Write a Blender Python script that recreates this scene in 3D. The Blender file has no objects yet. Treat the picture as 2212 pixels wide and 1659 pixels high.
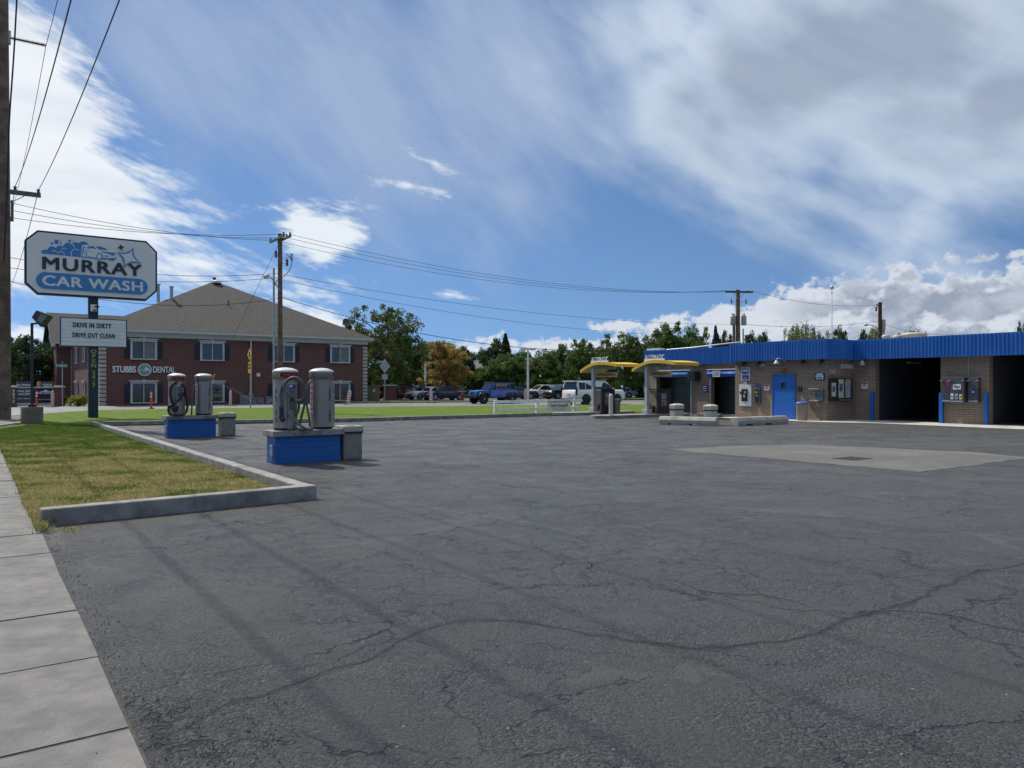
import bpy, bmesh, math, random
import numpy as np
from mathutils import Vector, Matrix
C = bpy.context.scene
COL = C.collection
R = math.radians
# ---------------------------------------------------------------- camera
FW, CX, HY, EYE = 1642.0, 1106.0, 827.0, 1.6      # survey units of the photograph: focal length, centre, horizon, eye height
cam_d = bpy.data.cameras.new('camera'); cam = bpy.data.objects.new('camera', cam_d); COL.objects.link(cam)
cam.location = (0, 0, EYE); cam.rotation_euler = (R(90), 0, 0)
cam_d.sensor_fit = 'HORIZONTAL'; cam_d.sensor_width = 36.0; cam_d.lens = 36.0 * FW / 2212.0
cam_d.shift_y = -(829.5 - HY) / 2212.0 * -1.0
cam_d.clip_start = 0.1; cam_d.clip_end = 3000
C.camera = cam
C.render.engine = 'CYCLES'; C.cycles.max_bounces = 5; C.cycles.diffuse_bounces = 3; C.cycles.glossy_bounces = 2; C.cycles.transmission_bounces = 2; C.cycles.use_adaptive_sampling = True; C.cycles.adaptive_threshold = .015
C.view_settings.view_transform = 'Standard'; C.view_settings.look = 'None'
C.view_settings.exposure = 0.0; C.view_settings.gamma = 1.0
SUN_AZ = math.atan2(-0.752, 0.659); SUN_EL = R(50)
# ---------------------------------------------------------------- node helpers
class NT:
    def __init__(s, nt): s.nt = nt
    def n(s, t, **kw):
        nd = s.nt.nodes.new(t)
        for k, v in kw.items(): setattr(nd, k, v)
        return nd
    def put(s, sock, v):
        if v is None: return
        if hasattr(v, 'is_output') or isinstance(v, bpy.types.NodeSocket): s.nt.links.new(v, sock)
        else: sock.default_value = v
    def m(s, op, a, b=None, c=None, clamp=False):
        nd = s.n('ShaderNodeMath', operation=op); nd.use_clamp = clamp
        for i, v in enumerate((a, b, c)): s.put(nd.inputs[i], v)
        return nd.outputs[0]
    def vm(s, op, a, b=None, out=0):
        nd = s.n('ShaderNodeVectorMath', operation=op)
        s.put(nd.inputs[0], a); s.put(nd.inputs[1], b)
        return nd.outputs[out]
    def noise(s, vec, scale, detail=4, rough=.55, dist=0, out='Fac'):
        nd = s.n('ShaderNodeTexNoise'); s.put(nd.inputs['Vector'], vec)
        for k, v in (('Scale', scale), ('Detail', detail), ('Roughness', rough), ('Distortion', dist)): nd.inputs[k].default_value = v
        return nd.outputs[out]
    def mapping(s, vec, loc=(0,0,0), rot=(0,0,0), scale=(1,1,1)):
        nd = s.n('ShaderNodeMapping'); s.put(nd.inputs[0], vec)
        nd.inputs[1].default_value = loc; nd.inputs[2].default_value = rot; nd.inputs[3].default_value = scale
        return nd.outputs[0]
    def ss(s, v, lo, hi, a=0.0, b=1.0, smooth=True):
        nd = s.n('ShaderNodeMapRange'); nd.interpolation_type = 'SMOOTHSTEP' if smooth else 'LINEAR'
        s.put(nd.inputs[0], v); nd.inputs[1].default_value = lo; nd.inputs[2].default_value = hi
        nd.inputs[3].default_value = a; nd.inputs[4].default_value = b
        return nd.outputs[0]
    def mix(s, f, a, b, blend='MIX'):
        nd = s.n('ShaderNodeMix', data_type='RGBA', blend_type=blend)
        s.put(nd.inputs[0], f)
        for i, v in ((6, a), (7, b)):
            if isinstance(v, (tuple, list)): v = tuple(v) + ((1,) if len(v) == 3 else ())
            s.put(nd.inputs[i], v)
        return nd.outputs[2]
# ---------------------------------------------------------------- world: sky and clouds by azimuth and elevation
w = bpy.data.worlds.new("World"); C.world = w; w.use_nodes = True
w.cycles.sampling_method = 'MANUAL'; w.cycles.sample_map_resolution = 256
N = NT(w.node_tree); bg = w.node_tree.nodes['Background']; bg.inputs[1].default_value = 0.1
sky = N.n('ShaderNodeTexSky', sky_type='NISHITA', sun_disc=False)
sky.sun_elevation = SUN_EL; sky.sun_rotation = SUN_AZ; sky.altitude = 1300; sky.air_density = 1.0; sky.dust_density = 0.0; sky.ozone_density = 1.6
tc = N.n('ShaderNodeTexCoord').outputs['Generated']
sx = N.n('ShaderNodeSeparateXYZ'); N.put(sx.inputs[0], tc)
sv = N.n('ShaderNodeCombineXYZ'); N.put(sv.inputs[0], sx.outputs[0]); N.put(sv.inputs[1], sx.outputs[1]); N.put(sv.inputs[2], N.m('MULTIPLY_ADD', N.m('MAXIMUM', sx.outputs[2], 0), .95, .16))
N.put(sky.inputs[0], N.vm('NORMALIZE', sv.outputs[0]))
az = N.m('ARCTAN2', sx.outputs[0], sx.outputs[1])
el = N.m('ARCTAN2', sx.outputs[2], N.m('SQRT', N.m('ADD', N.m('MULTIPLY', sx.outputs[0], sx.outputs[0]), N.m('MULTIPLY', sx.outputs[1], sx.outputs[1]))))
K = 1000.0
cb = N.n('ShaderNodeCombineXYZ'); N.put(cb.inputs[0], N.m('MULTIPLY', az, K)); N.put(cb.inputs[1], N.m('MULTIPLY', el, K))
AE = cb.outputs[0]       # milliradians
def ae(px, py):
    dx = px - CX
    return math.atan(dx / FW) * K, math.atan((HY - py) / math.hypot(FW, dx)) * K
def blobs(vec, lst):
    acc = None
    for (px, py, rx, ry, rot) in lst:
        x, y = ae(px, py); f = K / math.hypot(FW, px - CX)
        rx *= f; ry *= f
        nd = N.n('ShaderNodeMapping', vector_type='TEXTURE'); N.put(nd.inputs[0], vec)
        nd.inputs[1].default_value = (x, y, 0); nd.inputs[2].default_value = (0, 0, -R(rot)); nd.inputs[3].default_value = (rx, ry, 1)   # rot: downwards to the right
        d = N.vm('LENGTH', nd.outputs[0], out=1); k = min(rx, ry)
        s_ = N.m('MULTIPLY_ADD', d, -k, k)
        acc = s_ if acc is None else N.m('MAXIMUM', acc, s_)
    return acc
def noise_c(vec, rot, sc, stretch, detail=6, rough=.55, dist=0, seed=0):
    nd = N.n('ShaderNodeMapping', vector_type='TEXTURE'); N.put(nd.inputs[0], vec)
    nd.inputs[1].default_value = (seed * 317.0, seed * 171.0, 0); nd.inputs[2].default_value = (0, 0, -R(rot)); nd.inputs[3].default_value = (sc * stretch, sc, 1)
    t = N.n('ShaderNodeTexNoise', noise_dimensions='2D'); N.put(t.inputs['Vector'], nd.outputs[0])
    for k_, v_ in (('Scale', 1), ('Detail', detail), ('Roughness', rough), ('Distortion', 0)): t.inputs[k_].default_value = v_
    return N.m('SUBTRACT', t.outputs[0], 0.5)
# veil: high thin cloud
V = blobs(AE, [(420,110,330,200,20), (760,210,420,230,28), (1080,150,300,260,10), (1110,420,110,130,30), (560,60,460,130,0)])
V = N.m('ADD', V, N.m('MULTIPLY', noise_c(AE, 40, 60, 2.6, 7, .6, .4, 1), 150))
vf = N.ss(V, -60, 120, 0, .80)
vs = N.m('MULTIPLY', noise_c(AE, 55, 40, 5.5, 5, .55, .3, 2), 1.0)
vf = N.m('MULTIPLY', vf, N.ss(vs, -.35, .3, .84, 1.06))
V2 = blobs(AE, [(1820,120,480,230,5), (1480,200,130,170,-35), (1960,250,280,170,20), (1540,310,150,80,40), (1620,440,230,30,33), (1810,450,230,30,32), (2030,400,60,130,25), (1430,50,120,110,0), (1540,250,130,100,30), (1960,520,30,90,35), (2160,220,180,190,0)])
V2 = N.m('ADD', V2, N.m('MULTIPLY', noise_c(AE, 28, 62, 2.3, 6, .52, .6, 3), 105))
v2f = N.ss(V2, -50, 50, 0, .94)
v2f = N.m('MULTIPLY', v2f, N.ss(noise_c(AE, 32, 36, 5.0, 5, .58, .3, 4), -.3, .2, .84, 1.03))
bright = N.m('ADD', N.ss(N.m('SUBTRACT', 0, V2), -130, -5, -.25, .95), N.ss(noise_c(AE, -20, 150, 1.6, 4, .5, .2, 5), -.2, .25, -.2, .3), clamp=True)
# left bright cloud, streaky edge
Wp = AE
A = blobs(Wp, [(0,120,150,110,0), (20,230,205,130,0), (60,370,265,95,0), (120,440,260,60,0), (120,500,270,75,0), (150,560,310,58,0), (330,592,190,18,0), (-100,330,200,300,0)])
A = N.m('ADD', A, N.m('MULTIPLY', noise_c(AE, 18, 16, 4.0, 7, .62, .3, 6), 56))
af = N.ss(A, -14, 18, 0, 1)
ab = N.ss(noise_c(AE, -4, 32, 4.5, 5, .5, .2, 7), -.25, .2, 0, 1)
# small bright cloud and wisps
B = blobs(Wp, [(690,505,84,52,0), (665,480,60,40,0), (700,545,50,24,0), (745,500,45,38,0), (710,690,110,22,20), (650,630,70,12,0), (640,660,60,14,15), (650,442,60,7,-8), (760,446,30,4,0), (880,398,46,5,8), (975,632,20,6,0), (1050,750,120,14,0), (60,720,90,22,0), (940,350,24,3,20)])
B = N.m('ADD', B, N.m('MULTIPLY', noise_c(AE, 12, 11, 3.2, 6, .62, .3, 8), 30))
bf = N.ss(B, -5, 12, 0, 1)
# low cumulus
Q = blobs(AE, [(2010,655,360,62,0), (1740,670,130,50,0), (1860,630,180,42,0), (2110,615,170,40,-5), (2280,590,130,45,0), (1430,700,140,20,0), (1250,742,220,20,0), (1100,738,110,14,0), (1340,694,45,6,0), (2180,545,70,8,-4), (1960,590,70,30,0), (1600,700,200,40,0), (1960,735,420,60,0)])
Q = N.m('ADD', Q, N.m('MULTIPLY', noise_c(AE, 0, 26, 1.25, 8, .6, .25, 9), 52))
qf = N.ss(Q, -2, 7, 0, 1)
qn = noise_c(AE, -5, 34, 1.6, 8, .6, .4, 10)
elm = N.m('MULTIPLY', el, K)
right = N.ss(az, .30, .42)
qshade = N.m('MULTIPLY', N.ss(N.m('ADD', Q, N.m('MULTIPLY', qn, 70)), 2, 20), right)
qshade = N.m('MULTIPLY', qshade, N.ss(qn, -.22, .24, 1.15, .45))
skyc = N.mix(1.0, sky.outputs[0], (.84, 1.0, 1.12), 'MULTIPLY')
ovh = N.ss(el, .52, .80, 0, .85); skyc = N.mix(ovh, skyc, (9.0, 9.3, 9.8))  # bright veil overhead, out of view, added to raise and whiten the ambient light
c = N.mix(vf, skyc, (3.9, 4.9, 6.8))
c = N.mix(v2f, c, N.mix(bright, (3.7, 4.4, 5.6), (6.0, 7.0, 8.3)))
c = N.mix(af, c, N.mix(ab, (7.6, 8.2, 9.0), (8.8, 9.2, 9.7)))
c = N.mix(bf, c, (8.0, 8.6, 9.3))
c = N.mix(qf, c, N.mix(qshade, (6.7, 7.2, 8.0), (3.1, 3.65, 4.7)))
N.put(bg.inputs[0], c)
# ---------------------------------------------------------------- sun
sl = bpy.data.lights.new('sun', 'SUN'); sl.energy = 4.3; sl.angle = R(0.53); sl.color = (1, .95, .87)
so = bpy.data.objects.new('sun', sl); COL.objects.link(so)
sd = Vector((math.sin(SUN_AZ) * math.cos(SUN_EL), math.cos(SUN_AZ) * math.cos(SUN_EL), math.sin(SUN_EL)))
so.rotation_euler = sd.to_track_quat('Z', 'Y').to_euler(); so.location = sd * 50
# ---------------------------------------------------------------- survey helpers
TH = math.atan2(0.578, 0.816)                      # plan grid of the lot: local x runs along the cross street, local y along the main street
def G(px, py, z=0.0):
    d = FW * (EYE - z) / (py - HY); return Vector(((px - CX) * d / FW, d, z))
def PD(px, d, z=0.0): return Vector(((px - CX) * d / FW, d, z))
def ZP(py, d): return EYE + (HY - py) * d / FW
def AB(b, a, z=0.0): return Vector((.816 * b - .578 * a, .578 * b + .816 * a, z))
def a_of(px, b):
    k = (px - CX) / FW; return (.816 * b - k * .578 * b) / (.578 + k * .816)
def b_of(px, a):
    k = (px - CX) / FW; return (.578 * a + k * .816 * a) / (.816 - k * .578)
def zb(py, b, a): return ZP(py, .578 * b + .816 * a)
rnd = random.Random(5)
# ---------------------------------------------------------------- materials
MATS = {}
def mat(name, col, rough=.6, metal=0.0, var=.12, vs=3.0, bump=0.0, bs=60.0, spec=.5, world=False, dirt=None, ds=1.2, dth=(.5, .7)):
    if name in MATS: return MATS[name]
    m = bpy.data.materials.new(name); m.use_nodes = True; MATS[name] = m
    n = NT(m.node_tree); bs_ = m.node_tree.nodes['Principled BSDF']
    t = n.n('ShaderNodeTexCoord'); v = t.outputs['Object']
    if world: v = n.n('ShaderNodeNewGeometry').outputs['Position']
    f = n.noise(v, vs, 4, .6)
    lo = tuple(c * (1 - var) for c in col); hi = tuple(min(1, c * (1 + var)) for c in col)
    c = n.mix(n.ss(f, .3, .7), lo, hi)
    if dirt:
        c = n.mix(n.ss(n.noise(n.vm('ADD', v, (3.3, 1.7, 9.1)), ds, 6, .65), dth[0], dth[1], 0, .8), c, dirt)
    n.put(bs_.inputs['Base Color'], c); bs_.inputs['Metallic'].default_value = metal
    n.put(bs_.inputs['Roughness'], n.ss(n.noise(v, vs * 3, 3), .3, .7, max(0, rough - .08), min(1, rough + .08)))
    bs_.inputs['Specular IOR Level'].default_value = spec
    if bump:
        b = n.n('ShaderNodeBump'); b.inputs['Strength'].default_value = bump; b.inputs['Distance'].default_value = .01
        n.put(b.inputs['Height'], n.noise(v, bs, 4, .6)); n.put(bs_.inputs['Normal'], b.outputs[0])
    return m
def glass(name, col=(.02, .025, .03), rough=.06):
    m = mat(name, col, rough, 0, .3, 1.5, spec=.9); return m
def brick_mat(name, c1, c2, mortar, bw, bh, ms=.01, bumpd=.006, stain=None, world=False, rough=.85, off=.5, streak=0):
    m = bpy.data.materials.new(name); m.use_nodes = True; MATS[name] = m
    n = NT(m.node_tree); bs_ = m.node_tree.nodes['Principled BSDF']
    p = n.n('ShaderNodeTexCoord').outputs['Object']
    s = n.n('ShaderNodeSeparateXYZ'); n.put(s.inputs[0], p)
    cbn = n.n('ShaderNodeCombineXYZ'); n.put(cbn.inputs[0], n.m('ADD', s.outputs[0], s.outputs[1])); n.put(cbn.inputs[1], s.outputs[2])
    b = n.n('ShaderNodeTexBrick'); n.put(b.inputs['Vector'], cbn.outputs[0]); b.offset = off
    for k, v in (('Scale', 1), ('Brick Width', bw), ('Row Height', bh), ('Mortar Size', ms), ('Mortar Smooth', .3), ('Bias', 0)): b.inputs[k].default_value = v
    b.inputs['Color1'].default_value = (*c1, 1); b.inputs['Color2'].default_value = (*c2, 1); b.inputs['Mortar'].default_value = (*mortar, 1)
    c = b.outputs[0]
    big = n.noise(cbn.outputs[0], .7, 5, .65)
    c = n.mix(n.ss(big, .3, .75, 0, .35), c, tuple(x * .6 for x in c1))
    if stain:
        st = n.noise(n.mapping(cbn.outputs[0], scale=(2.2, .35, 1)), 1.0, 6, .7)
        c = n.mix(n.ss(st, .52, .75, 0, .55), c, stain)
    fn = n.noise(p, 45, 3, .6); c = n.mix(n.ss(fn, .3, .7, .0, .35), c, tuple(x * .75 for x in c2))
    n.put(bs_.inputs['Base Color'], c); bs_.inputs['Roughness'].default_value = rough
    bp = n.n('ShaderNodeBump'); bp.inputs['Strength'].default_value = .6; bp.inputs['Distance'].default_value = bumpd
    n.put(bp.inputs['Height'], n.m('ADD', n.m('SUBTRACT', 1, b.outputs['Fac']), n.m('MULTIPLY', fn, .4))); n.put(bs_.inputs['Normal'], bp.outputs[0])
    return m
# ---------------------------------------------------------------- mesh builder
class MB:
    def __init__(s): s.v = []; s.f = []; s.mi = []; s.sm = []; s.mt = []; s.T = None
    def mat_i(s, m):
        if m not in s.mt: s.mt.append(m)
        return s.mt.index(m)
    def add(s, vs, fs, m, smooth=False):
        o = len(s.v); i = s.mat_i(m)
        for p in vs:
            p = Vector(p); s.v.append(s.T @ p if s.T else p)
        for f in fs: s.f.append([o + k for k in f]); s.mi.append(i); s.sm.append(smooth)
        return s
    def box(s, x0, x1, y0, y1, z0, z1, m):
        v = [(x, y, z) for x in (x0, x1) for y in (y0, y1) for z in (z0, z1)]
        return s.add(v, [(0,1,3,2), (4,6,7,5), (0,4,5,1), (2,3,7,6), (0,2,6,4), (1,5,7,3)], m)
    def quad(s, a, b, c, d, m): return s.add([a, b, c, d], [(0,1,2,3)], m)
    def poly(s, pts, m): return s.add(pts, [tuple(range(len(pts)))], m)
    def prism(s, pts, z0, z1, m):            # plan polygon (ccw), extruded up
        n_ = len(pts); v = [(p[0], p[1], z0) for p in pts] + [(p[0], p[1], z1) for p in pts]
        f = [tuple(reversed(range(n_))), tuple(range(n_, 2 * n_))] + [(i, (i + 1) % n_, n_ + (i + 1) % n_, n_ + i) for i in range(n_)]
        return s.add(v, f, m)
    def xprism(s, pts, y0, y1, m, axis='y'):  # outline in (x,z) extruded along y, or (y,z) extruded along x
        n_ = len(pts)
        if axis == 'y': v = [(p[0], y0, p[1]) for p in pts] + [(p[0], y1, p[1]) for p in pts]
        else: v = [(y0, p[0], p[1]) for p in pts] + [(y1, p[0], p[1]) for p in pts]
        f = [tuple(range(n_)), tuple(reversed(range(n_, 2 * n_)))] + [(i, n_ + i, n_ + (i + 1) % n_, (i + 1) % n_) for i in range(n_)]
        return s.add(v, f, m)
    def lathe(s, prof, m, c=(0,0,0), seg=24, smooth=True, cap=True, rot=0.0):
        v = []; f = []; k = len(prof)
        for i in range(seg):
            a = 2 * math.pi * i / seg + rot
            for r, z in prof: v.append((c[0] + r * math.cos(a), c[1] + r * math.sin(a), c[2] + z))
        for i in range(seg):
            j = (i + 1) % seg
            for q in range(k - 1): f.append((i*k+q, j*k+q, j*k+q+1, i*k+q+1))
        s.add(v, f, m, smooth)
        if cap:
            s.add([v[i*k] for i in range(seg)], [tuple(reversed(range(seg)))], m)
            s.add([v[i*k+k-1] for i in range(seg)], [tuple(range(seg))], m)
        return s
    def cyl(s, p0, p1, r0, m, r1=None, seg=12, smooth=True): return s.tube([p0, p1], r0, m, seg, r1, smooth)
    def tube(s, pts, r, m, seg=8, r1=None, smooth=True, cap=True):
        pts = [Vector(p) for p in pts]; n_ = len(pts); v = []; f = []
        up = None
        for i, p in enumerate(pts):
            t = (pts[min(i + 1, n_ - 1)] - pts[max(i - 1, 0)]).normalized()
            if up is None: up = Vector((0, 0, 1)) if abs(t.z) < .9 else Vector((1, 0, 0))
            x = t.cross(up).normalized(); up = x.cross(t).normalized()
            rr = r if r1 is None else r + (r1 - r) * i / (n_ - 1)
            for k in range(seg):
                a = 2 * math.pi * k / seg; v.append(p + x * (rr * math.cos(a)) + up * (rr * math.sin(a)))
        for i in range(n_ - 1):
            for k in range(seg): f.append((i*seg+k, i*seg+(k+1) % seg, (i+1)*seg+(k+1) % seg, (i+1)*seg+k))
        s.add(v, f, m, smooth)
        if cap: s.add(v[:seg], [tuple(reversed(range(seg)))], m); s.add(v[-seg:], [tuple(range(seg))], m)
        return s
    def text(s, txt, size, m, at=(0,0,0), rz=0.0, depth=.01, bold=.0, align='CENTER', sx=1.0, vert=True, shear=0.0, space=1.0, rx=None):
        if bold:
            for i_, (ox, oz) in enumerate(((-1, -1), (1, -1), (-1, 1), (1, 1))): s.text(txt, size, m, (at[0] + ox * bold, at[1] + (i_ - 2) * .0004, at[2] + oz * bold * .6), rz, depth, 0, align, sx, vert, shear, space)
            return s
        cu = bpy.data.curves.new('t', 'FONT'); cu.body = txt; cu.size = size; cu.extrude = depth / 2; cu.offset = bold
        cu.align_x = align; cu.align_y = 'CENTER'; cu.resolution_u = 3; cu.shear = shear; cu.space_character = space
        o = bpy.data.objects.new('t', cu); COL.objects.link(o)
        dg = bpy.context.evaluated_depsgraph_get(); me = bpy.data.meshes.new_from_object(o.evaluated_get(dg))
        M = Matrix.Translation(Vector(at)) @ Matrix.Rotation(rz, 4, 'Z') @ (Matrix.Rotation(R(90), 4, 'X') if vert else Matrix.Identity(4)) @ Matrix.Diagonal((sx, 1, 1, 1))
        s.add([M @ vv.co for vv in me.vertices], [tuple(p.vertices) for p in me.polygons], m)
        bpy.data.objects.remove(o); bpy.data.curves.remove(cu); bpy.data.meshes.remove(me)
        return s
    def build(s, name, parent=None, bevel=0.0, loc=None, rz=0.0, label=None, bseg=2, **k):
        me = bpy.data.meshes.new(name); me.from_pydata([tuple(p) for p in s.v], [], s.f)
        for m in s.mt: me.materials.append(m)
        me.polygons.foreach_set('material_index', s.mi); me.polygons.foreach_set('use_smooth', s.sm)
        me.update()
        if bevel:
            bm = bmesh.new(); bm.from_mesh(me); bmesh.ops.remove_doubles(bm, verts=bm.verts, dist=1e-5)
            es = [e for e in bm.edges if len(e.link_faces) == 2 and e.calc_face_angle(0) > .6]
            bmesh.ops.bevel(bm, geom=es, offset=bevel, segments=bseg, affect='EDGES', clamp_overlap=True, profile=.5)
            bm.to_mesh(me); bm.free()
        o = bpy.data.objects.new(name, me); COL.objects.link(o)
        if parent: o.parent = parent
        if loc is not None: o.location = loc
        if rz: o.rotation_euler = (0, 0, rz)
        if label: o['label'] = label
        for a, b_ in k.items(): o[a] = b_
        return o
def thing(name, label, cat, loc=(0,0,0), rz=0.0, group=None):
    o = bpy.data.objects.new(name, None); COL.objects.link(o); o.empty_display_size = .2
    o.location = loc; o.rotation_euler = (0, 0, rz); o['label'] = label; o['category'] = cat
    if group: o['group'] = group
    return o
def tag(o, label, cat, group=None):
    o['label'] = label; o['category'] = cat
    if group: o['group'] = group
    return o
def dup(root, loc, rz, label, group=None, scale=None, name=None):
    r = root.copy(); COL.objects.link(r); r.location = loc; r.rotation_euler = (0, 0, rz); r['label'] = label
    if group: r['group'] = group
    if scale is not None: r.scale = scale if hasattr(scale, '__len__') else (scale,) * 3
    for ch in list(root.children):
        c_ = ch.copy(); COL.objects.link(c_); c_.parent = r
        for g in list(ch.children):
            d_ = g.copy(); COL.objects.link(d_); d_.parent = c_
    return r
ST = dict(kind='structure')
# common materials
M_con = mat('concrete', (.42, .40, .37), .85, 0, .14, 2.5, .5, 90, world=True, dirt=(.24, .23, .22), ds=1.1)
M_kerb = mat('kerb_concrete', (.265, .258, .242), .85, 0, .22, 3, .9, 50, world=True, dirt=(.14, .136, .128), ds=2.6, dth=(.44, .66))
M_blue = mat('blue_paint', (.012, .13, .44), .42, 0, .12, 2.5, .15, 40, dirt=(.02, .12, .50), ds=1.0)
def faded_blue():
    m = bpy.data.materials.new('blue_sheet_metal'); m.use_nodes = True; n = NT(m.node_tree); B_ = m.node_tree.nodes['Principled BSDF']; p = n.n('ShaderNodeTexCoord').outputs['Object']
    st = n.noise(n.mapping(p, scale=(3.2, 3.2, .25)), 1.0, 6, .7); bg_ = n.noise(p, .35, 4, .6)
    c = n.mix(n.ss(st, .35, .68), (.011, .125, .46), (.035, .175, .50)); c = n.mix(n.ss(bg_, .35, .7, 0, .5), c, (.009, .10, .40)); c = n.mix(n.ss(n.noise(n.mapping(p, scale=(7, 7, .6)), 1.0, 5, .75), .66, .78, 0, .5), c, (.05, .09, .17))
    n.put(B_.inputs['Base Color'], c); n.put(B_.inputs['Roughness'], n.ss(st, .3, .7, .34, .55)); return m
M_bluem = faded_blue()
M_white = mat('white_paint', (.74, .74, .72), .5, 0, .06, 3, dirt=(.55, .54, .50), ds=3)
M_black = mat('black_paint', (.012, .013, .015), .45, 0, .3, 3)
M_rubber = mat('rubber', (.018, .018, .018), .7, 0, .3, 6)
M_steel = mat('brushed_steel', (.33, .31, .28), .42, .75, .04, 1.0)
M_galv = mat('galvanised_steel', (.42, .44, .46), .45, .6, .12, 4)
M_wood = mat('weathered_wood', (.16, .115, .085), .9, 0, .35, 2.0, .6, 30, dirt=(.08, .06, .05), ds=2)
M_wire = mat('cable', (.02, .02, .022), .7, 0, .2, 5)
M_navy = mat('dark_sheet', (.012, .018, .035), .5, 0, .2, 2)
M_leafpaint = None
# ---------------------------------------------------------------- ground and pavements
def asphalt(name, base, cracks=True, light=(.12, .12, .122), scale=1.0):
    m = bpy.data.materials.new(name); m.use_nodes = True; MATS[name] = m
    n = NT(m.node_tree); B_ = m.node_tree.nodes['Principled BSDF']
    p = n.n('ShaderNodeNewGeometry').outputs['Position']
    big = n.noise(p, .22, 5, .6); med = n.noise(p, 1.7, 5, .65); fine = n.noise(p, 55, 4, .75); agg = n.noise(p, 190, 2, .7)
    c = n.mix(n.ss(big, .32, .68), tuple(x * .80 for x in base), tuple(x * 1.28 for x in base))
    c = n.mix(n.ss(med, .48, .72, 0, .5), c, light)
    c = n.mix(n.ss(n.noise(n.vm('ADD', p, (40, 7, 0)), .5, 6, .7), .56, .66, 0, .30), c, tuple(x * 1.7 for x in base))
    c = n.mix(n.ss(fine, .42, .60, .0, .75), c, tuple(x * .40 for x in base))
    gr = n.noise(p, 20, 6, .85); c = n.mix(n.ss(gr, .50, .62, 0, .6), c, tuple(x * .45 for x in base)); c = n.mix(n.ss(gr, .36, .46, .35, 0), c, tuple(x * 1.55 for x in base))
    c = n.mix(n.ss(agg, .57, .70, 0, .55), c, (.30, .30, .29))
    hv = None
    if cracks:   # stones of the aggregate, each its own grey
        va = n.n('ShaderNodeTexVoronoi', feature='F1', voronoi_dimensions='2D'); va.inputs['Scale'].default_value = 62; n.put(va.inputs['Vector'], p)
        sa = n.n('ShaderNodeSeparateXYZ'); n.put(sa.inputs[0], va.outputs['Color'])
        st = n.ss(n.noise(p, .9, 4, .6), .35, .65, .25, 1.0)
        c = n.mix(n.m('MULTIPLY', n.ss(sa.outputs[0], .55, .9, 0, .55), st), c, (.17, .17, .165)); c = n.mix(n.m('MULTIPLY', n.ss(sa.outputs[1], .45, .9, 0, .7), st), c, (.026, .026, .026))
        hv = n.m('MULTIPLY', n.m('MULTIPLY', n.m('SUBTRACT', sa.outputs[2], va.outputs['Distance']), st), 1.3)
    if cracks:   # worn smooth islands and dark oily spots
        wn = n.noise(n.vm('ADD', p, (11, 4, 0)), 1.15, 7, .62); c = n.mix(n.ss(wn, .58, .63, 0, .42), c, (.13, .134, .135))
        ol = n.noise(n.vm('ADD', p, (2, 31, 0)), .8, 5, .6); c = n.mix(n.ss(ol, .60, .72, 0, .55), c, (.030, .030, .031))
        rt = n.noise(n.mapping(p, rot=(0, 0, TH), scale=(.12, .9, 1)), 1.0, 5, .6); c = n.mix(n.ss(rt, .52, .68, 0, .28), c, (.05, .05, .052)); c = n.mix(n.ss(rt, .32, .46, .25, 0), c, (.11, .112, .115))
    h = n.m('ADD', n.m('MULTIPLY', fine, 1.1), n.m('MULTIPLY', agg, .45))
    if cracks:
        wv = n.vm('ADD', p, n.vm('MULTIPLY', n.vm('SUBTRACT', n.noise(p, .9, 5, .6, 0, 'Color'), (.5, .5, .5)), (1.5, 1.5, 0)))
        wv2 = n.vm('ADD', wv, n.vm('MULTIPLY', n.vm('SUBTRACT', n.noise(p, 7, 3, .6, 0, 'Color'), (.5, .5, .5)), (.16, .16, 0)))
        for (sc_, w0, msc, m0, m1, seedv) in ((.30, .0046, .25, .34, .44, 0), (1.1, .0100, .20, .43, .53, 17), (3.6, .026, .35, .51, .60, 31)):
            vo = n.n('ShaderNodeTexVoronoi', feature='DISTANCE_TO_EDGE', voronoi_dimensions='2D'); vo.inputs['Scale'].default_value = sc_
            n.put(vo.inputs['Vector'], n.vm('ADD', wv2, (seedv, seedv * .7, 0)))
            mask = n.ss(n.noise(n.vm('ADD', p, (seedv, 3, 0)), msc, 3, .6), m0, m1)
            wd = n.ss(med, .35, .7, .35, 1.5)
            k = n.m('MULTIPLY', n.m('SUBTRACT', 1, n.ss(n.m('DIVIDE', vo.outputs[0], wd), w0 * .5, w0 * 1.3)), mask)
            c = n.mix(n.m('MULTIPLY', k, .8), c, (.020, .019, .018)); h = n.m('SUBTRACT', h, n.m('MULTIPLY', k, 1.6))
        # faint pale sealant trails
        vo = n.n('ShaderNodeTexVoronoi', feature='DISTANCE_TO_EDGE', voronoi_dimensions='2D'); vo.inputs['Scale'].default_value = .21
        n.put(vo.inputs['Vector'], n.vm('ADD', wv, (5, 9, 0)))
        k = n.m('MULTIPLY', n.m('SUBTRACT', 1, n.ss(vo.outputs[0], .006, .016)), n.ss(n.noise(p, .3, 2), .4, .6))
        c = n.mix(n.m('MULTIPLY', k, .5), c, tuple(x * 1.6 for x in base))
        # sealed joints and pale rubbed lines that wander over the lot
        s_ = n.n('ShaderNodeSeparateXYZ'); n.put(s_.inputs[0], n.vm('ADD', wv2, (0, 0, 0))); s0 = n.n('ShaderNodeSeparateXYZ'); n.put(s0.inputs[0], p)
        wob = n.m('MULTIPLY', n.m('SUBTRACT', n.noise(p, 2.2, 6, .65), .5), .34)
        wmod = n.ss(n.noise(p, 3.5, 4, .65), .3, .7, .35, 1.7)
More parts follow.
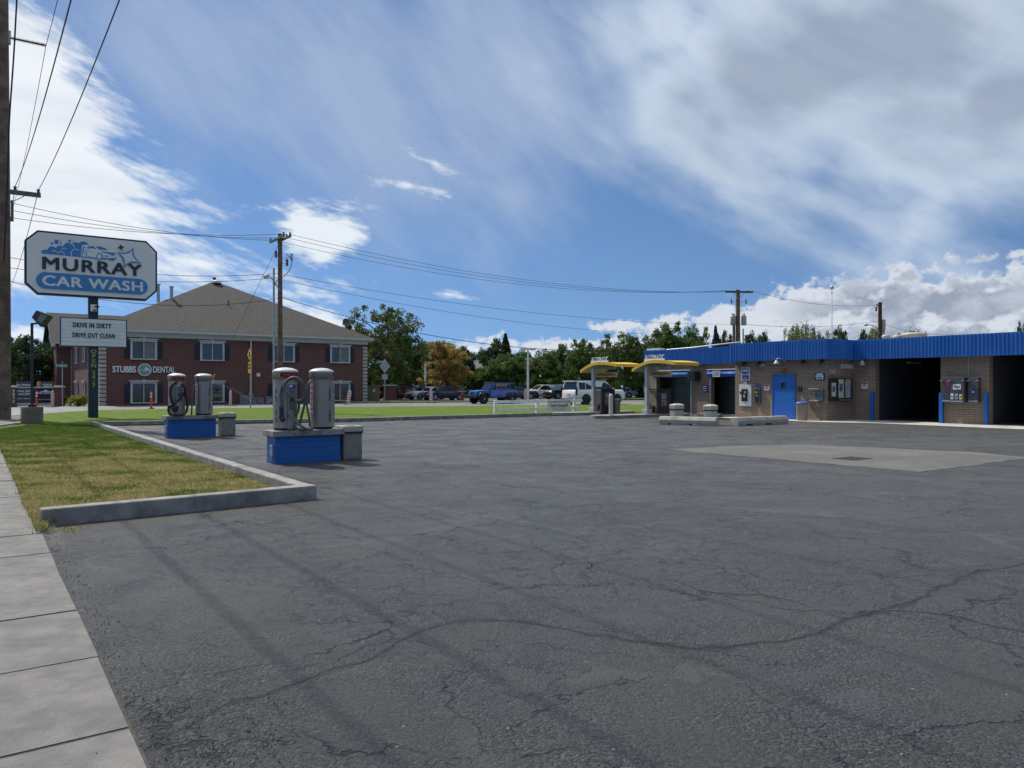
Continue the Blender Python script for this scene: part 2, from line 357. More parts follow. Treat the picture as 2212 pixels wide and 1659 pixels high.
        for pix, wl, colr, amt, core in ((((300,1620),(440,1545),(500,1512),(560,1497),(700,1448),(800,1415),(900,1362),(985,1340),(1100,1337),(1200,1352),(1300,1370),(1400,1384),(1500,1392),(1640,1385),(1760,1362),(1830,1338),(1940,1300),(2050,1258),(2130,1226),(2260,1210)), .046, (.044, .035, .031), .8, 1),
                (((1430,1225),(1480,1258),(1560,1275),(1700,1290),(1800,1325),(1840,1338)), .034, (.042, .034, .030), .8, 1), (((1850,1320),(1985,1318),(2080,1330),(2160,1350),(2260,1366)), .045, (.042, .032, .028), .85, 1),
                (((700,1052),(760,1055),(900,1085),(1050,1110),(1200,1135),(1300,1172),(1400,1195)), .05, (.135, .138, .14), .5, 0), (((620,1180),(780,1168),(900,1145),(1060,1105)), .04, (.135, .138, .14), .45, 0),
                (((990,1008),(1200,1040),(1500,1085),(1760,1105),(2000,1135),(2220,1160)), .05, (.125, .128, .13), .45, 0), (((1400,1170),(1470,1148),(1560,1130),(1700,1092)), .04, (.13, .133, .135), .4, 0)):
            W_ = sorted([(G(*q).x, G(*q).y) for q in pix]); xa, xb = W_[0][0], W_[-1][0]; ya, yb = min(q[1] for q in W_) - .5, max(q[1] for q in W_) + .5
            fc_ = n.n('ShaderNodeFloatCurve'); cv = fc_.mapping.curves[0]
            for i_, q in enumerate(W_):
                u_, v_ = (q[0] - xa) / (xb - xa), (q[1] - ya) / (yb - ya)
                if i_ == 0: cv.points[0].location = (u_, v_)
                elif i_ == len(W_) - 1: cv.points[-1].location = (u_, v_)
                else: cv.points.new(u_, v_)
            fc_.mapping.update(); n.put(fc_.inputs['Value'], n.ss(s0.outputs[0], xa, xb, 0, 1, False))
            fy = n.ss(fc_.outputs[0], 0, 1, ya, yb, False)
            dist_ = n.m('ABSOLUTE', n.m('ADD', n.m('SUBTRACT', s0.outputs[1], fy), wob))
            inx = n.m('MULTIPLY', n.m('GREATER_THAN', s0.outputs[0], xa), n.m('LESS_THAN', s0.outputs[0], xb))
            kk = n.m('MULTIPLY', n.m('SUBTRACT', 1, n.ss(n.m('DIVIDE', dist_, wmod), wl * .55, wl * 1.25)), inx)
            c = n.mix(n.m('MULTIPLY', kk, amt), c, colr)
            if core:
                k2 = n.m('MULTIPLY', n.m('SUBTRACT', 1, n.ss(n.m('ABSOLUTE', n.m('SUBTRACT', dist_, n.m('MULTIPLY', wob, .10))), .004, .011)), inx); c = n.mix(n.m('MULTIPLY', k2, .8), c, (.016, .014, .014)); h = n.m('SUBTRACT', h, n.m('MULTIPLY', k2, 1.4))
        vg = n.n('ShaderNodeTexVoronoi', feature='F1', voronoi_dimensions='2D'); vg.inputs['Scale'].default_value = 2.3; n.put(vg.inputs['Vector'], p)
        sc3 = n.n('ShaderNodeSeparateXYZ'); n.put(sc3.inputs[0], vg.outputs['Color'])
        c = n.mix(n.m('MULTIPLY', n.ss(vg.outputs[0], .010, .020, .8, 0), n.ss(sc3.outputs[0], .80, .82)), c, (.5, .5, .47))
    n.put(B_.inputs['Base Color'], c); n.put(B_.inputs['Roughness'], n.m('SUBTRACT', n.ss(med, .3, .72, .54, .34), n.ss(wn, .54, .62, 0, .10)) if cracks else n.ss(med, .3, .72, .6, .5)); B_.inputs['Specular IOR Level'].default_value = .5 if cracks else .4
    b = n.n('ShaderNodeBump'); b.inputs['Strength'].default_value = 1.0; b.inputs['Distance'].default_value = .016
    n.put(b.inputs['Height'], n.m('ADD', n.m('ADD', h, n.m('MULTIPLY', gr, 2.0)), hv if hv is not None else 0.0)); n.put(B_.inputs['Normal'], b.outputs[0])
    return m
M_asph = asphalt('lot_asphalt', (.082, .082, .074), light=(.135, .135, .125))
M_road = asphalt('road_asphalt', (.20, .20, .198), cracks=False, light=(.23, .23, .225))
M_lot2 = asphalt('far_asphalt', (.11, .11, .112), cracks=False)
def grass_mat(name, green, dry, lo, hi, msc=.45, grad=False):
    m = bpy.data.materials.new(name); m.use_nodes = True; MATS[name] = m
    n = NT(m.node_tree); B_ = m.node_tree.nodes['Principled BSDF']; p = n.n('ShaderNodeNewGeometry').outputs['Position']
    f = n.noise(p, msc, 6, .68)
    if grad:   # drier towards the near end of the planter
        s_ = n.n('ShaderNodeSeparateXYZ'); n.put(s_.inputs[0], p); f = n.m('ADD', f, n.ss(s_.outputs[1], 12, 27, .06, -.15))
    c = n.mix(n.ss(f, lo, hi), green, dry); c = n.mix(n.ss(n.noise(p, 2.6, 5, .7), .45, .62, 0, .45), c, tuple(x * .62 for x in green))
    g = n.noise(p, 26, 4, .7); c = n.mix(n.ss(g, .3, .7, 0, .6), c, tuple(x * .45 for x in green))
    c = n.mix(n.ss(n.noise(p, 9, 3, .7), .5, .7, 0, .4), c, tuple(min(1, x * 1.5) for x in green))
    n.put(B_.inputs['Base Color'], c); B_.inputs['Roughness'].default_value = .9; B_.inputs['Specular IOR Level'].default_value = .15
    b = n.n('ShaderNodeBump'); b.inputs['Strength'].default_value = 1; b.inputs['Distance'].default_value = .03
    n.put(b.inputs['Height'], g); n.put(B_.inputs['Normal'], b.outputs[0])
    return m
M_grass = grass_mat('lawn_green', (.105, .175, .016), (.19, .22, .04), .45, .72)
M_dry = grass_mat('lawn_dry', (.095, .14, .022), (.34, .29, .12), .42, .60, 1.3, grad=True)
M_soil = mat('far_ground', (.13, .13, .12), .9, 0, .2, .2, world=True)
def sheet(name, pts, z, m, **k):
    b = MB(); b.poly([(p[0], p[1], z) for p in pts], m); return b.build(name, **(k or ST))
sheet('ground', [(-900, -300), (900, -300), (900, 1400), (-900, 1400)], -.012, M_soil)
# kerb corners
K0 = G(90, 1133); K1 = Vector((-2.74, 10.69, 0)); K2 = Vector((-16.2, 29.6, 0)); 
K3 = G(743, 906.8); K4 = G(1194, 893.6)
LOT = [(-1.5, -3), (40, -3), (60, 30), AB(36, 46), AB(b_of(1194, 0) if False else 33, 40), (9.5, 44.5), K4.xy, K3.xy, K2.xy, K1.xy, K0.xy, (-5.55, 8.85), (1.5, -1.2)]
sheet('parking_lot', [(2.5, -3), (60, -3), (80, 40), (40, 62), (13, 49), (K4.x + .2, K4.y + .6), (K3.x, K3.y + .2), (K2.x, K2.y + .2), (K2.x + .1, K2.y), (K1.x - .15, K1.y), (K0.x, K0.y), (-5.9, 9.3)], -.002, M_asph)
# sidewalk in slabs
SWM = mat('sidewalk_concrete', (.178, .172, .162), .85, 0, .20, 3.2, 1.0, 90, world=True, dirt=(.118, .114, .11), ds=1.6, dth=(.45, .75))
M_gap = mat('joint_dirt', (.05, .045, .04), .95, 0, .3, 9)
mb = MB(); b0 = .60
for i in range(-4, 48):
    a0 = 3.92 + (i - 1) * 1.13; j = rnd.uniform(-.006, .006); g = .011
    for (x0, x1) in ((b0 - 1.22, b0), (b0 - 2.44, b0 - 1.235)):
        z = -.004 + rnd.uniform(-.004, .006) + .012
        mb.add([AB(x0, a0 + g, z), AB(x1 - (rnd.uniform(0, .012)), a0 + g, z), AB(x1 - (rnd.uniform(0, .012)), a0 + 1.13 - g, z + j * .6), AB(x0, a0 + 1.13 - g, z + j * .6)], [(0, 1, 2, 3)], SWM)
mb.build('sidewalk', **ST)
sheet('sidewalk_bed', [AB(b0 - 2.5, -2).xy, AB(b0 + .005, -2).xy, AB(b0 + .005, 60).xy, AB(b0 - 2.5, 60).xy], .002, M_gap)
sheet('main_street', [AB(-30, -12).xy, AB(b0 - 3.2, -12).xy, AB(b0 - 3.2, 120).xy, AB(-30, 120).xy], -.006, M_road)
# near planter lawn and the strip beyond it
GE = [Vector((-25.9, 41.9, 0)), Vector((-26.2, 47.5, 0)), Vector((-23, 50.5, 0)), Vector((-12.1, 54.7, 0)), Vector((0, 58.6, 0)), Vector((10, 61.6, 0)), Vector((24, 65, 0))]
sheet('lawn', [AB(.60, 10.2).xy, K0.xy, K1.xy, K2.xy, (K2.x + .6, K2.y + .9), (-19.5, 31.2), G(60, 912).xy, AB(.62, 34).xy], .045, M_dry)
sheet('lawn', [(-20.3, 31.0), (-19.5, 31.2), (K2.x + .6, K2.y + .9), K2.xy, K3.xy, K4.xy, (3.2, 40.3), (14, 48.3), (18, 51)] + [p.xy for p in reversed(GE)][0:1] + [p.xy for p in reversed(GE)][1:] + [(-24.5, 38)], .04, M_grass)
# cross street
FE = [Vector((-36, 56, 0)), Vector((-31.3, 58.4, 0)), Vector((-14.8, 66.6, 0)), Vector((-6, 69.5, 0)), Vector((4, 74, 0)), Vector((14, 84, 0)), Vector((60, 110, 0))]
sheet('cross_street', [(-60, 20), (-26.2, 36.6)] + [p.xy for p in GE] + [(90, 82)] + [(95, 112)] + [p.xy for p in reversed(FE)] + [(-75, 60)], .006, M_road)
sheet('far_parking_lot', [(-60, 60), (-31, 60), (-14.8, 67.5), (-5, 70.5), (4, 75), (14, 85), (60, 111), (120, 260), (-120, 260)], .0, M_lot2)
sheet('far_lawn', [(-15.5, 67.4), (-14.5, 66.9), (-6, 69.8), (-1.0, 71.8), (-2, 75), (-8, 76), (-17, 74.5)], .07, M_grass)
sheet('far_lawn', [(9.2, 77), (16, 85), (34, 95), (33, 99), (12, 88)], .07, M_grass)
def kerb(pts, wd, h, inner=1, m=M_kerb, seg=2.4, name='kerb', bev=.02):
    """kerbstones along a line; the row is one poured structure with open joints"""
    mb = MB()
    for i in range(len(pts) - 1):
        A_, B_ = Vector(pts[i]), Vector(pts[i + 1]); L = (B_ - A_).length; t = (B_ - A_).normalized(); nrm = Vector((-t.y, t.x, 0)) * inner
        n_ = max(1, round(L / seg))
        for q in range(n_):
            g = .006
            p0 = A_ + t * (L * q / n_ + (g if q else 0)); p1 = A_ + t * (L * (q + 1) / n_ - (g if q < n_ - 1 else 0))
            dz = rnd.uniform(-.006, .006)
            pl = [p0, p1, p1 + nrm * wd, p0 + nrm * wd]
            if inner < 0: pl.reverse()
            mb.prism(pl, -.1, h + dz, m)
    return mb.build(name, bevel=bev, **ST)
kerb([K0 + (K1 - K0).normalized() * 0, K1], .20, .20, 1, seg=3.4)
kerb([K1 + (K2 - K1).normalized() * .21, K2], .20, .19, 1, seg=6.6)
kerb([K2 + Vector((.12, .25, 0)), K3, K4], .18, .17, 1, seg=3.0)
kerb([G(0, 916), G(52, 908)], .18, .05, 1, seg=9)
kerb([G(-5, 936), G(0, 936)], .18, .05, 1, seg=9)
kerb(FE[2:4] + [Vector((-1, 71.6, 0))], .2, .13, 1, seg=4)
# concrete pads
PADM = mat('pad_concrete', (.122, .119, .110), .85, 0, .16, .7, .6, 80, world=True, dirt=(.095, .094, .09), ds=.7, dth=(.42, .62))
pad = [G(1432, 966), G(1600, 957.5), G(1742, 955.5), G(2090, 971), G(2235, 984), G(1985, 1015), G(1700, 989)]
P_ = []
for i in range(len(pad)):
    A_, B_ = pad[i], pad[(i + 1) % len(pad)]; k_ = int((B_ - A_).length / .25)
    P_ += [A_.lerp(B_, q / k_) + Vector((rnd.uniform(-.05, .05), rnd.uniform(-.07, .07), 0)) for q in range(k_)]
b = MB(); b.poly([(p.x, p.y, .003) for p in reversed(P_)], PADM); b.build('concrete_pad', **ST)
APM = mat('apron_concrete', (.50, .48, .43), .85, 0, .12, .9, .4, 80, world=True, dirt=(.30, .29, .27), ds=1.6)
b = MB(); b.poly([AB(p, q, .004) for p, q in ((29.9, 24.6), (29.9, 19.3), (31.0, 17.5), (31.1, -4), (45, -4), (45, 33), (33.25, 33), (33.25, 25), (31.0, 24.8))], APM); b.build('concrete_apron', **ST)
# sealed cracks: ribbons of dark filler lying on the asphalt
SEAL = mat('crack_filler', (.038, .031, .028), .75, 0, .35, 12, .5, 60, world=True, dirt=(.052, .05, .049), ds=9, dth=(.42, .58))
SEALG = mat('crack_dust', (.14, .14, .145), .9, 0, .2, 8, world=True)
CRK = mat('crack_dark', (.012, .012, .012), .95, 0, .3, 9, world=True)  # even dark colour of the thin crack ribbons
def ribbon(mb, pix, w0, w1, m, z=.002, jag=.5, step=.07):
    pts = [G(*p) for p in pix]; P = []
    for i in range(len(pts) - 1):
        L = (pts[i + 1] - pts[i]).length; k = max(2, int(L / step))
        for q in range(k): P.append(pts[i].lerp(pts[i + 1], q / k))
    P.append(pts[-1]); n_ = len(P); off = 0; L_ = []; R_ = []
    for i, p in enumerate(P):
        t = (P[min(i + 1, n_ - 1)] - P[max(i - 1, 0)]).normalized(); nr = Vector((-t.y, t.x, 0))
        off = off * .86 + rnd.uniform(-1, 1) * step * jag
        w_ = (w0 + (w1 - w0) * i / n_) * rnd.uniform(.35, 1.35)
        if i in (0, n_ - 1): w_ *= .2
        c_ = p + nr * off; L_.append((*(c_ - nr * w_ * .5).xy, z)); R_.append((*(c_ + nr * w_ * .5).xy, z))
    mb.add(L_ + R_, [(i, i + 1, n_ + i + 1, n_ + i) for i in range(n_ - 1)], m)
mb = MB()
for ln, a_, b_ in (([(130,1190),(260,1175),(420,1185),(600,1165),(690,1155)], .012, .01), ([(1450,1160),(1330,1190),(1260,1200),(1245,1240)], .012, .02), ([(680,1160),(900,1150),(1080,1120)], .02, .03),
    ([(1000,1100),(1180,1140),(1290,1168),(1380,1190),(1560,1220)], .014, .014), ([(1130,1640),(1230,1600),(1300,1577)], .02, .012), 
    ([(420,1390),(560,1400),(690,1392)], .01, .01), ([(950,1330),(900,1300),(850,1290)], .01, .01), ([(1050,1480),(1130,1500),(1200,1470),(1310,1440)], .01, .01), ([(560,1140),(620,1180),(660,1200)], .012, .01),
    ([(330,1130),(560,1120),(760,1100),(950,1085),(1180,1070)], .02, .02), ([(1250,1010),(1500,1040),(1800,1060),(2100,1110)], .02, .03), ([(1600,1100),(1850,1120),(2150,1160)], .015, .015)):
    ribbon(mb, ln, a_ * .42, b_ * .42, CRK, .0018, .85, .05)
mb.build('pavement_cracks', **ST)
# ================================================================ car wash building
M_cmu = brick_mat('split_block', (.37, .275, .195), (.28, .21, .152), (.12, .094, .075), .41, .10, .011, .02, stain=(.17, .145, .125), rough=.9)
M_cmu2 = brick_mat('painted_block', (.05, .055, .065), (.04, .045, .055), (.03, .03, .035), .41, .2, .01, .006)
M_roofm = mat('flat_roof', (.30, .29, .27), .9, 0, .15, 1)
OX, OY = 33.2, 19.0
cw = thing('car_wash_building', 'low brown block car wash with a blue corrugated fascia and dark open bays', 'building', AB(OX, OY), TH)
TW = Matrix.Translation((-OX, -OY, 0))
def W():
    m = MB(); m.T = TW; return m
FZ0, FZ1 = 2.77, 3.67
aA = a_of(1891, 33.3); aB = a_of(2032, 33.3); aC = a_of(2137, 33.3); aD = aC - (aA - aB)
aE = aD - 1.5
aC1 = a_of(1784.5, 31.2); aC2 = aC1 - .0
aL = a_of(1588, 31.2)
aL1, aL0 = a_of(1535.4, 33.2), a_of(1576, 33.2) - 1.2
aM1, aM0 = a_of(1418, 33.2), a_of(1495.6, 33.2)
aEnd = a_of(1393, 33.2)
BK = 41.5
m = W()
m.box(33.3, 33.62, aA, aC1 - .01, 0, FZ0 + .5, M_cmu); m.build('wall', cw); m = W()                   # between change wall and bay
m.box(33.3, 33.62, aC, aB, 0, FZ0 + .5, M_cmu); m.build('wall', cw); m = W(); m.box(33.3, 33.62, aE, aD, 0, FZ0 + .5, M_cmu); m.build('wall', cw); m = W()
m.box(31.2, 33.58, aC1, aL, 0, FZ0 + .5, M_cmu); m.build('wall', cw); m = W()                           # office block
m.box(33.2, 33.5, aL1, aM0, 0, FZ0 + .5, M_cmu); m.box(33.2, 33.5, aM1, aEnd, 0, FZ0 + .5, M_cmu)
m.box(33.22, 33.5, aM0, aM1, 2.08, FZ0 + .45, M_cmu); m.box(33.22, 33.5, aL, aL1, 2.08, FZ0 + .45, M_cmu)
m.box(33.5, BK, aEnd - .3, aEnd, 0, 3.3, M_cmu)
m.build('wall', cw)
m = W()                                                                  # bay insides
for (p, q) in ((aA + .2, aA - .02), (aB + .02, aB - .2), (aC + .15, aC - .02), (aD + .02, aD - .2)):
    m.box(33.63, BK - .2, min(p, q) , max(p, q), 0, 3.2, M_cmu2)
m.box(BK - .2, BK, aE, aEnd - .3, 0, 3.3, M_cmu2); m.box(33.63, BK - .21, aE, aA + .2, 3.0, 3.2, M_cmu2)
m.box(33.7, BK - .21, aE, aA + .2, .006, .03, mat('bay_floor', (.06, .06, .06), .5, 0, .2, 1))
m.build('bay_interior', cw)
m = W(); m.box(33.0 + .12, BK, aE, aEnd - .05, 3.32, 3.40, M_roofm); m.box(31.1, 33.1, aC1 + .1, aL, 3.321, 3.401, M_roofm); m.build('roof', cw)
def corr(m, p0, p1, out, mt, pitch=.15, dep=.032, z0=FZ0, z1=FZ1):
    p0 = Vector(p0); p1 = Vector(p1); L = (p1 - p0).length; t = (p1 - p0) / L; out = Vector(out); k = int(L / pitch); P = []
    for i in range(k + 1):
        for f_, o_ in ((0, 0), (.50, 0), (.62, dep), (.88, dep)):
            s_ = (i + f_) * pitch
            if s_ <= L: P.append(p0 + t * s_ + out * o_)
    P.append(p1); n_ = len(P)
    m.add([(p.x, p.y, z0) for p in P] + [(p.x, p.y, z1) for p in P], [(i, i + 1, n_ + i + 1, n_ + i) for i in range(n_ - 1)], mt)
    b0_ = p0 - out * .06; b1_ = p1 - out * .06          # backing and cap
    for zz0, zz1 in ((z0 + .002, z0 + .05), (z1 - .05, z1 - .002)):
        q = [p0 - out * .004, p1 - out * .004, b1_, b0_]
        m.prism([(v_.x, v_.y) for v_ in q], zz0, zz1, mt)
aF = a_of(1786, 30.9); aFl = a_of(1576, 30.9); aFc = a_of(1391, 33.0)
for nm, p0, p1, o_ in (('r', (33.0, aE), (33.0, aF), (-1, 0)), ('s', (33.0, aF), (30.9, aF), (0, -1)), ('o', (30.9, aF), (30.9, aFl), (-1, 0)), ('l', (33.0, aFl - .3), (33.0, aFc), (-1, 0)), ('e', (33.0, aFc), (38, aFc), (0, 1))):
    m = W(); corr(m, (*p0, 0), (*p1, 0), (*o_, 0), M_bluem); m.build('fascia', cw)
m = W(); m.box(33.06, 33.9, aE, aF, FZ0 + .1, FZ0 + .14, M_navy); m.box(30.96, 33.3, aF + .06, aFl - .05, FZ0 + .1, FZ0 + .14, M_navy); m.box(33.06, 33.4, aFl, aFc - .06, FZ0 + .1, FZ0 + .14, M_navy)
m.box(30.95, 33.3, aFl - .04, aFl, FZ0, FZ1, M_bluem); m.build('soffit', cw)
# automatic bays: hoods, dark doors, frames
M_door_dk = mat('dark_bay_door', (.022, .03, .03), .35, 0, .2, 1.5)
for (q0, q1) in ((aM0, aM1), (aL - .5, aL1)):
    m = W()
    pr = [(33.2, 2.42), (32.98, 2.38), (32.90, 2.22), (32.97, 2.06), (33.2, 2.04)]
    m.xprism(pr, q0 - .05, q1 + .05, mat('blue_vinyl', (.015, .10, .38), .35, 0, .15, 2), 'y') if False else None
    vs = []; 
    n_ = len(pr); m.add([(p[0], q0 - .05, p[1]) for p in pr] + [(p[0], q1 + .05, p[1]) for p in pr], [(i, (i + 1) % n_, n_ + (i + 1) % n_, n_ + i) for i in range(n_)] + [tuple(range(n_)), tuple(range(n_, 2 * n_))], mat('blue_vinyl', (.02, .12, .42), .3, 0, .25, 1.2))
    h = m.build('bay_hood', cw)
    s_ = W(); s_.box(32.93, 33.19, q0 - .06, q1 + .06, 2.43, 2.48, M_white); s_.build('bay_hood_cap', cw)
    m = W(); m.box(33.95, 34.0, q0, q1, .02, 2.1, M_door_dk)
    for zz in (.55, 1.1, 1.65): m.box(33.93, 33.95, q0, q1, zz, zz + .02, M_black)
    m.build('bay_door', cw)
    for q in (q0, q1 - .06): m = W(); m.box(33.12, 33.2, q, q + .06, 0, 2.06, M_galv); m.build('bay_frame', cw)
# blue corner guards
for a_ in (a_of(1885.5, 33.28), a_of(2034.8, 33.28), a_of(2131.5, 33.28)):
    m = W(); m.box(33.16, 33.30 - .002, a_ - .075, a_ + .075, 0, 1.28, M_blue); m.build('corner_guard', cw, bevel=.01)
# steel door
z1 = zb(803.8, 31.2, a_of(1695, 31.2)); q0, q1 = a_of(1719.5, 31.2), a_of(1669.5, 31.2)
dm = W(); dm.box(31.16, 31.195, q0 + .04, q1 - .04, .01, z1 - .03, M_blue); dm.box(31.155, 31.16, q0 + .12, q1 - .12, .06, .72, mat('blue_kick', (.03, .12, .50), .35, 0, .1, 3)); door = dm.build('door', cw, bevel=.004)
fm = W()
for bx in ((q0, q0 + .04, 0, z1), (q1 - .04, q1, 0, z1), (q0 + .04, q1 - .04, z1 - .03, z1)): fm.box(31.14, 31.198, bx[0], bx[1], bx[2], bx[3], M_blue)
fm.build('door_frame', cw)
wm = W(); c_ = (q0 + q1) / 2 + .0; wm.box(31.152, 31.16, c_ - .13, c_ + .14, 1.45, 1.72, glass('dark_glass')); wm.build('door_window', door)
hm = W(); hm.lathe([(.028, 0), (.03, .03), (.02, .055)], M_steel, (31.12, q0 + .14, 1.0), 10); hm.cyl((31.16, q0 + .14, 1.03), (31.10, q0 + .14, 1.03), .03, M_steel); hm.build('handle', door)
# lamps and details under the fascia
def gooseneck(b_, a_, z_):
    m = W(); P = [Vector((b_, a_ - .28, z_ - .12)), Vector((b_ - .18, a_ - .28, z_ + .02)), Vector((b_ - .34, a_ - .14, z_ + .12)), Vector((b_ - .42, a_, z_ + .12)), Vector((b_ - .42, a_, z_ + .05))]
    m.tube(P, .018, M_galv, 8); o = m.build('lamp_bracket', cw)
    m = W(); m.lathe([(.05, .06), (.07, 0), (.17, -.12), (.17, -.14), (.14, -.12), (.05, -.03)], M_galv, (b_ - .42, a_, z_), 16, cap=False); m.build('lamp_shade', o)
gooseneck(31.2, a_of(1684, 31.0), zb(776, 31.0, aL - 2)); 
m = W(); a_ = a_of(1863, 33.1); m.lathe([(.06, .12), (.13, .02), (.15, -.10), (.10, -.12)], M_galv, (33.1, a_, 2.62), 16); m.build('lamp_shade', cw)
for px, b_ in ((1640, 31.12), (1735, 31.12), (1775, 31.12), (1608, 31.12)):
    a_ = a_of(px, b_); m = W(); m.box(b_ - .12, b_ + .07, a_ - .05, a_ + .05, 2.64, 2.74, M_black); m.cyl((b_ - .05, a_, 2.64), (b_ - .18, a_ - .04, 2.58), .04, M_black); m.build('camera_unit', cw)
# ceiling tubes in the two bays
tube_m = mat('tube_housing', (.45, .45, .42), .4, 0, .1, 2)
for (px, dep) in ((1975, 36.4), (2163, 36.4)):
    a_ = a_of(px, dep); m = W(); m.box(dep - .55, dep + .55, a_ - .08, a_ + .08, 2.62, 2.70, tube_m); m.build('tube_light', cw)
for (px, b_, py0, py1) in ((2489, 40.9, 960, 988), (2499, 40.9, 962, 981), (2513, 40.9, 966, 979), (2525.5, 40.9, 966, 983), (2322, 40.9, 943, 964)):
    px *= .864; a_ = a_of(px, b_); m = W(); m.box(b_ + .3, b_ + .34, a_ - .16, a_ + .16, zb(py1 * .864, b_, a_), zb(py0 * .864, b_, a_), mat('pale_notice', (.6, .6, .55), .6)); m.build('notice_panel', cw)
for px in (1891 + 5, 1914, 1932):
    a_ = a_of(px, 40.9); m = W(); m.tube([(41.15, a_, 1.5), (41.05, a_ - .1, 1.2), (41.1, a_ - .05, .9), (41.15, a_ + .1, .75)], .03, tube_m, 6); m.build('hose', cw)
# roof hoods and mast
M_vent = mat('vent_cream', (.5, .47, .40), .5, 0, .1, 2)
for (px, py0, py1, w_, d_) in ((1914, 718, 719, .42, 40), (1938, 719, 719, .42, 39), (1974, 714, 722, 1.25, 38.5)):
    p = PD(px, d_, 0); lb = .816 * p.x + .578 * p.y; la = -.578 * p.x + .816 * p.y; zt = ZP(py0, d_)
    m = W(); m.lathe([(w_ * .40, 3.4), (w_ * .42, zt - .16), (w_ * .5, zt - .14), (w_ * .48, zt - .05), (w_ * .3, zt)], M_vent, (lb, la, 0), 18); m.build('roof_vent', cw)
p = PD(1797, 43); lb = .816 * p.x + .578 * p.y; la = -.578 * p.x + .816 * p.y; zt = ZP(616, 43)
ms = W(); ms.cyl((lb, la, 3.3), (lb, la, zt), .035, M_white, .022, 8); mo = ms.build('mast', cw)
ms = W(); ms.lathe([(.02, -.12), (.09, -.06), (.11, 0), (.08, .07), (.02, .11)], M_galv, (lb, la, zt), 12); ms.build('finial', mo); ms = W(); ms.lathe([(.05, -.02), (.06, .02)], M_steel, (lb, la, zt - .3), 8); ms.build('collar', mo)
m = W(); a_ = a_of(1410, 33.05); m.box(33.1, 33.5, a_ - .55, a_ + .55, FZ1 + .01, FZ1 + .13, M_white); m.build('roof_box', cw)
m = W(); P = [(31.3, a_of(1600, 31.3), 3.75), (33.4, a_of(1560, 33.4), 3.85), (33.6, a_of(1500, 33.6), 3.76), (33.6, a_of(1440, 33.6), 3.70)]; m.tube(P, .035, M_galv, 8); m.build('roof_conduit', cw)
# conduit on the pillar
m = W(); a_ = a_of(2093, 33.27); m.cyl((33.27, a_, 1.95), (33.27, a_, FZ0 + .1), .02, M_galv); m.build('conduit', cw)
m = W(); a_ = a_of(1797, 19); m.cyl((b_of(1797, aC1 - .03), aC1 - .03, 2.28), (b_of(1797, aC1 - .03), aC1 - .03, FZ0 + .1), .018, M_galv); m.build('conduit', cw)

# ---------------- things hung on the car wash walls
def wallbox(px0, px1, py0, py1, b_, dep):
    a1, a0 = a_of(px0, b_), a_of(px1, b_); am = (a0 + a1) / 2
    return a0, a1, zb(py1, b_, am), zb(py0, b_, am)
class FX:   # a thing on a wall that faces the main street (local -x); local origin at the wall surface
    def __init__(s, name, label, cat, b_, px0, px1, py0, py1, group=None):
        a0, a1, z0, z1 = wallbox(px0, px1, py0, py1, b_, 0)
        s.w = a1 - a0; s.h = z1 - z0; s.root = thing(name, label, cat, AB(b_, (a0 + a1) / 2, z0), TH - math.pi / 2, group)
        # frame: local x runs to the right as seen, local -y faces the viewer
class FY:   # on the wall facing the camera side (local -y of the lot grid)
    def __init__(s, name, label, cat, a_, px0, px1, py0, py1, group=None):
        b0_, b1_ = b_of(px0, a_), b_of(px1, a_); bm_ = (b0_ + b1_) / 2; z0, z1 = zb(py1, bm_, a_), zb(py0, bm_, a_)
        s.w = b1_ - b0_; s.h = z1 - z0; s.root = thing(name, label, cat, AB(bm_, a_, z0), TH, group)
M_signblue = mat('sign_blue', (.015, .07, .30), .4, 0, .08, 3)
M_lett = mat('white_lettering', (.78, .79, .80), .5, 0, .04, 4)
M_red = mat('sign_red', (.45, .02, .03), .45, 0, .1, 4)
M_paper = mat('paper_white', (.62, .64, .64), .7, 0, .1, 8)
f = FX('price_sign', 'tall blue token price sign with white border, left of the blue door', 'sign', 31.2, 1602.6, 1620.3, 788.7, 816.5)
m = MB(); m.box(-f.w/2, f.w/2, -.04, -.004, 0, f.h, M_lett); fr = m.build('frame', f.root, .005)
m = MB(); m.box(-f.w/2+.04, f.w/2-.04, -.046, -.0405, .04, f.h-.04, M_signblue); m.build('panel', f.root)
m = MB(); k = f.w / .46
for t_, z_, s_ in (('ALLDAY', .80, .085), ('TOKENS', .69, .085), ('4 for $20', .45, .105), ('approved', .20, .05)): m.text(t_, s_ * 1.15, M_lett, (0, -.048, f.h * z_), depth=.004, bold=.003, sx=.9)
m.build('lettering', f.root)
f = FX('notice_sign', 'small pale blue notice right above the steel card machine', 'sign', 31.2, 1606, 1614.5, 818.5, 826)
m = MB(); m.box(-f.w/2, f.w/2, -.02, -.004, 0, f.h, mat('pale_blue_sign', (.15, .22, .40), .5, 0, .15, 20)); m.build('panel', f.root)
m = MB(); [m.box(-f.w*.38, f.w*.38, -.024, -.0205, f.h*z_, f.h*(z_+.08), M_lett) for z_ in (.2, .42, .64, .82)]; m.build('lettering', f.root)
f = FX('card_machine', 'shiny steel plate card machine with a black keypad panel left of the blue door', 'card machine', 31.2, 1598, 1624, 826, 872)
m = MB(); m.box(-f.w/2, f.w/2, -.05, -.004, 0, f.h, mat('mirror_steel', (.80, .80, .78), .35, .3, .05, 2)); m.build('steel_plate', f.root, .005)
m = MB(); m.box(-f.w*.22, f.w*.20, -.14, -.0505, f.h*.22, f.h*.80, M_black); kp = m.build('keypad_panel', f.root, .01)
m = MB(); M_yel = mat('sticker_yellow', (.75, .65, .08), .5, 0, .1, 5)
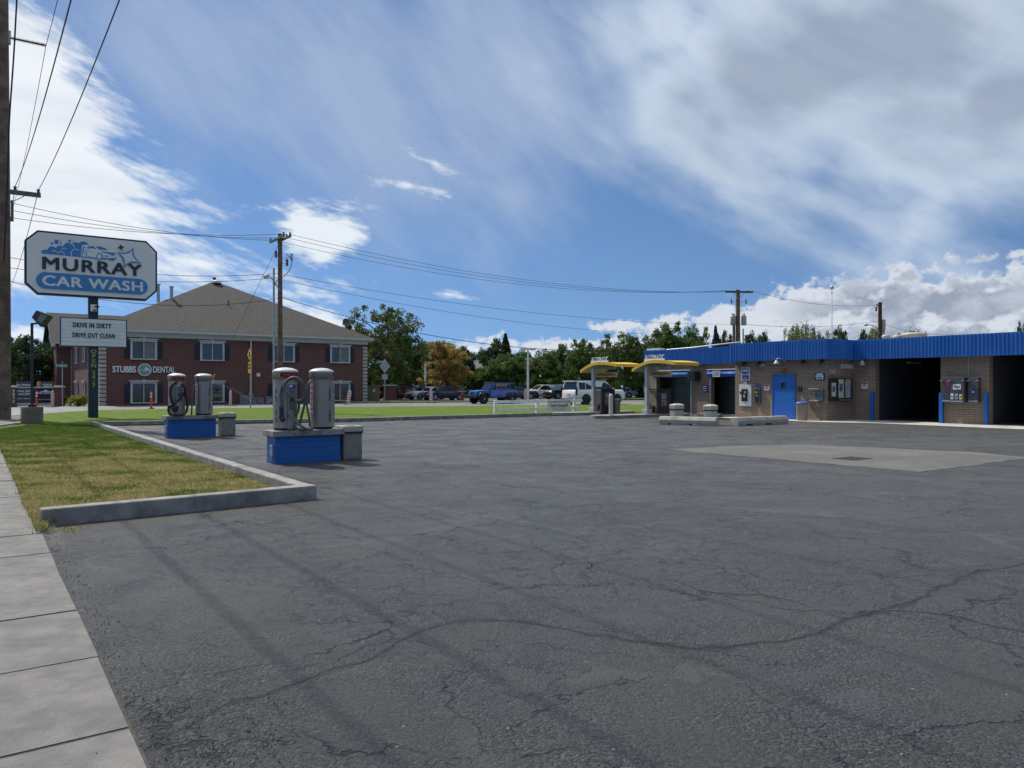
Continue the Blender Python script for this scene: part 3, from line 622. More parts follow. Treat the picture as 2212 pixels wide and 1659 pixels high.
m.box(f.w*.03, f.w*.17, -.146, -.1405, f.h*.60, f.h*.69, M_yel); m.build('sticker', kp); m = MB(); m.box(f.w*.065, f.w*.135, -.149, -.1465, f.h*.62, f.h*.67, M_black); m.box(-f.w*.06, f.w*.10, -.145, -.1405, f.h*.42, f.h*.46, M_lett); m.box(-f.w*.03, f.w*.04, -.145, -.1405, f.h*.49, f.h*.54, M_lett); m.build('card_slot', kp)
m = MB(); m.lathe([(.07, 0), (.07, .008)], M_signblue, (0, 0, 0), 16); o = m.build('sticker', f.root, loc=(-f.w*.36, -.051, f.h*.62)); o.rotation_euler = (R(90), 0, 0)
f = FX('token_machine', 'narrow grey token machine with a round blue sticker beside the octagonal sign', 'token machine', 31.2, 1632.7, 1644.5, 833.8, 866.6)
m = MB(); m.box(-f.w/2, f.w/2, -.12, -.004, 0, f.h, mat('machine_grey', (.10, .10, .095), .45, .2, .1, 4)); m.build('body', f.root, .012)
m = MB(); m.box(-f.w*.3, f.w*.3, -.126, -.1205, f.h*.08, f.h*.9, M_black); pn = m.build('front_panel', f.root)
m = MB(); m.box(-f.w*.24, f.w*.08, -.133, -.1265, f.h*.66, f.h*.79, M_yel); m.box(-f.w*.16, f.w*.0, -.136, -.1335, f.h*.69, f.h*.76, M_black); m.box(-f.w*.15, f.w*.15, -.13, -.1265, f.h*.5, f.h*.54, M_lett); m.build('card_slot', pn)
m = MB(); m.lathe([(f.w*.45, 0), (f.w*.45, .008)], mat('sticker_blue', (.05, .12, .35), .5, 0, .3, 20), (0, 0, 0), 20); o = m.build('sticker', f.root, loc=(0, -.004, f.h*1.14)); o.rotation_euler = (R(90), 0, 0)
def octa(f, lines):
    m = MB(); w_, h_ = f.w / 2, f.h; c_ = .32
    P = [(-w_*(1-c_*1), 0), (w_*(1-c_), 0), (w_, h_*c_*.7), (w_, h_*(1-c_*.7)), (w_*(1-c_), h_), (-w_*(1-c_), h_), (-w_, h_*(1-c_*.7)), (-w_, h_*c_*.7)]
    m.xprism(P, -.02, -.004, M_lett, 'y'); m.build('plate', f.root)
    m = MB(); P = [(-w_*.9, h_*.66), (w_*.9, h_*.66), (w_*.9, h_*.76), (w_*.62, h_*.95), (-w_*.62, h_*.95), (-w_*.9, h_*.76)]
    m.xprism(P, -.024, -.0205, M_red, 'y')
    for z_ in lines: m.box(-w_*.66, w_*.5, -.023, -.0205, h_*z_, h_*(z_+.05), M_black)
    m.build('lettering', f.root)
octa(FX('octagonal_sign', 'white octagonal sign with a red band, between token machine and blue door', 'sign', 31.2, 1650.5, 1662.5, 824.5, 838.7, 'octagonal red and white signs'), (.5, .4, .3))
octa(FX('octagonal_sign', 'white octagonal sign with a red band, beside the left wash bay opening', 'sign', 33.3, 1861, 1875, 820.7, 834.7, 'octagonal red and white signs'), (.5, .4, .3))
f = FX('house_number', 'small white house number 148 high on the brown wall', 'house number', 31.2, 1642, 1652, 781.5, 786.5)
m = MB(); m.text('148', f.h * 1.3, M_lett, (0, -.012, f.h / 2), depth=.012, bold=.004, sx=1.1, space=1.3); tag(m.build('house_number', None), f.root['label'], 'house number')
_o = bpy.data.objects['house_number.001'] if 'house_number.001' in bpy.data.objects else None
_o.location = f.root.location; _o.rotation_euler = f.root.rotation_euler; bpy.data.objects.remove(f.root); _o.name = 'house_number'
f = FX('warning_sign', 'faded red lettered warning sign directly above the blue door', 'sign', 31.2, 1689.6, 1700.3, 789.7, 801)
m = MB(); m.box(-f.w/2, f.w/2, -.012, -.004, 0, f.h, mat('faded_red_sign', (.22, .10, .09), .7, 0, .2, 9)); m.build('panel', f.root)
m = MB(); [m.box(-f.w*.4, f.w*.4, -.016, -.0125, f.h*z_, f.h*(z_+.1), M_red) for z_ in (.1, .32, .54, .76)]; m.build('lettering', f.root)
f = FX('letter_box', 'small dark letter box on the wall right of the blue door', 'letter box', 31.2, 1725.5, 1733, 829.5, 840.5)
m = MB(); m.box(-f.w/2, f.w/2, -.10, -.004, 0, f.h*.85, mat('brown_metal', (.05, .035, .03), .5)); m.build('body', f.root, .008)
m = MB(); m.xprism([(-.002, f.h*.86), (-.13, f.h*.86), (-.12, f.h*.92), (-.002, f.h)], -f.w/2-.01, f.w/2+.01, M_black, 'x'); m.build('lid', f.root)
f = FX('rinse_water_sign', 'dark blue sign reading RINSE WATER on the wall beside the change corner', 'sign', 31.2, 1760.6, 1782.3, 800.8, 816.6)
m = MB(); m.box(-f.w/2, f.w/2, -.03, -.004, 0, f.h, mat('sign_navy', (.012, .04, .15), .5)); m.build('panel', f.root, .004)
m = MB(); m.text('RINSE', .125, M_lett, (0, -.033, f.h*.80), depth=.005, bold=.006, sx=.95); m.text('WATER', .125, M_lett, (0, -.033, f.h*.50), depth=.005, bold=.006, sx=.95)
for x_ in (-.13, 0, .13): m.box(x_-.028, x_+.028, -.036, -.0305, f.h*.10, f.h*.30, M_lett); m.box(x_-.014, x_+.014, -.037, -.0365, f.h*.30, f.h*.33, M_lett)
m.build('lettering', f.root)
f = FX('towel_dispenser', 'steel shelf unit with open trays, low on the wall right of the blue door', 'dispenser', 31.2, 1751, 1780.5, 834, 864)
w_, h_ = f.w, f.h
m = MB(); m.box(-w_*.1, w_*.5, -.10, -.004, h_*.1, h_*.95, mat('dull_steel', (.16, .17, .17), .38, .7, .15, 4)); m.build('body', f.root, .008)
m = MB(); m.box(-w_*.45, w_*.3, -.24, -.05, h_*.93, h_*.98, M_galv); m.build('tray', f.root, .01)
m = MB(); m.box(-w_*.4, w_*.28, -.24, -.05, h_*.10, h_*.15, M_galv); m.build('tray', f.root, .01)
m = MB(); m.cyl((-w_*.05, -.2, h_*.6), (-w_*.05, -.2, h_*.75), .035, M_steel); m.cyl((-w_*.05, -.2, h_*.68), (w_*.4, -.12, h_*.66), .01, M_steel); m.build('nozzle', f.root); m = MB(); m.cyl((w_*.2, -.06, h_*.1), (w_*.2, -.06, -h_*.2), .02, M_steel); m.build('drain_pipe', f.root)
# change corner
f = FY('change_machine', 'black change machine cabinet with three poster panels under the CHANGE letters', 'change machine', aC1, 1789.3, 1833, 811.9, 862.3)
w_, h_ = f.w, f.h
m = MB(); m.box(-w_*.5, -w_*.24, -.14, -.004, .0, h_, mat('cabinet_dark', (.035, .037, .04), .42, .2, .1, 4)); m.box(-w_*.235, w_*.5, -.20, -.004, 0, h_, MATS['cabinet_dark']); m.build('cabinet', f.root, .008)
M_post = mat('poster_cream', (.50, .50, .36), .5, 0, .1, 3); M_postb = mat('poster_blue_figure', (.03, .07, .25), .5, 0, .4, 12)
for (x0, x1, z0, z1, y_, mm) in ((-.48, -.27, .22, .80, -.142, M_post), (-.205, .05, .16, .95, -.203, M_post), (.13, .39, .16, .95, -.203, mat('poster_grey', (.33, .34, .40), .5, 0, .2, 4))):
    m = MB(); m.box(w_*x0, w_*x1, y_ - .006, y_, h_*z0, h_*z1, mm); o = m.build('poster', f.root)
    if mm is M_post:
        m = MB(); xc = (x0 + x1) / 2 * w_; hw = (x1 - x0) * w_ / 2
        for k_ in range(9): 
            a_ = rnd.uniform(0, 6.28); zz = h_ * (z0 + (z1 - z0) * (.35 + .045 * k_)); m.box(xc - hw * rnd.uniform(.3, .9), xc + hw * rnd.uniform(.2, .9), y_ - .010 - k_ * .0004, y_ - .0065, zz, zz + h_ * .03, M_postb)
        m.build('picture', o)
m = MB(); m.box(-w_*.2, w_*.08, -.235, -.203, h_*.03, h_*.10, M_steel); m.box(w_*.14, w_*.42, -.235, -.203, h_*.03, h_*.10, M_steel); m.build('coin_tray', f.root)
f = FY('change_letters', 'grey block letters CHANGE above the change machine', 'sign', aC1, 1814.5, 1843.8, 781, 793)
m = MB(); m.text('CHANGE', f.h * 1.15, mat('grey_letter', (.66, .66, .62), .6, 0, .1, 5), (0, -.03, f.h / 2), depth=.05, bold=.007, sx=f.w / (f.h * 1.15 * 4.25))
o = m.build('change_letters'); o.location = f.root.location; o.rotation_euler = f.root.rotation_euler; tag(o, f.root['label'], 'sign'); bpy.data.objects.remove(f.root); o.name = 'change_letters'
f = FY('square_sign', 'pale square sign with a round emblem under the conduit, left of the CHANGE letters', 'sign', aC1, 1790.8, 1801.6, 792, 803.9)
m = MB(); m.box(-f.w/2, f.w/2, -.06, -.004, 0, f.h, mat('cream_plate', (.42, .40, .33), .6)); m.build('panel', f.root, .005)
m = MB(); m.lathe([(f.w*.32, 0), (f.w*.32, .004)], mat('grey_print', (.12, .12, .10), .6, 0, .4, 30), (0, 0, 0), 18); m.lathe([(f.w*.2, .0042), (f.w*.2, .006)], MATS['cream_plate'], (0, 0, 0), 18); o = m.build('emblem', f.root, loc=(0, -.061, f.h/2)); o.rotation_euler = (R(90), 0, 0)
for lab, px0, px1, py0, py1 in (('upright white paper notice right of the change machine', 1838, 1846.3, 822.8, 836.4), ('wide cream paper notice low beside the change machine', 1838, 1848.3, 841.5, 851.8)):
    f = FY('paper_notice', lab, 'notice', aC1, px0, px1, py0, py1, 'paper notices beside the change machine')
    m = MB(); m.box(-f.w/2, f.w/2, -.012, -.004, 0, f.h, M_paper); m.build('sheet', f.root)
    m = MB(); [m.box(-f.w*.38, f.w*(.38 if k_ % 2 else .2), -.015, -.0125, f.h*(.15 + .14*k_), f.h*(.19 + .14*k_), MATS['grey_print']) for k_ in range(5)]; m.build('lettering', f.root)
# three machines on the pillar between the bays
M_cab = mat('cabinet_grey', (.075, .078, .082), .42, .25, .1, 4)
vm = [('vending_machine', 'narrow vending cabinet with a dark product window, leftmost of three on the pillar', 2040, 2059, 811, 863, 0), ('vending_machine', 'wide grey vending cabinet with notice and three stickers, middle of the pillar', 2060.5, 2091, 811, 864, 1), ('vending_machine', 'plain grey vending cabinet with one small blue sticker, rightmost on the pillar', 2098, 2119, 811, 864, 2)]
for nm, lab, px0, px1, py0, py1, kd in vm:
    f = FX(nm, lab, 'vending machine', 33.3, px0, px1, py0, py1, 'vending machines on the pillar'); w_, h_ = f.w, f.h
    dp = (.22, .34, .22)[kd]
    m = MB(); m.box(-w_/2, w_/2, -dp, -.004, 0, h_, M_cab); m.build('cabinet', f.root, .012)
    m = MB(); m.box(-w_*.44, w_*.44, -dp-.03, -dp-.0005, h_*.015, h_*.07, M_galv); m.build('delivery_tray', f.root)
    if kd == 0:
        m = MB(); m.box(-w_*.16, w_*.42, -dp-.006, -dp-.0005, h_*.12, h_*.92, glass('machine_glass', (.02, .018, .025))); o = m.build('window', f.root)
        m = MB(); m.box(-w_*.12, w_*.38, -dp-.010, -dp-.0065, h_*.62, h_*.9, mat('poster_maroon', (.20, .03, .06), .5, 0, .4, 8)); [m.box(-w_*.12, w_*.38, -dp-.010, -dp-.0065, h_*z_, h_*(z_+.08), mat('dark_pack', (.06, .06, .09), .5, 0, .5, 12)) for z_ in (.15, .27, .39, .51)]; m.build('product', o)
    if kd == 1:
        m = MB(); m.box(-w_*.28, w_*.28, -dp-.008, -dp-.0005, h_*.52, h_*.74, M_paper); m.box(-w_*.2, w_*.2, -dp-.011, -dp-.0085, h_*.60, h_*.66, MATS['grey_print']); m.build('notice', f.root)
        for x_, cc, hh in ((-.36, (.6, .6, .6), .24), (-.05, (.35, .38, .45), .22), (.26, (.7, .6, .1), .20)):
            m = MB(); mm = mat('sticker_%d' % int(cc[0] * 100), cc, .5, 0, .3, 14); m.box(w_*x_-w_*.09, w_*x_+w_*.11, -dp-.006, -dp-.0005, h_*.13, h_*(.13+hh), mm); m.box(w_*x_-w_*.06, w_*x_+w_*.08, -dp-.009, -dp-.0065, h_*.2, h_*.25, M_signblue); m.build('sticker', f.root)
    if kd == 2:
        m = MB(); m.box(-w_*.18, w_*.12, -dp-.006, -dp-.0005, h_*.34, h_*.52, M_signblue); m.box(-w_*.13, w_*.07, -dp-.009, -dp-.0065, h_*.40, h_*.44, M_lett); m.build('sticker', f.root)
    for x_ in (-.46, .46):
        m = MB(); m.box(w_*x_-.05, w_*x_+.05, -dp-.10, -dp-.002, h_*.87, h_*.90, M_galv); m.build('hasp', f.root)
# fixtures by the automatic bays
f = FX('loudspeaker_box', 'dark box hanging at the top right corner of the left automatic bay', 'speaker box', 32.9, 1492, 1508, 797, 818)
m = MB(); m.box(-f.w/2, f.w/2, -.3, .2, 0, f.h, M_navy); m.build('housing', f.root, .01); m = MB(); m.box(-f.w*.38, f.w*.38, -.306, -.3005, f.h*.1, f.h*.9, M_black); m.build('front_panel', f.root)
for px0, px1, lab in ((1505, 1520, 'small blue instruction sign with red spot between the two automatic bays'), (1391, 1402, 'small blue instruction sign left of the left automatic bay')):
    f = FX('instruction_sign', lab, 'sign', 33.2, px0 + (0 if px0 < 1400 else 13), px1 + (0 if px0 < 1400 else 10), 826, 842, 'blue instruction signs at the automatic bays')
    m = MB(); m.box(-f.w/2, f.w/2, -.03, -.004, 0, f.h, MATS['sign_navy']); m.build('panel', f.root)
    m = MB(); m.box(-f.w*.4, f.w*.25, -.034, -.0305, f.h*.7, f.h*.82, M_lett); m.text('STOP', f.h*.24, M_lett, (-f.w*.1, -.033, f.h*.48), depth=.004, bold=.004); m.box(-f.w*.4, f.w*.3, -.034, -.0305, f.h*.15, f.h*.24, M_lett); m.box(f.w*.26, f.w*.42, -.036, -.0305, f.h*.35, f.h*.6, M_red); m.build('lettering', f.root)
f = FX('notice_sign', 'white notice hanging on the right blue bay hood', 'sign', 32.9, 1540, 1556, 796, 809)
m = MB(); m.box(-f.w/2, f.w/2, -.03, -.01, 0, f.h, M_paper); m.build('sheet', f.root); m = MB(); [m.box(-f.w*.4, f.w*.4, -.034, -.0305, f.h*z_, f.h*(z_+.07), MATS['grey_print']) for z_ in (.2, .4, .6, .8)]; m.build('lettering', f.root)

# ================================================================ brick dental office
M_brick = brick_mat('red_brick', (.175, .068, .055), (.125, .050, .044), (.20, .13, .11), .43, .15, .020, .006, rough=.85)
M_shing = mat('roof_shingle', (.058, .055, .052), .95, 0, .38, 5.5, .8, 18, dirt=(.033, .031, .030), ds=7, dth=(.46, .62))
M_trim = mat('cream_trim', (.52, .52, .49), .6, 0, .07, 3)
M_quoin = mat('quoin_stone', (.43, .40, .37), .8, 0, .12, 4)
M_shut = mat('navy_shutter', (.012, .018, .035), .5, 0, .2, 4)
M_wing = mat('clapboard', (.50, .50, .48), .7, 0, .08, 2)
DX, DY = -31.95, 59.0
de = thing('dental_office', 'two storey red brick office with a grey pyramid shingle roof and cream window trim', 'building', (DX, DY, 0), TH)
LW, LD = 22.3, 21.4
def t_of(px): k = (px - CX) / FW; return (DX - k * DY) / (k * .578 - .816)
m = MB(); m.box(0, LW, 0, LD, 0, 5.6, M_brick); m.build('wall', de)
m = MB(); m.box(-1.3, 9, LD + .01, LD + 11, 0, 5.7, M_brick); m.build('wing_wall', de)
# wing roof: gable ridge along x
m = MB(); x0, x1, y0, y1, ze, zr = -1.8, 12, LD - .6, LD + 11.6, 5.7, 9.25; ym = (y0 + y1) / 2
for (A_, B_, C_, D_) in (((x0, y0, ze), (x1, y0, ze), (x1, ym, zr), (x0, ym, zr)), ((x1, y1, ze), (x0, y1, ze), (x0, ym, zr), (x1, ym, zr))): m.quad(A_, B_, C_, D_, M_shing)
m.quad((x0, y0, ze - .2), (x0, ym, zr - .2), (x0, ym, zr), (x0, y0, ze), M_trim); m.quad((x0, y1, ze - .2), (x0, ym, zr - .2), (x0, ym, zr), (x0, y1, ze), M_trim)
m.build('wing_roof', de)
m = MB(); m.add([(-1.35, LD + .02, 5.5), (-1.35, LD + 11, 5.5), (-1.35, ym, zr - .3)], [(0, 2, 1)], M_wing)
for i in range(10): z_ = 5.7 + i * .33; hw = (zr - .35 - z_) / (zr - ze) * 5.9; m.box(-1.39, -1.352, ym - hw, ym + hw, z_, z_ + .02, M_trim)
m.build('gable', de)
# main hip roof
ov = .55; zp = 11.75; cx_, cy_ = LW / 2, LD / 2; m = MB()
cor = [(-ov, -ov, 6.0), (LW + ov, -ov, 6.0), (LW + ov, LD + ov, 6.0), (-ov, LD + ov, 6.0)]
for i in range(4): m.add([cor[i], cor[(i + 1) % 4], (cx_, cy_, zp)], [(0, 1, 2)], M_shing)
roof = m.build('roof', de)
m = MB()
m.box(-ov, LW + ov, -ov, -ov + .12, 5.80, 5.99, M_trim); m.box(-ov, -ov + .12, -ov + .12, LD + ov, 5.80, 5.99, M_trim); m.box(LW + ov - .12, LW + ov, -ov + .12, LD + ov, 5.80, 5.99, M_trim)
m.box(-ov + .12, LW + ov - .12, -ov + .12, LD + ov, 5.72, 5.78, M_trim)
m.box(-.10, LW + .1, -.14, -.004, 5.42, 5.74, M_trim); m.box(-.14, -.004, 0, LD, 5.42, 5.74, M_trim)
m.build('eaves', de, .01)
m = MB(); 
for (x, y) in ((t_of(541), -.10),): m.box(x - .06, x + .06, y - .08, y + .02, .2, 5.42, M_trim)
m.build('downspout', de)
def quoins(x, y, face):
    m = MB(); z_ = .02; k_ = 0
    while z_ < 5.3:
        h_ = .25
        if face == 'f': m.box(x, x + .46, y - .06, y - .002, z_, z_ + h_, M_quoin)
        else: m.box(x - .06, x - .002, y, y + .50, z_, z_ + h_, M_quoin)
        z_ += .33
    return m.build('quoins', de, .01)
quoins(-.06, 0, 'f'); quoins(0, .02, 's'); quoins(LW - .40, 0, 'f'); quoins(0, LD - .5, 's')
M_gl = glass('window_glass', (.025, .032, .04), .05)
M_blind = mat('window_blind', (.16, .18, .19), .6, 0, .3, 6)
def window(xc, w_, z0, z1, face='f', var=0):
    """frame with sliding sashes, crown and keystone, two shutters"""
    def T_():
        mm = MB(); 
        if face == 's': mm.T = Matrix.Rotation(R(-90), 4, 'Z')
        return mm
    # local: x along wall (to the right as seen), y<0 outwards
    def X(x): return x if face == 'f' else x
    h = w_ / 2
    m = T_(); o0 = xc
    m.box(o0-h, o0-h+.16, -.09, -.003, z0, z1-.32, M_trim); m.box(o0+h-.16, o0+h, -.09, -.003, z0, z1-.32, M_trim)
    m.box(o0-h, o0+h, -.12, -.004, z0-.09, z0, M_trim); m.box(o0-h, o0+h, -.11, -.003, z1-.32, z1-.16, M_trim); m.box(o0-h-.12, o0+h+.12, -.17, -.003, z1-.16, z1-.06, M_trim)
    m.xprism([(o0-.09, z1-.33), (o0+.09, z1-.33), (o0+.14, z1), (o0-.14, z1)], -.19, -.003, M_trim, 'y')
    m.box(o0-.035, o0+.035, -.05, -.002, z0, z1-.32, M_trim)
    fr = m.build('window', de, .006)
    m = T_(); m.quad((o0-h+.16, -.03, z0), (o0-.035, -.03, z0), (o0-.035, -.03, z1-.32), (o0-h+.16, -.03, z1-.32), M_gl)
    m.quad((o0+.035, -.03, z0), (o0+h-.16, -.03, z0), (o0+h-.16, -.03, z1-.32), (o0+.035, -.03, z1-.32), M_blind if var == 1 else M_gl)
    m.build('pane', fr)
    if var == 2:
        m = T_(); nb = 9
        for i in range(nb): xx = o0-h+.2 + (w_-.4) * i / nb; m.box(xx, xx+.05, -.029+.0, -.012, z0+.02, z1-.34, M_blind)
        m.build('blind', fr)
    for s_ in (-1, 1):
        m = T_(); xa = o0 + s_ * (h + .04); xb = o0 + s_ * (h + .42); xl, xr = min(xa, xb), max(xa, xb)
        m.box(xl, xr, -.045, -.003, z0, z1-.34, M_shut)
        for q in range(14): zz = z0 + .08 + (z1-.34-z0-.16) * q / 14; m.box(xl+.05, xr-.05, -.058, -.0455, zz, zz+.05, M_shut)
        m.build('shutter', de)
wins = [(310.5, 1, 0), (458.5, 0, 2), (613, 0, 0), (734.5, 1, 2)]
for (px, v1, v2) in wins:
    xc = t_of(px); window(xc, 1.95, 3.72, 5.40, 'f', v1); window(xc, 1.95, .22, 2.05, 'f', v2)
for yc in (4.5, 10.3, 16.4): window(-yc, 1.9, 3.72, 5.40, 's', 1); window(-yc, 1.9, .22, 2.05, 's', 1)
# roof pipes and vent
def roof_z(x, y): return 6.0 + (zp - 6.0) * min((y + ov) / (cy_ + ov), (x + ov) / (cx_ + ov), (LW + ov - x) / (cx_ + ov))
def pr(px, py):   # point on the front roof slope seen at px, py
    for i in range(400):
        y = -ov + i * .03; wx = DX - .578 * y; wy = DY + .816 * y; k = (px - CX) / FW; t = (wx - k * wy) / (k * .578 - .816)
        d = wy + .578 * t; z = 6.0 + (zp - 6.0) * (y + ov) / (cy_ + ov)
        if HY - (z - EYE) * FW / d <= py: return t, y, z
    return t, y, z
for (px, py, r_, h_) in ((370.5, 640, .14, 1.0), (493, 655, .05, .35)):
    t, y, z = pr(px, py); m = MB(); m.cyl((t, y, z - .2), (t, y, z + h_), r_, M_galv if r_ > .1 else M_black); m.lathe([(r_ * 1.5, h_), (r_ * 1.5, h_ + .08)], M_galv if r_ > .1 else M_black, (t, y, z), 12); m.build('roof_pipe', roof)
t, y, z = pr(370, 640); m = MB(); m.cyl((t - .9, y + .9, z - .3), (t - .9, y + .9, z + 1.25), .13, M_galv); m.lathe([(.2, 1.25), (.2, 1.33)], M_galv, (t - .9, y + .9, z), 12); m.build('roof_pipe', roof)
t, y, z = pr(468, 608); m = MB(); m.lathe([(.42, 0), (.42, .14), (.28, .26), (.05, .30)], M_white, (t, y, z + .05), 18); m.build('roof_vent', roof)
m = MB(); m.lathe([(.12, 0), (.12, .3), (.18, .3), (.18, .4)], M_shut, (cx_, cy_, zp - .05), 12); m.build('roof_vent', roof)
# satellite dish at the right end of the roof
t, y = LW - 1.2, 2.2; z = roof_z(t, y); m = MB(); m.cyl((t, y, z - .1), (t, y, z + .5), .03, M_black); ds = m.build('dish_arm', roof); m = MB(); m.lathe([(.0, 0), (.22, .03), (.42, .12)], mat('dish_grey', (.08, .08, .085), .6), (0, 0, 0), 18, cap=False); o = m.build('satellite_dish', ds, loc=(t, y - .1, z + .7)); o.rotation_euler = (R(75), 0, R(10))
# bits at the foot of the wall
m = MB(); x = t_of(578); 
for (p0, w_, h_) in ((495, .95, .75), (512, .5, .9), (520, .5, .55), (530, .7, .5), (551, .5, .6)): xx = t_of(p0 + 20); m.box(xx, xx + w_, -.5, -.05, .0, h_, mat('meter_grey', (.20, .21, .22), .5, .2)); 
m.build('meter_boxes', de, .01)
x = t_of(425); m = MB()
for i in range(5):
    for j in range(2): m.cyl((x + i * .42, -.25, .45 + j * .75), (x + i * .42, -.08, .45 + j * .75), .14, mat('meter_dark', (.05, .05, .055), .4), seg=12)
m.box(x - .3, x + 2.1, -.06, -.004, .9, 1.0, MATS['meter_dark']); m.box(x - .3, x + 2.1, -.09, -.004, 1.62, 1.7, MATS['meter_grey']); m.build('gas_meters', de)
x = t_of(493 + 70 * 0 + 63 * 0) ; x = t_of(487 + 0 * 5)
m = MB(); x = t_of(486); m.box(x - .13, x + .13, -.04, -.003, 1.98, 2.24, M_white) if False else m.box(t_of(558) - .15, t_of(558) + .15, -.05, -.003, 2.35, 2.65, M_white); m.build('wall_vent', de)
# dental letters on the front wall
t0 = t_of(238); t1 = t_of(298); t2 = t_of(328); t3 = t_of(380)
ds_ = thing('dental_sign', 'white wall letters STUBBS DENTAL with a round green emblem on the red brick', 'sign', Vector((DX, DY, 0)) + Vector((.816, .578, 0)) * ((t0 + t3) / 2) + Vector((0, 0, 2.35)), TH)
zc = ZP(794, 61) - 2.35; off_ = (t0 + t3) / 2
m = MB(); hh = .52
m.text('STUBBS', hh * 1.35, M_lett, ((t0 + t1) / 2 - off_, -.06, zc), depth=.06, bold=.018, sx=(t1 - t0) / (hh * 1.35 * 3.95)); m.build('lettering', ds_)
m = MB(); m.text('DENTAL', hh * 1.35, M_lett, ((t2 + t3) / 2 - off_, -.06, zc), depth=.06, bold=.012, sx=(t3 - t2) / (hh * 1.35 * 4.05)); m.build('lettering', ds_)
rr = .50; m = MB(); m.lathe([(rr, 0), (rr, .08)], M_lett, (0, 0, 0), 32); m.lathe([(rr * .87, .081), (rr * .87, .09)], mat('emblem_green', (.16, .33, .30), .5, 0, .1, 4), (0, 0, 0), 32)
o = m.build('emblem', ds_, loc=((t1 + t2) / 2 - off_ - .02, -.004, zc)); o.rotation_euler = (R(90), 0, 0)
m = MB(); m.xprism([(-rr*.8, -.06), (rr*.75, -.08), (rr*.8, .0), (rr*.2, -.02), (-rr*.8, .0)], -.104, -.096, M_lett, 'y'); m.xprism([(-rr*.1, .02), (rr*.5, .02), (rr*.55, .1), (rr*.2, .2), (0, .12)], -.104, -.096, M_lett, 'y'); m.build('emblem_figure', ds_, loc=((t1 + t2) / 2 - off_ - .02, 0, zc))
# ================================================================ street and lot furniture
def inv(root):
    return (Matrix.Translation(Vector(root.location)) @ Matrix.Rotation(root.rotation_euler.z, 4, 'Z')).inverted()
def plane_pt(px, py, P0, ang):      # point seen at px,py on the upright plane through P0 along angle ang -> (s along, z)
    k = (px - CX) / FW; c_, s_ = math.cos(ang), math.sin(ang)
    t = (P0[0] - k * P0[1]) / (k * s_ - c_); d = P0[1] + s_ * t
    return t, ZP(py, d)
def outline(m, pts, y0, y1, mt): return m.xprism(pts, y0, y1, mt, 'y')
def ccw(pts):
    a = sum(pts[i][0] * pts[(i + 1) % len(pts)][1] - pts[(i + 1) % len(pts)][0] * pts[i][1] for i in range(len(pts)))
    return pts if a > 0 else pts[::-1]
# ---------------- the big pole sign
M_face = mat('sign_face', (.70, .71, .71), .45, 0, .03, 1); M_ink = mat('sign_ink', (.022, .035, .05), .5, 0, .1, 3)
M_lblue = mat('sign_light_blue', (.045, .22, .50), .45, 0, .06, 2); M_edge = mat('sign_frame_navy', (.02, .018, .05), .4, 0, .1, 2)
PS = PD(201, 36.6)
sg = thing('pole_sign', 'tall pole sign with eight sided car wash board above a white letter board', 'sign', PS, TH)
Pf = PS + Vector((.578 * .21, -.816 * .21, 0)); Pf.z = 0
def SZ(X, Y): return plane_pt(X / 4.608 * .864, (Y / 4.608 + 520) * .864, Pf, TH)
def SR(X, Y): return plane_pt(X / 4.608 * .864, (Y / 4.608 + 780) * .864, Pf, TH)
xl, _ = SZ(283, 600); xr, _ = SZ(1812, 700); _, zt_ = SZ(1060, 290); _, zb_ = SZ(1060, 1003)
chx = .50; chz = .50
oct_ = [(xl + chx, zb_), (xr - chx, zb_), (xr, zb_ + chz), (xr, zt_ - chz), (xr - chx, zt_), (xl + chx, zt_), (xl, zt_ - chz), (xl, zb_ + chz)]
m = MB(); m.box(-.21, .21, -.12, .12, 0, zb_ - .01, mat('pole_teal', (.012, .03, .045), .5, 0, .15, 2)); m.box(-.10, .10, -.08, .08, zb_ - .01, zb_ + .02, M_galv); pole = m.build('pole', sg, .01)
m = MB(); outline(m, oct_, -.20, .20, M_edge); cab_ = m.build('cabinet', sg, .01)
i_ = .085
def inset(P, k): return [(p[0] + (k if p[0] < 0 else -k), p[1] + (k if p[1] < (zb_ + zt_) / 2 else -k)) for p in P]
m = MB(); q_ = [(xl + chx + .03, zb_ + i_), (xr - chx - .03, zb_ + i_), (xr - i_, zb_ + chz + .03), (xr - i_, zt_ - chz - .03), (xr - chx - .03, zt_ - i_), (xl + chx + .03, zt_ - i_), (xl + i_, zt_ - chz - .03), (xl + i_, zb_ + chz + .03)]
outline(m, q_, -.214, -.2005, M_face); fc = m.build('face', cab_)
YF = -.2145
class LAY:
    y = YF
def flat(pts, mt, zoom=True, m_=None):
    mm = m_ or MB(); P = ccw([SZ(*p) for p in pts] if zoom else pts); LAY.y -= .0007
    o = len(mm.v); mm.add([(p[0], LAY.y, p[1]) for p in P], [tuple(range(len(P)))], mt); return mm
def circ(X, Y, r, rz_=None, k=28, a0=0, a1=360): return [(X + r * math.cos(R(a0 + (a1 - a0) * i / k)), Y + (rz_ or r) * math.sin(R(a0 + (a1 - a0) * i / k))) for i in range(k + (0 if a1 - a0 >= 360 else 1))]
lg = MB()
for (X, Y, r) in ((510, 490, 36), (600, 470, 56), (688, 458, 52), (790, 445, 72), (868, 430, 62), (955, 440, 82), (870, 490, 64), (700, 500, 40), (905, 505, 45)):
    P = [p for p in circ(X, Y, r)]; lim = lambda x: 497 + (x - 475) * .098
    P = [(x, min(y, lim(x))) for x, y in P]; flat(P, M_lblue, m_=lg)
flat([(476, 497), (945, 543), (945, 470), (700, 440), (520, 455)], M_lblue, m_=lg)
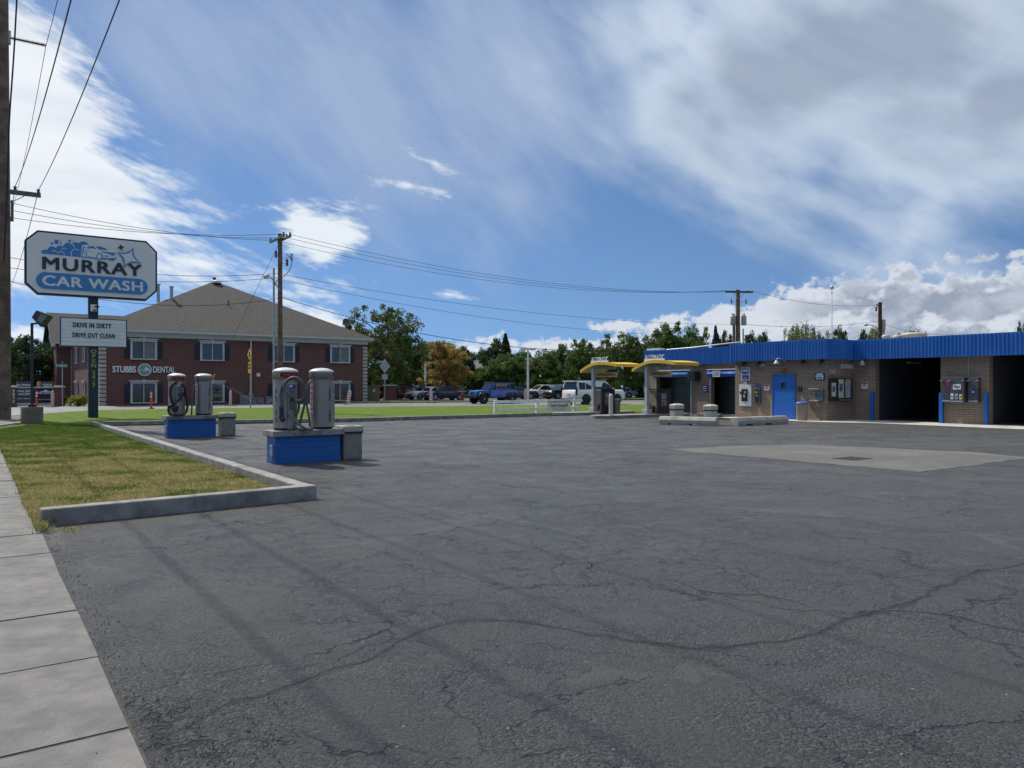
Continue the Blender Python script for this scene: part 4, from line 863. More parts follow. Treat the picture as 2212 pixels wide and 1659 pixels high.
for (X, Y, r) in ((650, 364, 27), (598, 383, 14), (698, 383, 10), (693, 352, 7), (803, 352, 15), (839, 356, 6)): flat(circ(X, Y, r, k=14), M_lblue, m_=lg)
flat([(945, 400), (1030, 395), (1010, 410), (960, 440), (945, 520), (930, 545)], M_face, m_=lg)
def arc(X, Y, r, wd, a0, a1, mt):
    flat(circ(X, Y, r, k=14, a0=a0, a1=a1) + circ(X, Y, r - wd, k=14, a0=a0, a1=a1)[::-1], mt, m_=lg)
for (X, Y, r, a0, a1) in ((620, 505, 42, 240, 330), (700, 515, 44, 200, 370), (740, 465, 34, 210, 330), (815, 425, 42, 250, 370), (870, 500, 56, 150, 320)): arc(X, Y, r, 8, a0, a1, M_face)
# the car on the board: pale body with blue glass, wheels and skirts
flat([(945, 470), (960, 435), (1000, 412), (1060, 403), (1150, 410), (1215, 432), (1250, 462), (1330, 490), (1335, 530), (1320, 565), (1200, 560), (1000, 540), (945, 525)], M_face, m_=lg)
flat([(945, 470), (955, 425), (990, 410), (965, 440), (955, 480), (950, 540), (940, 540)], M_lblue, m_=lg)
flat([(980, 440), (1030, 415), (1075, 412), (1112, 452), (1085, 447), (1065, 437), (1040, 443)], M_lblue, m_=lg)
flat([(1095, 415), (1160, 418), (1215, 438), (1245, 465), (1185, 458), (1140, 455)], M_lblue, m_=lg)
flat([(1165, 474), (1325, 490), (1328, 512), (1300, 528), (1240, 500), (1190, 492)], M_lblue, m_=lg)
flat([(1185, 527), (1220, 520), (1262, 530), (1225, 537)], M_lblue, m_=lg)
flat([(1180, 545), (1250, 550), (1340, 545), (1330, 565), (1300, 582), (1270, 578), (1240, 566), (1180, 568)], M_lblue, m_=lg)
flat([(990, 530), (1115, 548), (1120, 562), (1000, 545)], M_lblue, m_=lg)
flat([(960, 455), (1010, 470), (1060, 470), (1060, 474), (1000, 476), (960, 462)], M_lblue, m_=lg)
for (X, Y, r) in ((972, 515, 29), (1147, 532, 36)):
    flat(circ(X, Y, r, r * 1.22, 20), M_lblue, m_=lg); flat(circ(X - 2, Y, r * .66, r * .9, 20), M_face, m_=lg)
def star(tips, c_, kk, mt, scl=1.0):
    P = []
    cx0 = sum(t[0] for t in tips) / 4; cy0 = sum(t[1] for t in tips) / 4
    tp = [(cx0 + (t[0] - cx0) * scl, cy0 + (t[1] - cy0) * scl) for t in tips]
    for i in range(4):
        a_, b_ = tp[i], tp[(i + 1) % 4]
        for q in range(7):
            t = q / 7; mx, my = (a_[0] + b_[0]) / 2, (a_[1] + b_[1]) / 2; ctl = (cx0 + (mx - cx0) * kk, cy0 + (my - cy0) * kk)
            P.append(((1-t)**2 * a_[0] + 2*t*(1-t) * ctl[0] + t*t * b_[0], (1-t)**2 * a_[1] + 2*t*(1-t) * ctl[1] + t*t * b_[1]))
    flat(P, mt, m_=lg)
lg.build('emblem', fc)
lg = MB()
def word(mm, txt, X0, X1, Yl0, Yl1, mt, bold, sp, wf):
    x0, zt0 = SZ(X0, Yl0); x0b, zb0 = SZ(X0, Yl1); Xr = X1
    x1, _z = SZ(X1, Yl0)
    return x0, x1, zt0, zb0
x0, zA = SZ(485, 532); _, zB = SZ(485, 678); x1, zC = SZ(1635, 640); _, zD = SZ(1575, 770)
LAY.y -= .002
capz = (zA - zB)
def fit_text(mm, txt, x0, x1, zc, cap, mt, y, bold=.0, space=1.0):
    """text whose capitals are cap high, stretched to run from x0 to x1"""
    k_ = len(mm.v); size = cap / .70; mm.text(txt, size, mt, (0, y, zc), depth=.004, bold=bold * size, space=space)
    vs = mm.v[k_:]; a_ = min(v.x for v in vs); b_ = max(v.x for v in vs); z0_ = min(v.z for v in vs); z1_ = max(v.z for v in vs)
    for v in vs: v.x = x0 + (v.x - a_) / (b_ - a_) * (x1 - x0); v.z = zc - cap / 2 + (v.z - z0_) / (z1_ - z0_) * cap
fit_text(lg, 'MURRAY', x0, x1, (zA + zB) / 2, capz, M_ink, LAY.y - .003, .028, 1.12)
lg.build('lettering', fc)
lg = MB(); LAY.y -= .004
x0, za = SZ(415, 800); x1, zb2 = SZ(1700, 888); zc = (za + zb2) / 2; _, z1_ = SZ(1060, 752); _, z0_ = SZ(1060, 935); rr = (z1_ - z0_) / 2; zc = (z0_ + z1_) / 2
P = [(x0 + rr + rr * math.cos(R(a)), zc + rr * math.sin(R(a))) for a in range(90, 271, 12)] + [(x1 - rr + rr * math.cos(R(a)), zc + rr * math.sin(R(a))) for a in range(-90, 91, 12)]
flat(P, M_lblue, False, lg); 
xa, _ = SZ(485, 800); xb, _ = SZ(1645, 880); LAY.y -= .003
fit_text(lg, 'CAR WASH', xa, xb, zc, rr * 1.28, M_face, LAY.y - .003, .028, 1.08); LAY.y -= .006
lg.build('lettering', fc)
lg = MB()
T1 = [(1335, 478), (1540, 428), (1632, 618), (1418, 668)]
star(T1, None, .30, M_lblue); star(T1, None, .30, M_face, .74)
star([(1345, 437), (1382, 386), (1437, 420), (1405, 470)], None, .25, M_ink)
lg.build('star_emblem', fc)
# glare spots are reflections; the small camera box on the pole
m = MB(); x_, z_ = SZ(1080, 1125); m.box(x_ - .13, x_ + .13, -.18, -.122, z_ - .16, z_ + .17, M_white); cbx = m.build('junction_box', pole, .01)
m = MB(); m.cyl((x_ + .05, -.19, z_ + .08), (x_ + .24, -.24, z_ + .07), .035, M_black); m.cyl((x_, -.19, z_ - .09), (x_ + .05, -.25, z_ - .11), .04, M_black); m.build('camera_unit', cbx)
# letter board
bx0, bz1 = SZ(690, 1222); bx1, _ = SZ(1466, 1265); _, bzt = SZ(1060, 1243); _, bzb = SZ(1060, 1575)
m = MB(); m.box(bx0, bx1, -.18, .18, bzb, bzt, M_edge); lb_ = m.build('letter_board', sg, .012)
M_board = mat('board_face', (.72, .73, .76), .5, 0, .04, 3)
m = MB(); m.box(bx0 + .05, bx1 - .05, -.188, -.1805, bzb + .05, bzt - .05, M_board); bf = m.build('board_face', lb_)
m = MB()
for i in range(1, 7): zz = bzb + .05 + (bzt - bzb - .1) * i / 7; m.box(bx0 + .06, bx1 - .06, -.193, -.1885, zz - .006, zz + .006, M_galv)
m.build('rail', bf)
m = MB(); r0 = plane_pt
xa, z1_ = SZ(838, 1293); xb, z2_ = SZ(1283, 1345); _, zc1 = SZ(1060, 1328); fit_text(m, 'DRIVE IN DIRTY', xa, xb, zc1, .23, M_ink, -.197, .045, 1.15); m.build('lettering', bf)
m = MB(); xa, _ = SZ(835, 1410); xb, _ = SZ(1323, 1450); _, zc2 = SZ(1080, 1441); fit_text(m, 'DRIVE OUT CLEAN', xa, xb, zc2, .23, M_ink, -.197, .045, 1.15)
xa, zz = SZ(1003, 1465); xb, _ = SZ(1035, 1466); m.box(xa, xb, -.199, -.195, zz - .01, zz + .012, M_ink); m.build('lettering', bf)
m = MB(); Mg = mat('yellow_lettering', (.30, .285, .08), .5, 0, .1, 5)
Pp = PS + Vector((.578 * .12, -.816 * .12, 0))
for ch, Y in (('O', 430), ('P', 485), ('E', 541), ('N', 592), ('2', 672), ('4', 725), ('/', 780), ('7', 822)):
    t_, zz = plane_pt(1078 / 4.608 * .864, (Y / 4.608 + 780) * .864, Pp, TH); m.text(ch, .27, Mg, (0.01, -.128, zz), depth=.006, bold=.012, sx=1.15)
m.build('lettering', pole)
# ---------------- flood light on a round concrete foot
p = G(69, 913.5); p.y += .38; p.x -= .38 * .63
fl = thing('flood_light', 'flood light on a dark pole in a round concrete foot beside the big sign', 'flood light', p, TH)
m = MB(); m.lathe([(.39, -.05), (.395, .70), (.375, .725)], mat('foot_concrete', (.15, .125, .105), .9, 0, .3, 2.2, .6, 40, dirt=(.08, .07, .07), ds=2), (0, 0, 0), 28); m.build('foot', fl)
m = MB(); m.box(-.13, .13, -.13, .13, .725, .83, M_black); pl = m.build('base_plate', fl, .01)
h0 = ZP(693, p.y); m = MB(); m.box(-.05, .05, -.05, .05, .83, h0, mat('dark_green_pole', (.02, .03, .03), .5)); m.build('pole', fl)
Pp = p.copy()
def FLp(X, Y): return plane_pt(X / 4.608 * .864, (Y / 4.608 + 520) * .864, Pp, 0)
# head: a tapered box tipped upwards
c0 = [FLp(*q) for q in ((452, 1156), (603, 1215), (497, 1345), (398, 1238))]
def to_l(q, y): v = Matrix.Rotation(-TH, 4, 'Z') @ Vector((q[0], y, 0)); return Vector((v.x, v.y, q[1]))
m = MB(); F = [to_l(q, -.20) for q in c0]; c_ = [(q[0] * .9 + .0, q[1] - .02) for q in c0]; B_ = [to_l(q, .22) for q in c_]
m.add(F + B_, [(3, 2, 1, 0), (4, 5, 6, 7), (0, 1, 5, 4), (1, 2, 6, 5), (2, 3, 7, 6), (3, 0, 4, 7)], mat('lamp_housing', (.035, .04, .038), .5)); hd = m.build('lamp_head', fl, .012)
gq = [FLp(*q) for q in ((500, 1200), (585, 1222), (515, 1310), (462, 1275))]; m = MB(); m.add([to_l(q, -.206) for q in gq], [(3, 2, 1, 0)], mat('lamp_glass', (.16, .17, .17), .2, 0, .2, 8)); m.build('lens', hd)
m = MB(); q = FLp(430, 1300); m.cyl((0, 0, h0 - .02), to_l(q, 0), .045, M_black); q2 = FLp(480, 1320); m.cyl(to_l(q, 0), to_l(q2, 0), .035, M_black); m.build('bracket', fl)
# ---------------- vacuum islands
M_blk = brick_mat('blue_block', (.012, .125, .42), (.011, .115, .39), (.008, .085, .32), .42, .105, .006, .012, rough=.42, stain=(.03, .14, .38))
def island(P, lab, grp):
    r_ = thing('vacuum_island', lab, 'vacuum island', P, TH, grp)
    m = MB(); m.box(0, 1.384, 0, .56, -.02, .557, M_blk); m.build('block_base', r_, .006)
    m = MB(); m.box(-.065, 1.46, -.06, .62, .557, .67, M_kerb); m.build('top_slab', r_, .008)
    m = MB(); m.box(-.05, -.002, .08, .20, .16, .38, M_galv); m.cyl((-.03, .14, .0), (-.03, .14, .16), .018, M_galv); m.build('outlet_box', r_, .005)
    m = MB(); 
    for x_ in (.38, 1.12): m.cyl((x_, -.058, .613), (x_, -.068, .613), .014, M_black)
    m.build('bolt', r_)
    return r_
I1 = Vector((-4.78, 15.36, 0)); I2 = G(363.3, 941.8)
i1 = island(I1, 'blue painted block island in the foreground carrying two steel vacuums', 'blue vacuum islands')
i2 = dup(i1, I2, TH, 'blue painted block island farther back near the big sign', 'blue vacuum islands')
M_redv = mat('vac_red', (.40, .02, .03), .4, 0, .08, 5); M_cover = mat('dome_cap', (.66, .65, .62), .35, .2, .04, 4)
M_hoseg = mat('grey_hose', (.12, .12, .12), .55, 0, .1, 4); M_hoseb = mat('black_hose', (.012, .013, .015), .45, 0, .2, 4)
def curved(mm, r_, a0, a1, z0, z1, mt, k=8):
    for i in range(k):
        b0_, b1_ = R(a0 + (a1 - a0) * i / k - 90), R(a0 + (a1 - a0) * (i + 1) / k - 90)
        mm.quad((r_ * math.cos(b0_), r_ * math.sin(b0_), z0), (r_ * math.cos(b1_), r_ * math.sin(b1_), z0), (r_ * math.cos(b1_), r_ * math.sin(b1_), z1), (r_ * math.cos(b0_), r_ * math.sin(b0_), z1), mt)
def wrap_text(mm, txt, size, r_, ang, z_, mt, vertical=False, bold=.0, sp=1.0, shear=0):
    n_ = len(txt)
    for i, ch in enumerate(txt):
        k0 = len(mm.v)
        if vertical: mm.text(ch, size, mt, (0, -r_, z_ - i * sp), depth=.004, bold=bold, sx=1.2); a_ = ang
        else: mm.text(ch, size, mt, (0, -r_, z_), depth=.004, bold=bold, shear=shear, sx=1.2); a_ = ang + (i - (n_ - 1) / 2) * sp
        M_ = Matrix.Rotation(R(a_), 4, 'Z')
        for q in range(k0, len(mm.v)): mm.v[q] = M_ @ mm.v[q]
def vacuum(P, rz, lab):
    r_ = thing('vacuum_cleaner', lab, 'car vacuum', P, rz, 'steel car vacuums')
    m = MB(); m.lathe([(.225, 0), (.235, .02), (.235, .05)], M_black, seg=36); m.lathe([(.238, .05), (.238, 1.06)], M_steel, seg=40, cap=False); m.build('body', r_)
    m = MB(); m.lathe([(.238, 1.05), (.256, 1.06), (.256, 1.215)], M_steel, seg=40, cap=False); m.build('head', r_)
    m = MB(); m.lathe([(.258, 1.205), (.262, 1.222), (.22, 1.255), (.13, 1.285), (.03, 1.297)], M_cover, seg=40); m.build('dome', r_)
    m = MB(); curved(m, .2585, -52, 52, 1.085, 1.19, M_black, 12); pn = m.build('name_plate', r_)
    m = MB(); curved(m, .2592, -52, 52, 1.086, 1.100, M_redv, 12); wrap_text(m, 'VACUUM', .088, .2600, 0, 1.140, M_redv, False, .004, 14.5, .25); m.build('lettering', pn)
    m = MB(); curved(m, .240, 172, 192, .30, .98, M_redv, 3); curved(m, .2405, 188, 191, .30, .98, M_lett, 1); pn = m.build('name_plate', r_)
    m = MB(); wrap_text(m, 'VACUUM', .085, .242, 181, .92, M_lett, True, .004, .112); m.build('lettering', pn)
    m = MB(); m.box(-.09, .09, -.275, -.20, .02, .98, M_steel); m.build('front_box', r_, .012)
    m = MB(); m.box(-.075, .075, -.284, -.2755, .86, .94, M_signblue); m.box(-.07, .0, -.287, -.2845, .89, .93, M_lett); m.build('sticker', r_)
    m = MB(); m.box(-.065, .065, -.284, -.2755, .42, .84, mat('coin_panel', (.20, .19, .17), .4, .5)); m.box(-.03, .03, -.292, -.2845, .60, .66, M_black); m.build('coin_panel', r_)
    for a_ in (-78,):
        for z0 in (.16, .60):
            m = MB(); curved(m, .244, a_ - 2, a_ + 2, z0, z0 + .26, M_black, 1); m.build('hinge', r_)
            m = MB(); v_ = Matrix.Rotation(R(a_ - 90 + 14), 4, 'Z') @ Vector((.262, 0, 0)); m.cyl((v_.x, v_.y, z0 + .10), (v_.x, v_.y, z0 + .15), .028, M_galv, seg=8); m.build('padlock', r_)
    for (z0, z1) in ((.14, .40), (.60, .84)):
        m = MB()
        for (a0, a1, q0, q1) in ((100, 101, z0, z1), (139, 140, z0, z1), (100, 140, z0, z0 + .008), (100, 140, z1 - .008, z1)): curved(m, .2395, a0, a1, q0, q1, M_black, 3)
        m.build('door_seam', r_)
    return r_
def onisl(I, x, y): return Vector((I.x + .816 * x - .578 * y, I.y + .578 * x + .816 * y, .67))
v1 = vacuum(onisl(I1, .30, .29), R(46), 'steel car vacuum with coiled grey hose, left one on the foreground island')
v2 = dup(v1, onisl(I1, 1.08, .29), R(136), 'steel car vacuum with upright red lettered strip, right one on the foreground island')
v3 = dup(v1, onisl(I2, .30, .29), R(42), 'steel car vacuum with looped black hose, left one on the island farther back')
v4 = dup(v1, onisl(I2, 1.08, .29), R(146), 'steel car vacuum with a red strip, right one on the island farther back')
def smooth(pts, k=5):
    P = [Vector(p) for p in pts]; out = []
    for i in range(len(P) - 1):
        a_, b_, c_, d_ = P[max(i - 1, 0)], P[i], P[i + 1], P[min(i + 2, len(P) - 1)]
        for q in range(k):
            t = q / k; out.append(.5 * ((2 * b_) + (c_ - a_) * t + (2 * a_ - 5 * b_ + 4 * c_ - d_) * t * t + (3 * b_ - a_ - 3 * c_ + d_) * t ** 3))
    out.append(P[-1]); return out
def hose(root, pts, f, r_, mt, name='hose', ribs=True):
    W_ = [f(*p) for p in pts]; P = smooth(W_, 6); I_ = inv(root); m = MB(); m.T = I_
    m.tube(P, r_, mt, 10); return m.build(name, root)
def Z4(X, Y, d): px = (X / 5.183 + 600) * .864; py = (Y / 5.183 + 860) * .864; return PD(px, d, ZP(py, d))
hose(v1, [(545,800,15.44),(528,690,15.43),(535,560,15.42),(580,470,15.40),(650,425,15.38),(730,430,15.38),(800,480,15.42),(838,560,15.46),(835,650,15.50),(795,700,15.5),(720,705,15.45),(700,690,15.45)], Z4, .030, M_hoseg)
hose(v1, [(700,655,15.36),(640,620,15.35),(575,560,15.35),(590,470,15.34),(660,410,15.34),(740,410,15.36),(810,470,15.40),(850,560,15.46),(858,640,15.5),(835,760,15.55),(800,900,15.6),(775,1010,15.7)], Z4, .026, M_hoseg)
hose(v1, [(640,885,15.40),(690,940,15.36),(760,1010,15.36),(840,1060,15.40),(900,1075,15.44),(945,1073,15.48)], Z4, .028, M_hoseg)
hose(v1, [(765,690,15.5),(760,800,15.6),(730,900,15.62),(705,990,15.62),(730,1055,15.6),(800,1078,15.6),(870,1080,15.6)], Z4, .026, M_hoseg)
m = MB(); m.T = inv(v1); m.cyl(Z4(528, 770, 15.44), Z4(540, 930, 15.42), .032, M_hoseb, .042); m.cyl(Z4(540, 930, 15.42), Z4(560, 965, 15.40), .05, M_hoseb); m.build('nozzle', v1)
hose(v2, [(925,448,15.75),(890,480,15.72),(870,560,15.7),(862,680,15.7),(872,800,15.7),(895,930,15.72),(908,1040,15.76)], Z4, .022, M_hoseg)
def Z5(X, Y, d): px = (X / 7.9 + 380) * .864; py = (Y / 7.9 + 900) * .864; return PD(px, d, ZP(py, d))
hose(v3, [(500,400,23.0),(440,410,22.95),(385,470,22.9),(355,570,22.9),(370,700,22.9),(400,830,22.9),(350,860,22.9),(325,920,22.9),(345,1000,22.9),(430,1030,22.9),(560,1045,22.92),(650,1010,23.0),(695,920,23.1),(690,780,23.1),(655,640,23.05),(650,520,23.0),(600,420,22.98)], Z5, .036, M_hoseb)
hose(v3, [(625,600,22.95),(560,710,22.88),(480,780,22.85),(400,840,22.85),(380,900,22.85),(430,960,22.86),(480,960,22.9),(505,900,22.9),(500,860,22.9)], Z5, .030, M_hoseb)
hose(v3, [(400,470,22.9),(370,600,22.86),(400,740,22.86),(430,860,22.86),(450,980,22.9)], Z5, .030, M_hoseb)
hose(v4, [(838,450,23.4),(810,560,23.35),(800,700,23.35),(790,850,23.35),(780,1040,23.4)], Z5, .026, M_hoseg)
# trash bins next to the islands
M_bin = mat('bin_grey', (.22, .22, .20), .6, 0, .10, 3, dirt=(.12, .12, .11), ds=3); M_bin2 = mat('bin_lid', (.38, .37, .33), .6, 0, .08, 3)
def sqbin(P, lab):
    r_ = thing('trash_bin', lab, 'trash bin', P, TH, 'square bins beside the vacuum islands')
    m = MB(); m.box(-.21, .21, 0, .44, 0.01, .58, M_bin); m.box(-.17, .17, -.008, -.0005, .05, .52, M_bin); m.build('body', r_, .012)
    m = MB(); m.box(-.235, .235, -.03, .47, .60, .72, M_bin2); m.box(-.10, .10, .10, .34, .7205, .735, M_bin); m.build('lid', r_, .02)
    m = MB(); m.box(-.225, .225, -.022, .462, .565, .605, M_black); m.build('liner', r_)
    return r_
def off(I, x, y): return Vector((I.x + .816 * x - .578 * y, I.y + .578 * x + .816 * y, 0))
s1 = sqbin(off(I1, 1.68, .02), 'grey square trash bin at the right end of the foreground vacuum island')
dup(s1, off(I2, 1.78, .05), TH, 'grey square trash bin at the right end of the farther vacuum island')
# ---------------- automatic wash entrance: islands, canopies, pay stations
def isl(b0_, b1_, a0_, a1_, nm='kerb_island'):
    m = MB(); r_ = (a1_ - a0_) / 2; ac = (a0_ + a1_) / 2
    P = [(b1_, a0_), (b1_, a1_)] + [(b0_ + r_ - r_ * math.sin(R(q)), ac + r_ * math.cos(R(q))) for q in range(0, 181, 15)]
    m.prism(P, -.05, .155, M_kerb); o = m.build(nm, None, .015, **ST); o.rotation_euler = (0, 0, TH); return o
isl(24.15, 30.2, 26.75, 27.95); isl(24.8, 30.2, 30.7, 31.9)
m = MB(); m.box(30.6, 30.9, 25.2, 26.6, 0, .15, M_kerb); o = m.build('kerb_island', None, .015, **ST); o.rotation_euler = (0, 0, TH)
M_yc = mat('canopy_yellow', (.72, .46, .045), .45, 0, .06, 3); M_und = mat('canopy_underside', (.32, .33, .34), .6, 0, .08, 2)
def canopy(bp, ap, lab, aw=1.6, bl=1.72):
    """curved roof on one post; local x across into the lane, y along the wall line"""
    r_ = thing('curved_canopy', lab, 'canopy', AB(bp, ap, .155), TH, 'yellow canopies at the automatic wash')
    prof = []
    ya, yb = .80, -2.10
    for i in range(17):
        t = i / 16; y = ya + (yb - ya) * t; z = 2.15 + .42 * (1 - ((t - .52) / .52) ** 2) if t < .52 else 2.57 - .13 * ((t - .52) / .48) ** 2
        prof.append((y, z))
    n_ = 17; th = .115
    def shell(x0, x1, zt, zb__, mt, y_in=0):
        m = MB(); V = []; 
        for (y, z) in prof: V += [(x0, y, z + zt), (x1, y, z + zt), (x1, y, z + zb__), (x0, y, z + zb__)]
        F = []
        for i in range(n_ - 1):
            a_, b_ = i * 4, (i + 1) * 4
            for q in range(4): F.append((a_ + q, b_ + q, b_ + (q + 1) % 4, a_ + (q + 1) % 4))
        F += [(0, 1, 2, 3), tuple(reversed([(n_ - 1) * 4 + q for q in range(4)]))]
        m.add(V, F, mt); return m
    x0, x1 = -.25, bl - .25
    top = shell(x0, x1, th, .035, M_yc).build('canopy_roof', r_, .004)
    shell(x0 + .05, x1 - .05, .033, .0, M_und).build('underside', r_)
    for xx in (x0, x1 - .05): shell(xx - .004, xx + .05, th + .012, -.03, M_yc).build('edge_trim', r_)
    m = MB(); m.box(x0, x1, yb - .03, yb, 2.41, 2.56, M_yc); m.box(x0, x1, ya, ya + .03, 2.12, 2.27, M_yc); m.build('fascia_board', r_)
    m = MB(); m.box(-.085, .085, -.085, .085, .22, 2.42, mat('post_grey', (.42, .44, .45), .5, 0, .05, 3)); m.build('post', r_, .01)
    m = MB(); m.box(-.19, .19, -.19, .19, 0, .22, MATS['post_grey']); m.build('post_foot', r_, .015)
    m = MB(); m.box(-.10, 1.6, -.06, .06, 2.34, 2.42, M_und); m.build('beam', r_)
    # hanging board
    m = MB(); m.box(.10, 1.72, -.05, .02, 1.90, 2.16, M_white); hb = m.build('hanging_board', r_, .005)
    m = MB(); m.box(.14, 1.68, -.058, -.0505, 1.935, 2.125, mat('board_amber', (.50, .27, .04), .5, 0, .1, 4)); m.build('panel', hb)
    m = MB(); m.text("/ Clearance 7'-7\" /", .17, mat('rust_lettering', (.30, .10, .03), .5), (.91, -.062, 2.03), depth=.004, bold=.003, sx=.98); m.build('lettering', hb)
    m = MB(); m.lathe([(.04, .10), (.16, .02), (.17, -.06), (.06, -.12)], mat('lamp_amber_glass', (.45, .40, .28), .3, 0, .1, 4), (.22, -.55, 2.32), 16); m.cyl((.22, -.55, 2.42), (.22, -.55, 2.56), .02, M_black); m.build('lamp', r_)
    # standing letters facing the street
    m = MB(); k0 = len(m.v); m.text('AUTOMATIC', .40, M_lett, (0, 0, 0), depth=.02, bold=.004, space=1.12); vs = m.v
    a_, b_ = min(v.x for v in vs), max(v.x for v in vs)
    W2 = 1.30
    for i, v in enumerate(vs):
        s_ = (v.x - a_) / (b_ - a_); y_ = -.05 - s_ * W2; m.v[i] = Vector((x0 + .06 + v.y, y_, 2.80 + v.z))
    o = m.build('standing_letters', r_)
    m = MB(); m.box(x0 + .05, x0 + .09, -.05 - W2 - .02, -.01, 2.62, 2.76, M_lett); m.build('letter_base', o)
    return r_
c2 = canopy(27.78, 27.42, 'yellow curved canopy with AUTOMATIC letters, nearer one by the blue fascia')
pc1 = PD(1282, 41.5); bc1 = .816 * pc1.x + .578 * pc1.y; ac1 = -.578 * pc1.x + .816 * pc1.y
c1 = dup(c2, AB(bc1, ac1, .155), TH, 'yellow curved canopy with AUTOMATIC letters, farther one by the white fence')
M_dkm = mat('dark_cladding', (.035, .025, .022), .5, 0, .2, 3)
def pay(b_, a_, lab):
    r_ = thing('pay_station', lab, 'pay station', AB(b_, a_, 0), TH, 'pay stations under the canopies')
    m = MB(); m.box(.0, .92, .12, .62, .0, 1.32, M_cmu); m.build('brick_pier', r_)
    m = MB(); m.box(-.01, .93, .0, .118, .0, 1.36, M_dkm); m.build('cladding', r_, .008)
    m = MB(); m.box(-.04, .96, -.03, .66, 1.3605, 1.41, M_dkm); m.build('cap', r_, .008)
    m = MB(); m.box(.18, .62, -.02, -.0005, .50, 1.22, mat('pay_panel', (.13, .13, .125), .4, .3, .15, 6)); pn = m.build('control_panel', r_, .004)
    m = MB(); m.box(.22, .52, -.026, -.0205, .92, 1.16, mat('pay_label', (.32, .32, .30), .5, 0, .3, 20)); m.box(.24, .56, -.026, -.0205, .62, .82, MATS['pay_label']); m.box(.28, .42, -.03, -.0265, .66, .74, M_black); m.build('keypad', pn)
    m = MB(); m.box(.03, .13, -.008, -.0005, 1.02, 1.22, M_signblue); m.build('sticker', r_)
    m = MB(); m.box(-.06, -.002, .20, .34, .25, .55, M_black); m.build('outlet_box', r_)
    return r_
pa2 = pay(28.1, 26.95, 'dark pay station with control panel beneath the nearer yellow canopy')
dup(pa2, AB(27.65, 30.62, 0), TH, 'dark pay station with control panel beneath the farther yellow canopy')
q = G(1332, 890.5); sb = thing('trash_bin', 'grey bin tucked behind the farther pay station', 'trash bin', q + Vector((0, .3, 0)), TH)
m = MB(); m.box(-.17, .17, -.17, .17, 0, .74, M_bin); m.build('body', sb, .015); m = MB(); m.box(-.2, .2, -.2, .2, .745, .86, M_bin2); m.build('lid', sb, .03)
q = G(1319.8, 892, .155)
bo = thing('bollard', 'cream concrete filled bollard on the rounded kerb island end', 'bollard', q)
m = MB(); m.lathe([(.10, 0), (.10, .93)], mat('cream_paint', (.56, .50, .42), .6, 0, .08, 4, dirt=(.42, .37, .30), ds=3), seg=24); m.build('post', bo); m = MB(); m.lathe([(.10, .931), (.085, .98), (.05, 1.02), (.01, 1.035)], MATS['cream_paint'], seg=24); m.build('cap', bo)
# white fence and banner
af = 33.3; fb0, fb1, fb2, fb3 = b_of(1069.5, af), b_of(1160, af), b_of(1240, af), b_of(1256, af)
M_fence = mat('fence_white', (.86, .86, .85), .6, 0, .06, 4, dirt=(.55, .55, .48), ds=3)
fn = thing('rail_fence', 'low white two rail fence on the kerb edge left of the canopies', 'fence', AB(fb0, af, .04), TH)
for b_, w_ in ((fb0, .075), (fb1, .07), (fb2, .07)):
    x_ = b_ - fb0; m = MB(); m.box(x_ - w_, x_ + w_, -.06, .06, 0, .76, M_fence); m.build('fence_post', fn, .008)
for z0 in (.20, .60):
    m = MB(); m.box(.08, fb3 - fb0, -.10, -.062, z0, z0 + .15, M_fence); m.build('rail', fn, .005)
x0 = b_of(1177, af) - fb0; x1 = b_of(1230, af) - fb0
bn = thing('banner', 'sagging white banner reading Cards Accepted! tied to the white fence', 'banner', AB(fb0 + (x0 + x1) / 2, af, .04) + Vector((.578 * .13, -.816 * .13, 0)), TH)
hw = (x1 - x0) / 2; m = MB(); nx, nz = 16, 6; V = []
for i in range(nx + 1):
    for j in range(nz + 1):
        u_ = i / nx; v_ = j / nz; V.append((-hw + 2 * hw * u_ + .05 * math.sin(v_ * 3.14) * (1 if u_ < .1 else 0), .015 * math.sin(u_ * 19) * (1 - v_ * .5), .12 + (.62 - .03 * math.sin(u_ * 3.1)) * v_ + .03 * math.cos(u_ * 5)))
m.add(V, [(i*(nz+1)+j, (i+1)*(nz+1)+j, (i+1)*(nz+1)+j+1, i*(nz+1)+j+1) for i in range(nx) for j in range(nz)], mat('banner_vinyl', (.78, .78, .77), .5, 0, .05, 2), True); m.build('sheet', bn)
m = MB(); m.text('Cards Accepted!', .22, mat('faded_ink', (.16, .20, .24), .6), (0, -.035, .43), depth=.004, bold=.006, sx=(2 * hw * .88) / (.22 * 8.4)); m.text('Credit', .13, mat('faded_maroon', (.16, .07, .09), .6), (-hw * .5, -.035, .645), depth=.004, bold=.005, sx=1.7); m.text('AND Debit', .13, MATS['faded_ink'], (hw * .42, -.035, .65), depth=.004, bold=.005, sx=1.5)
m.box(-hw * .6, hw * .5, -.036, -.032, .215, .23, MATS['faded_ink']); m.build('lettering', bn)
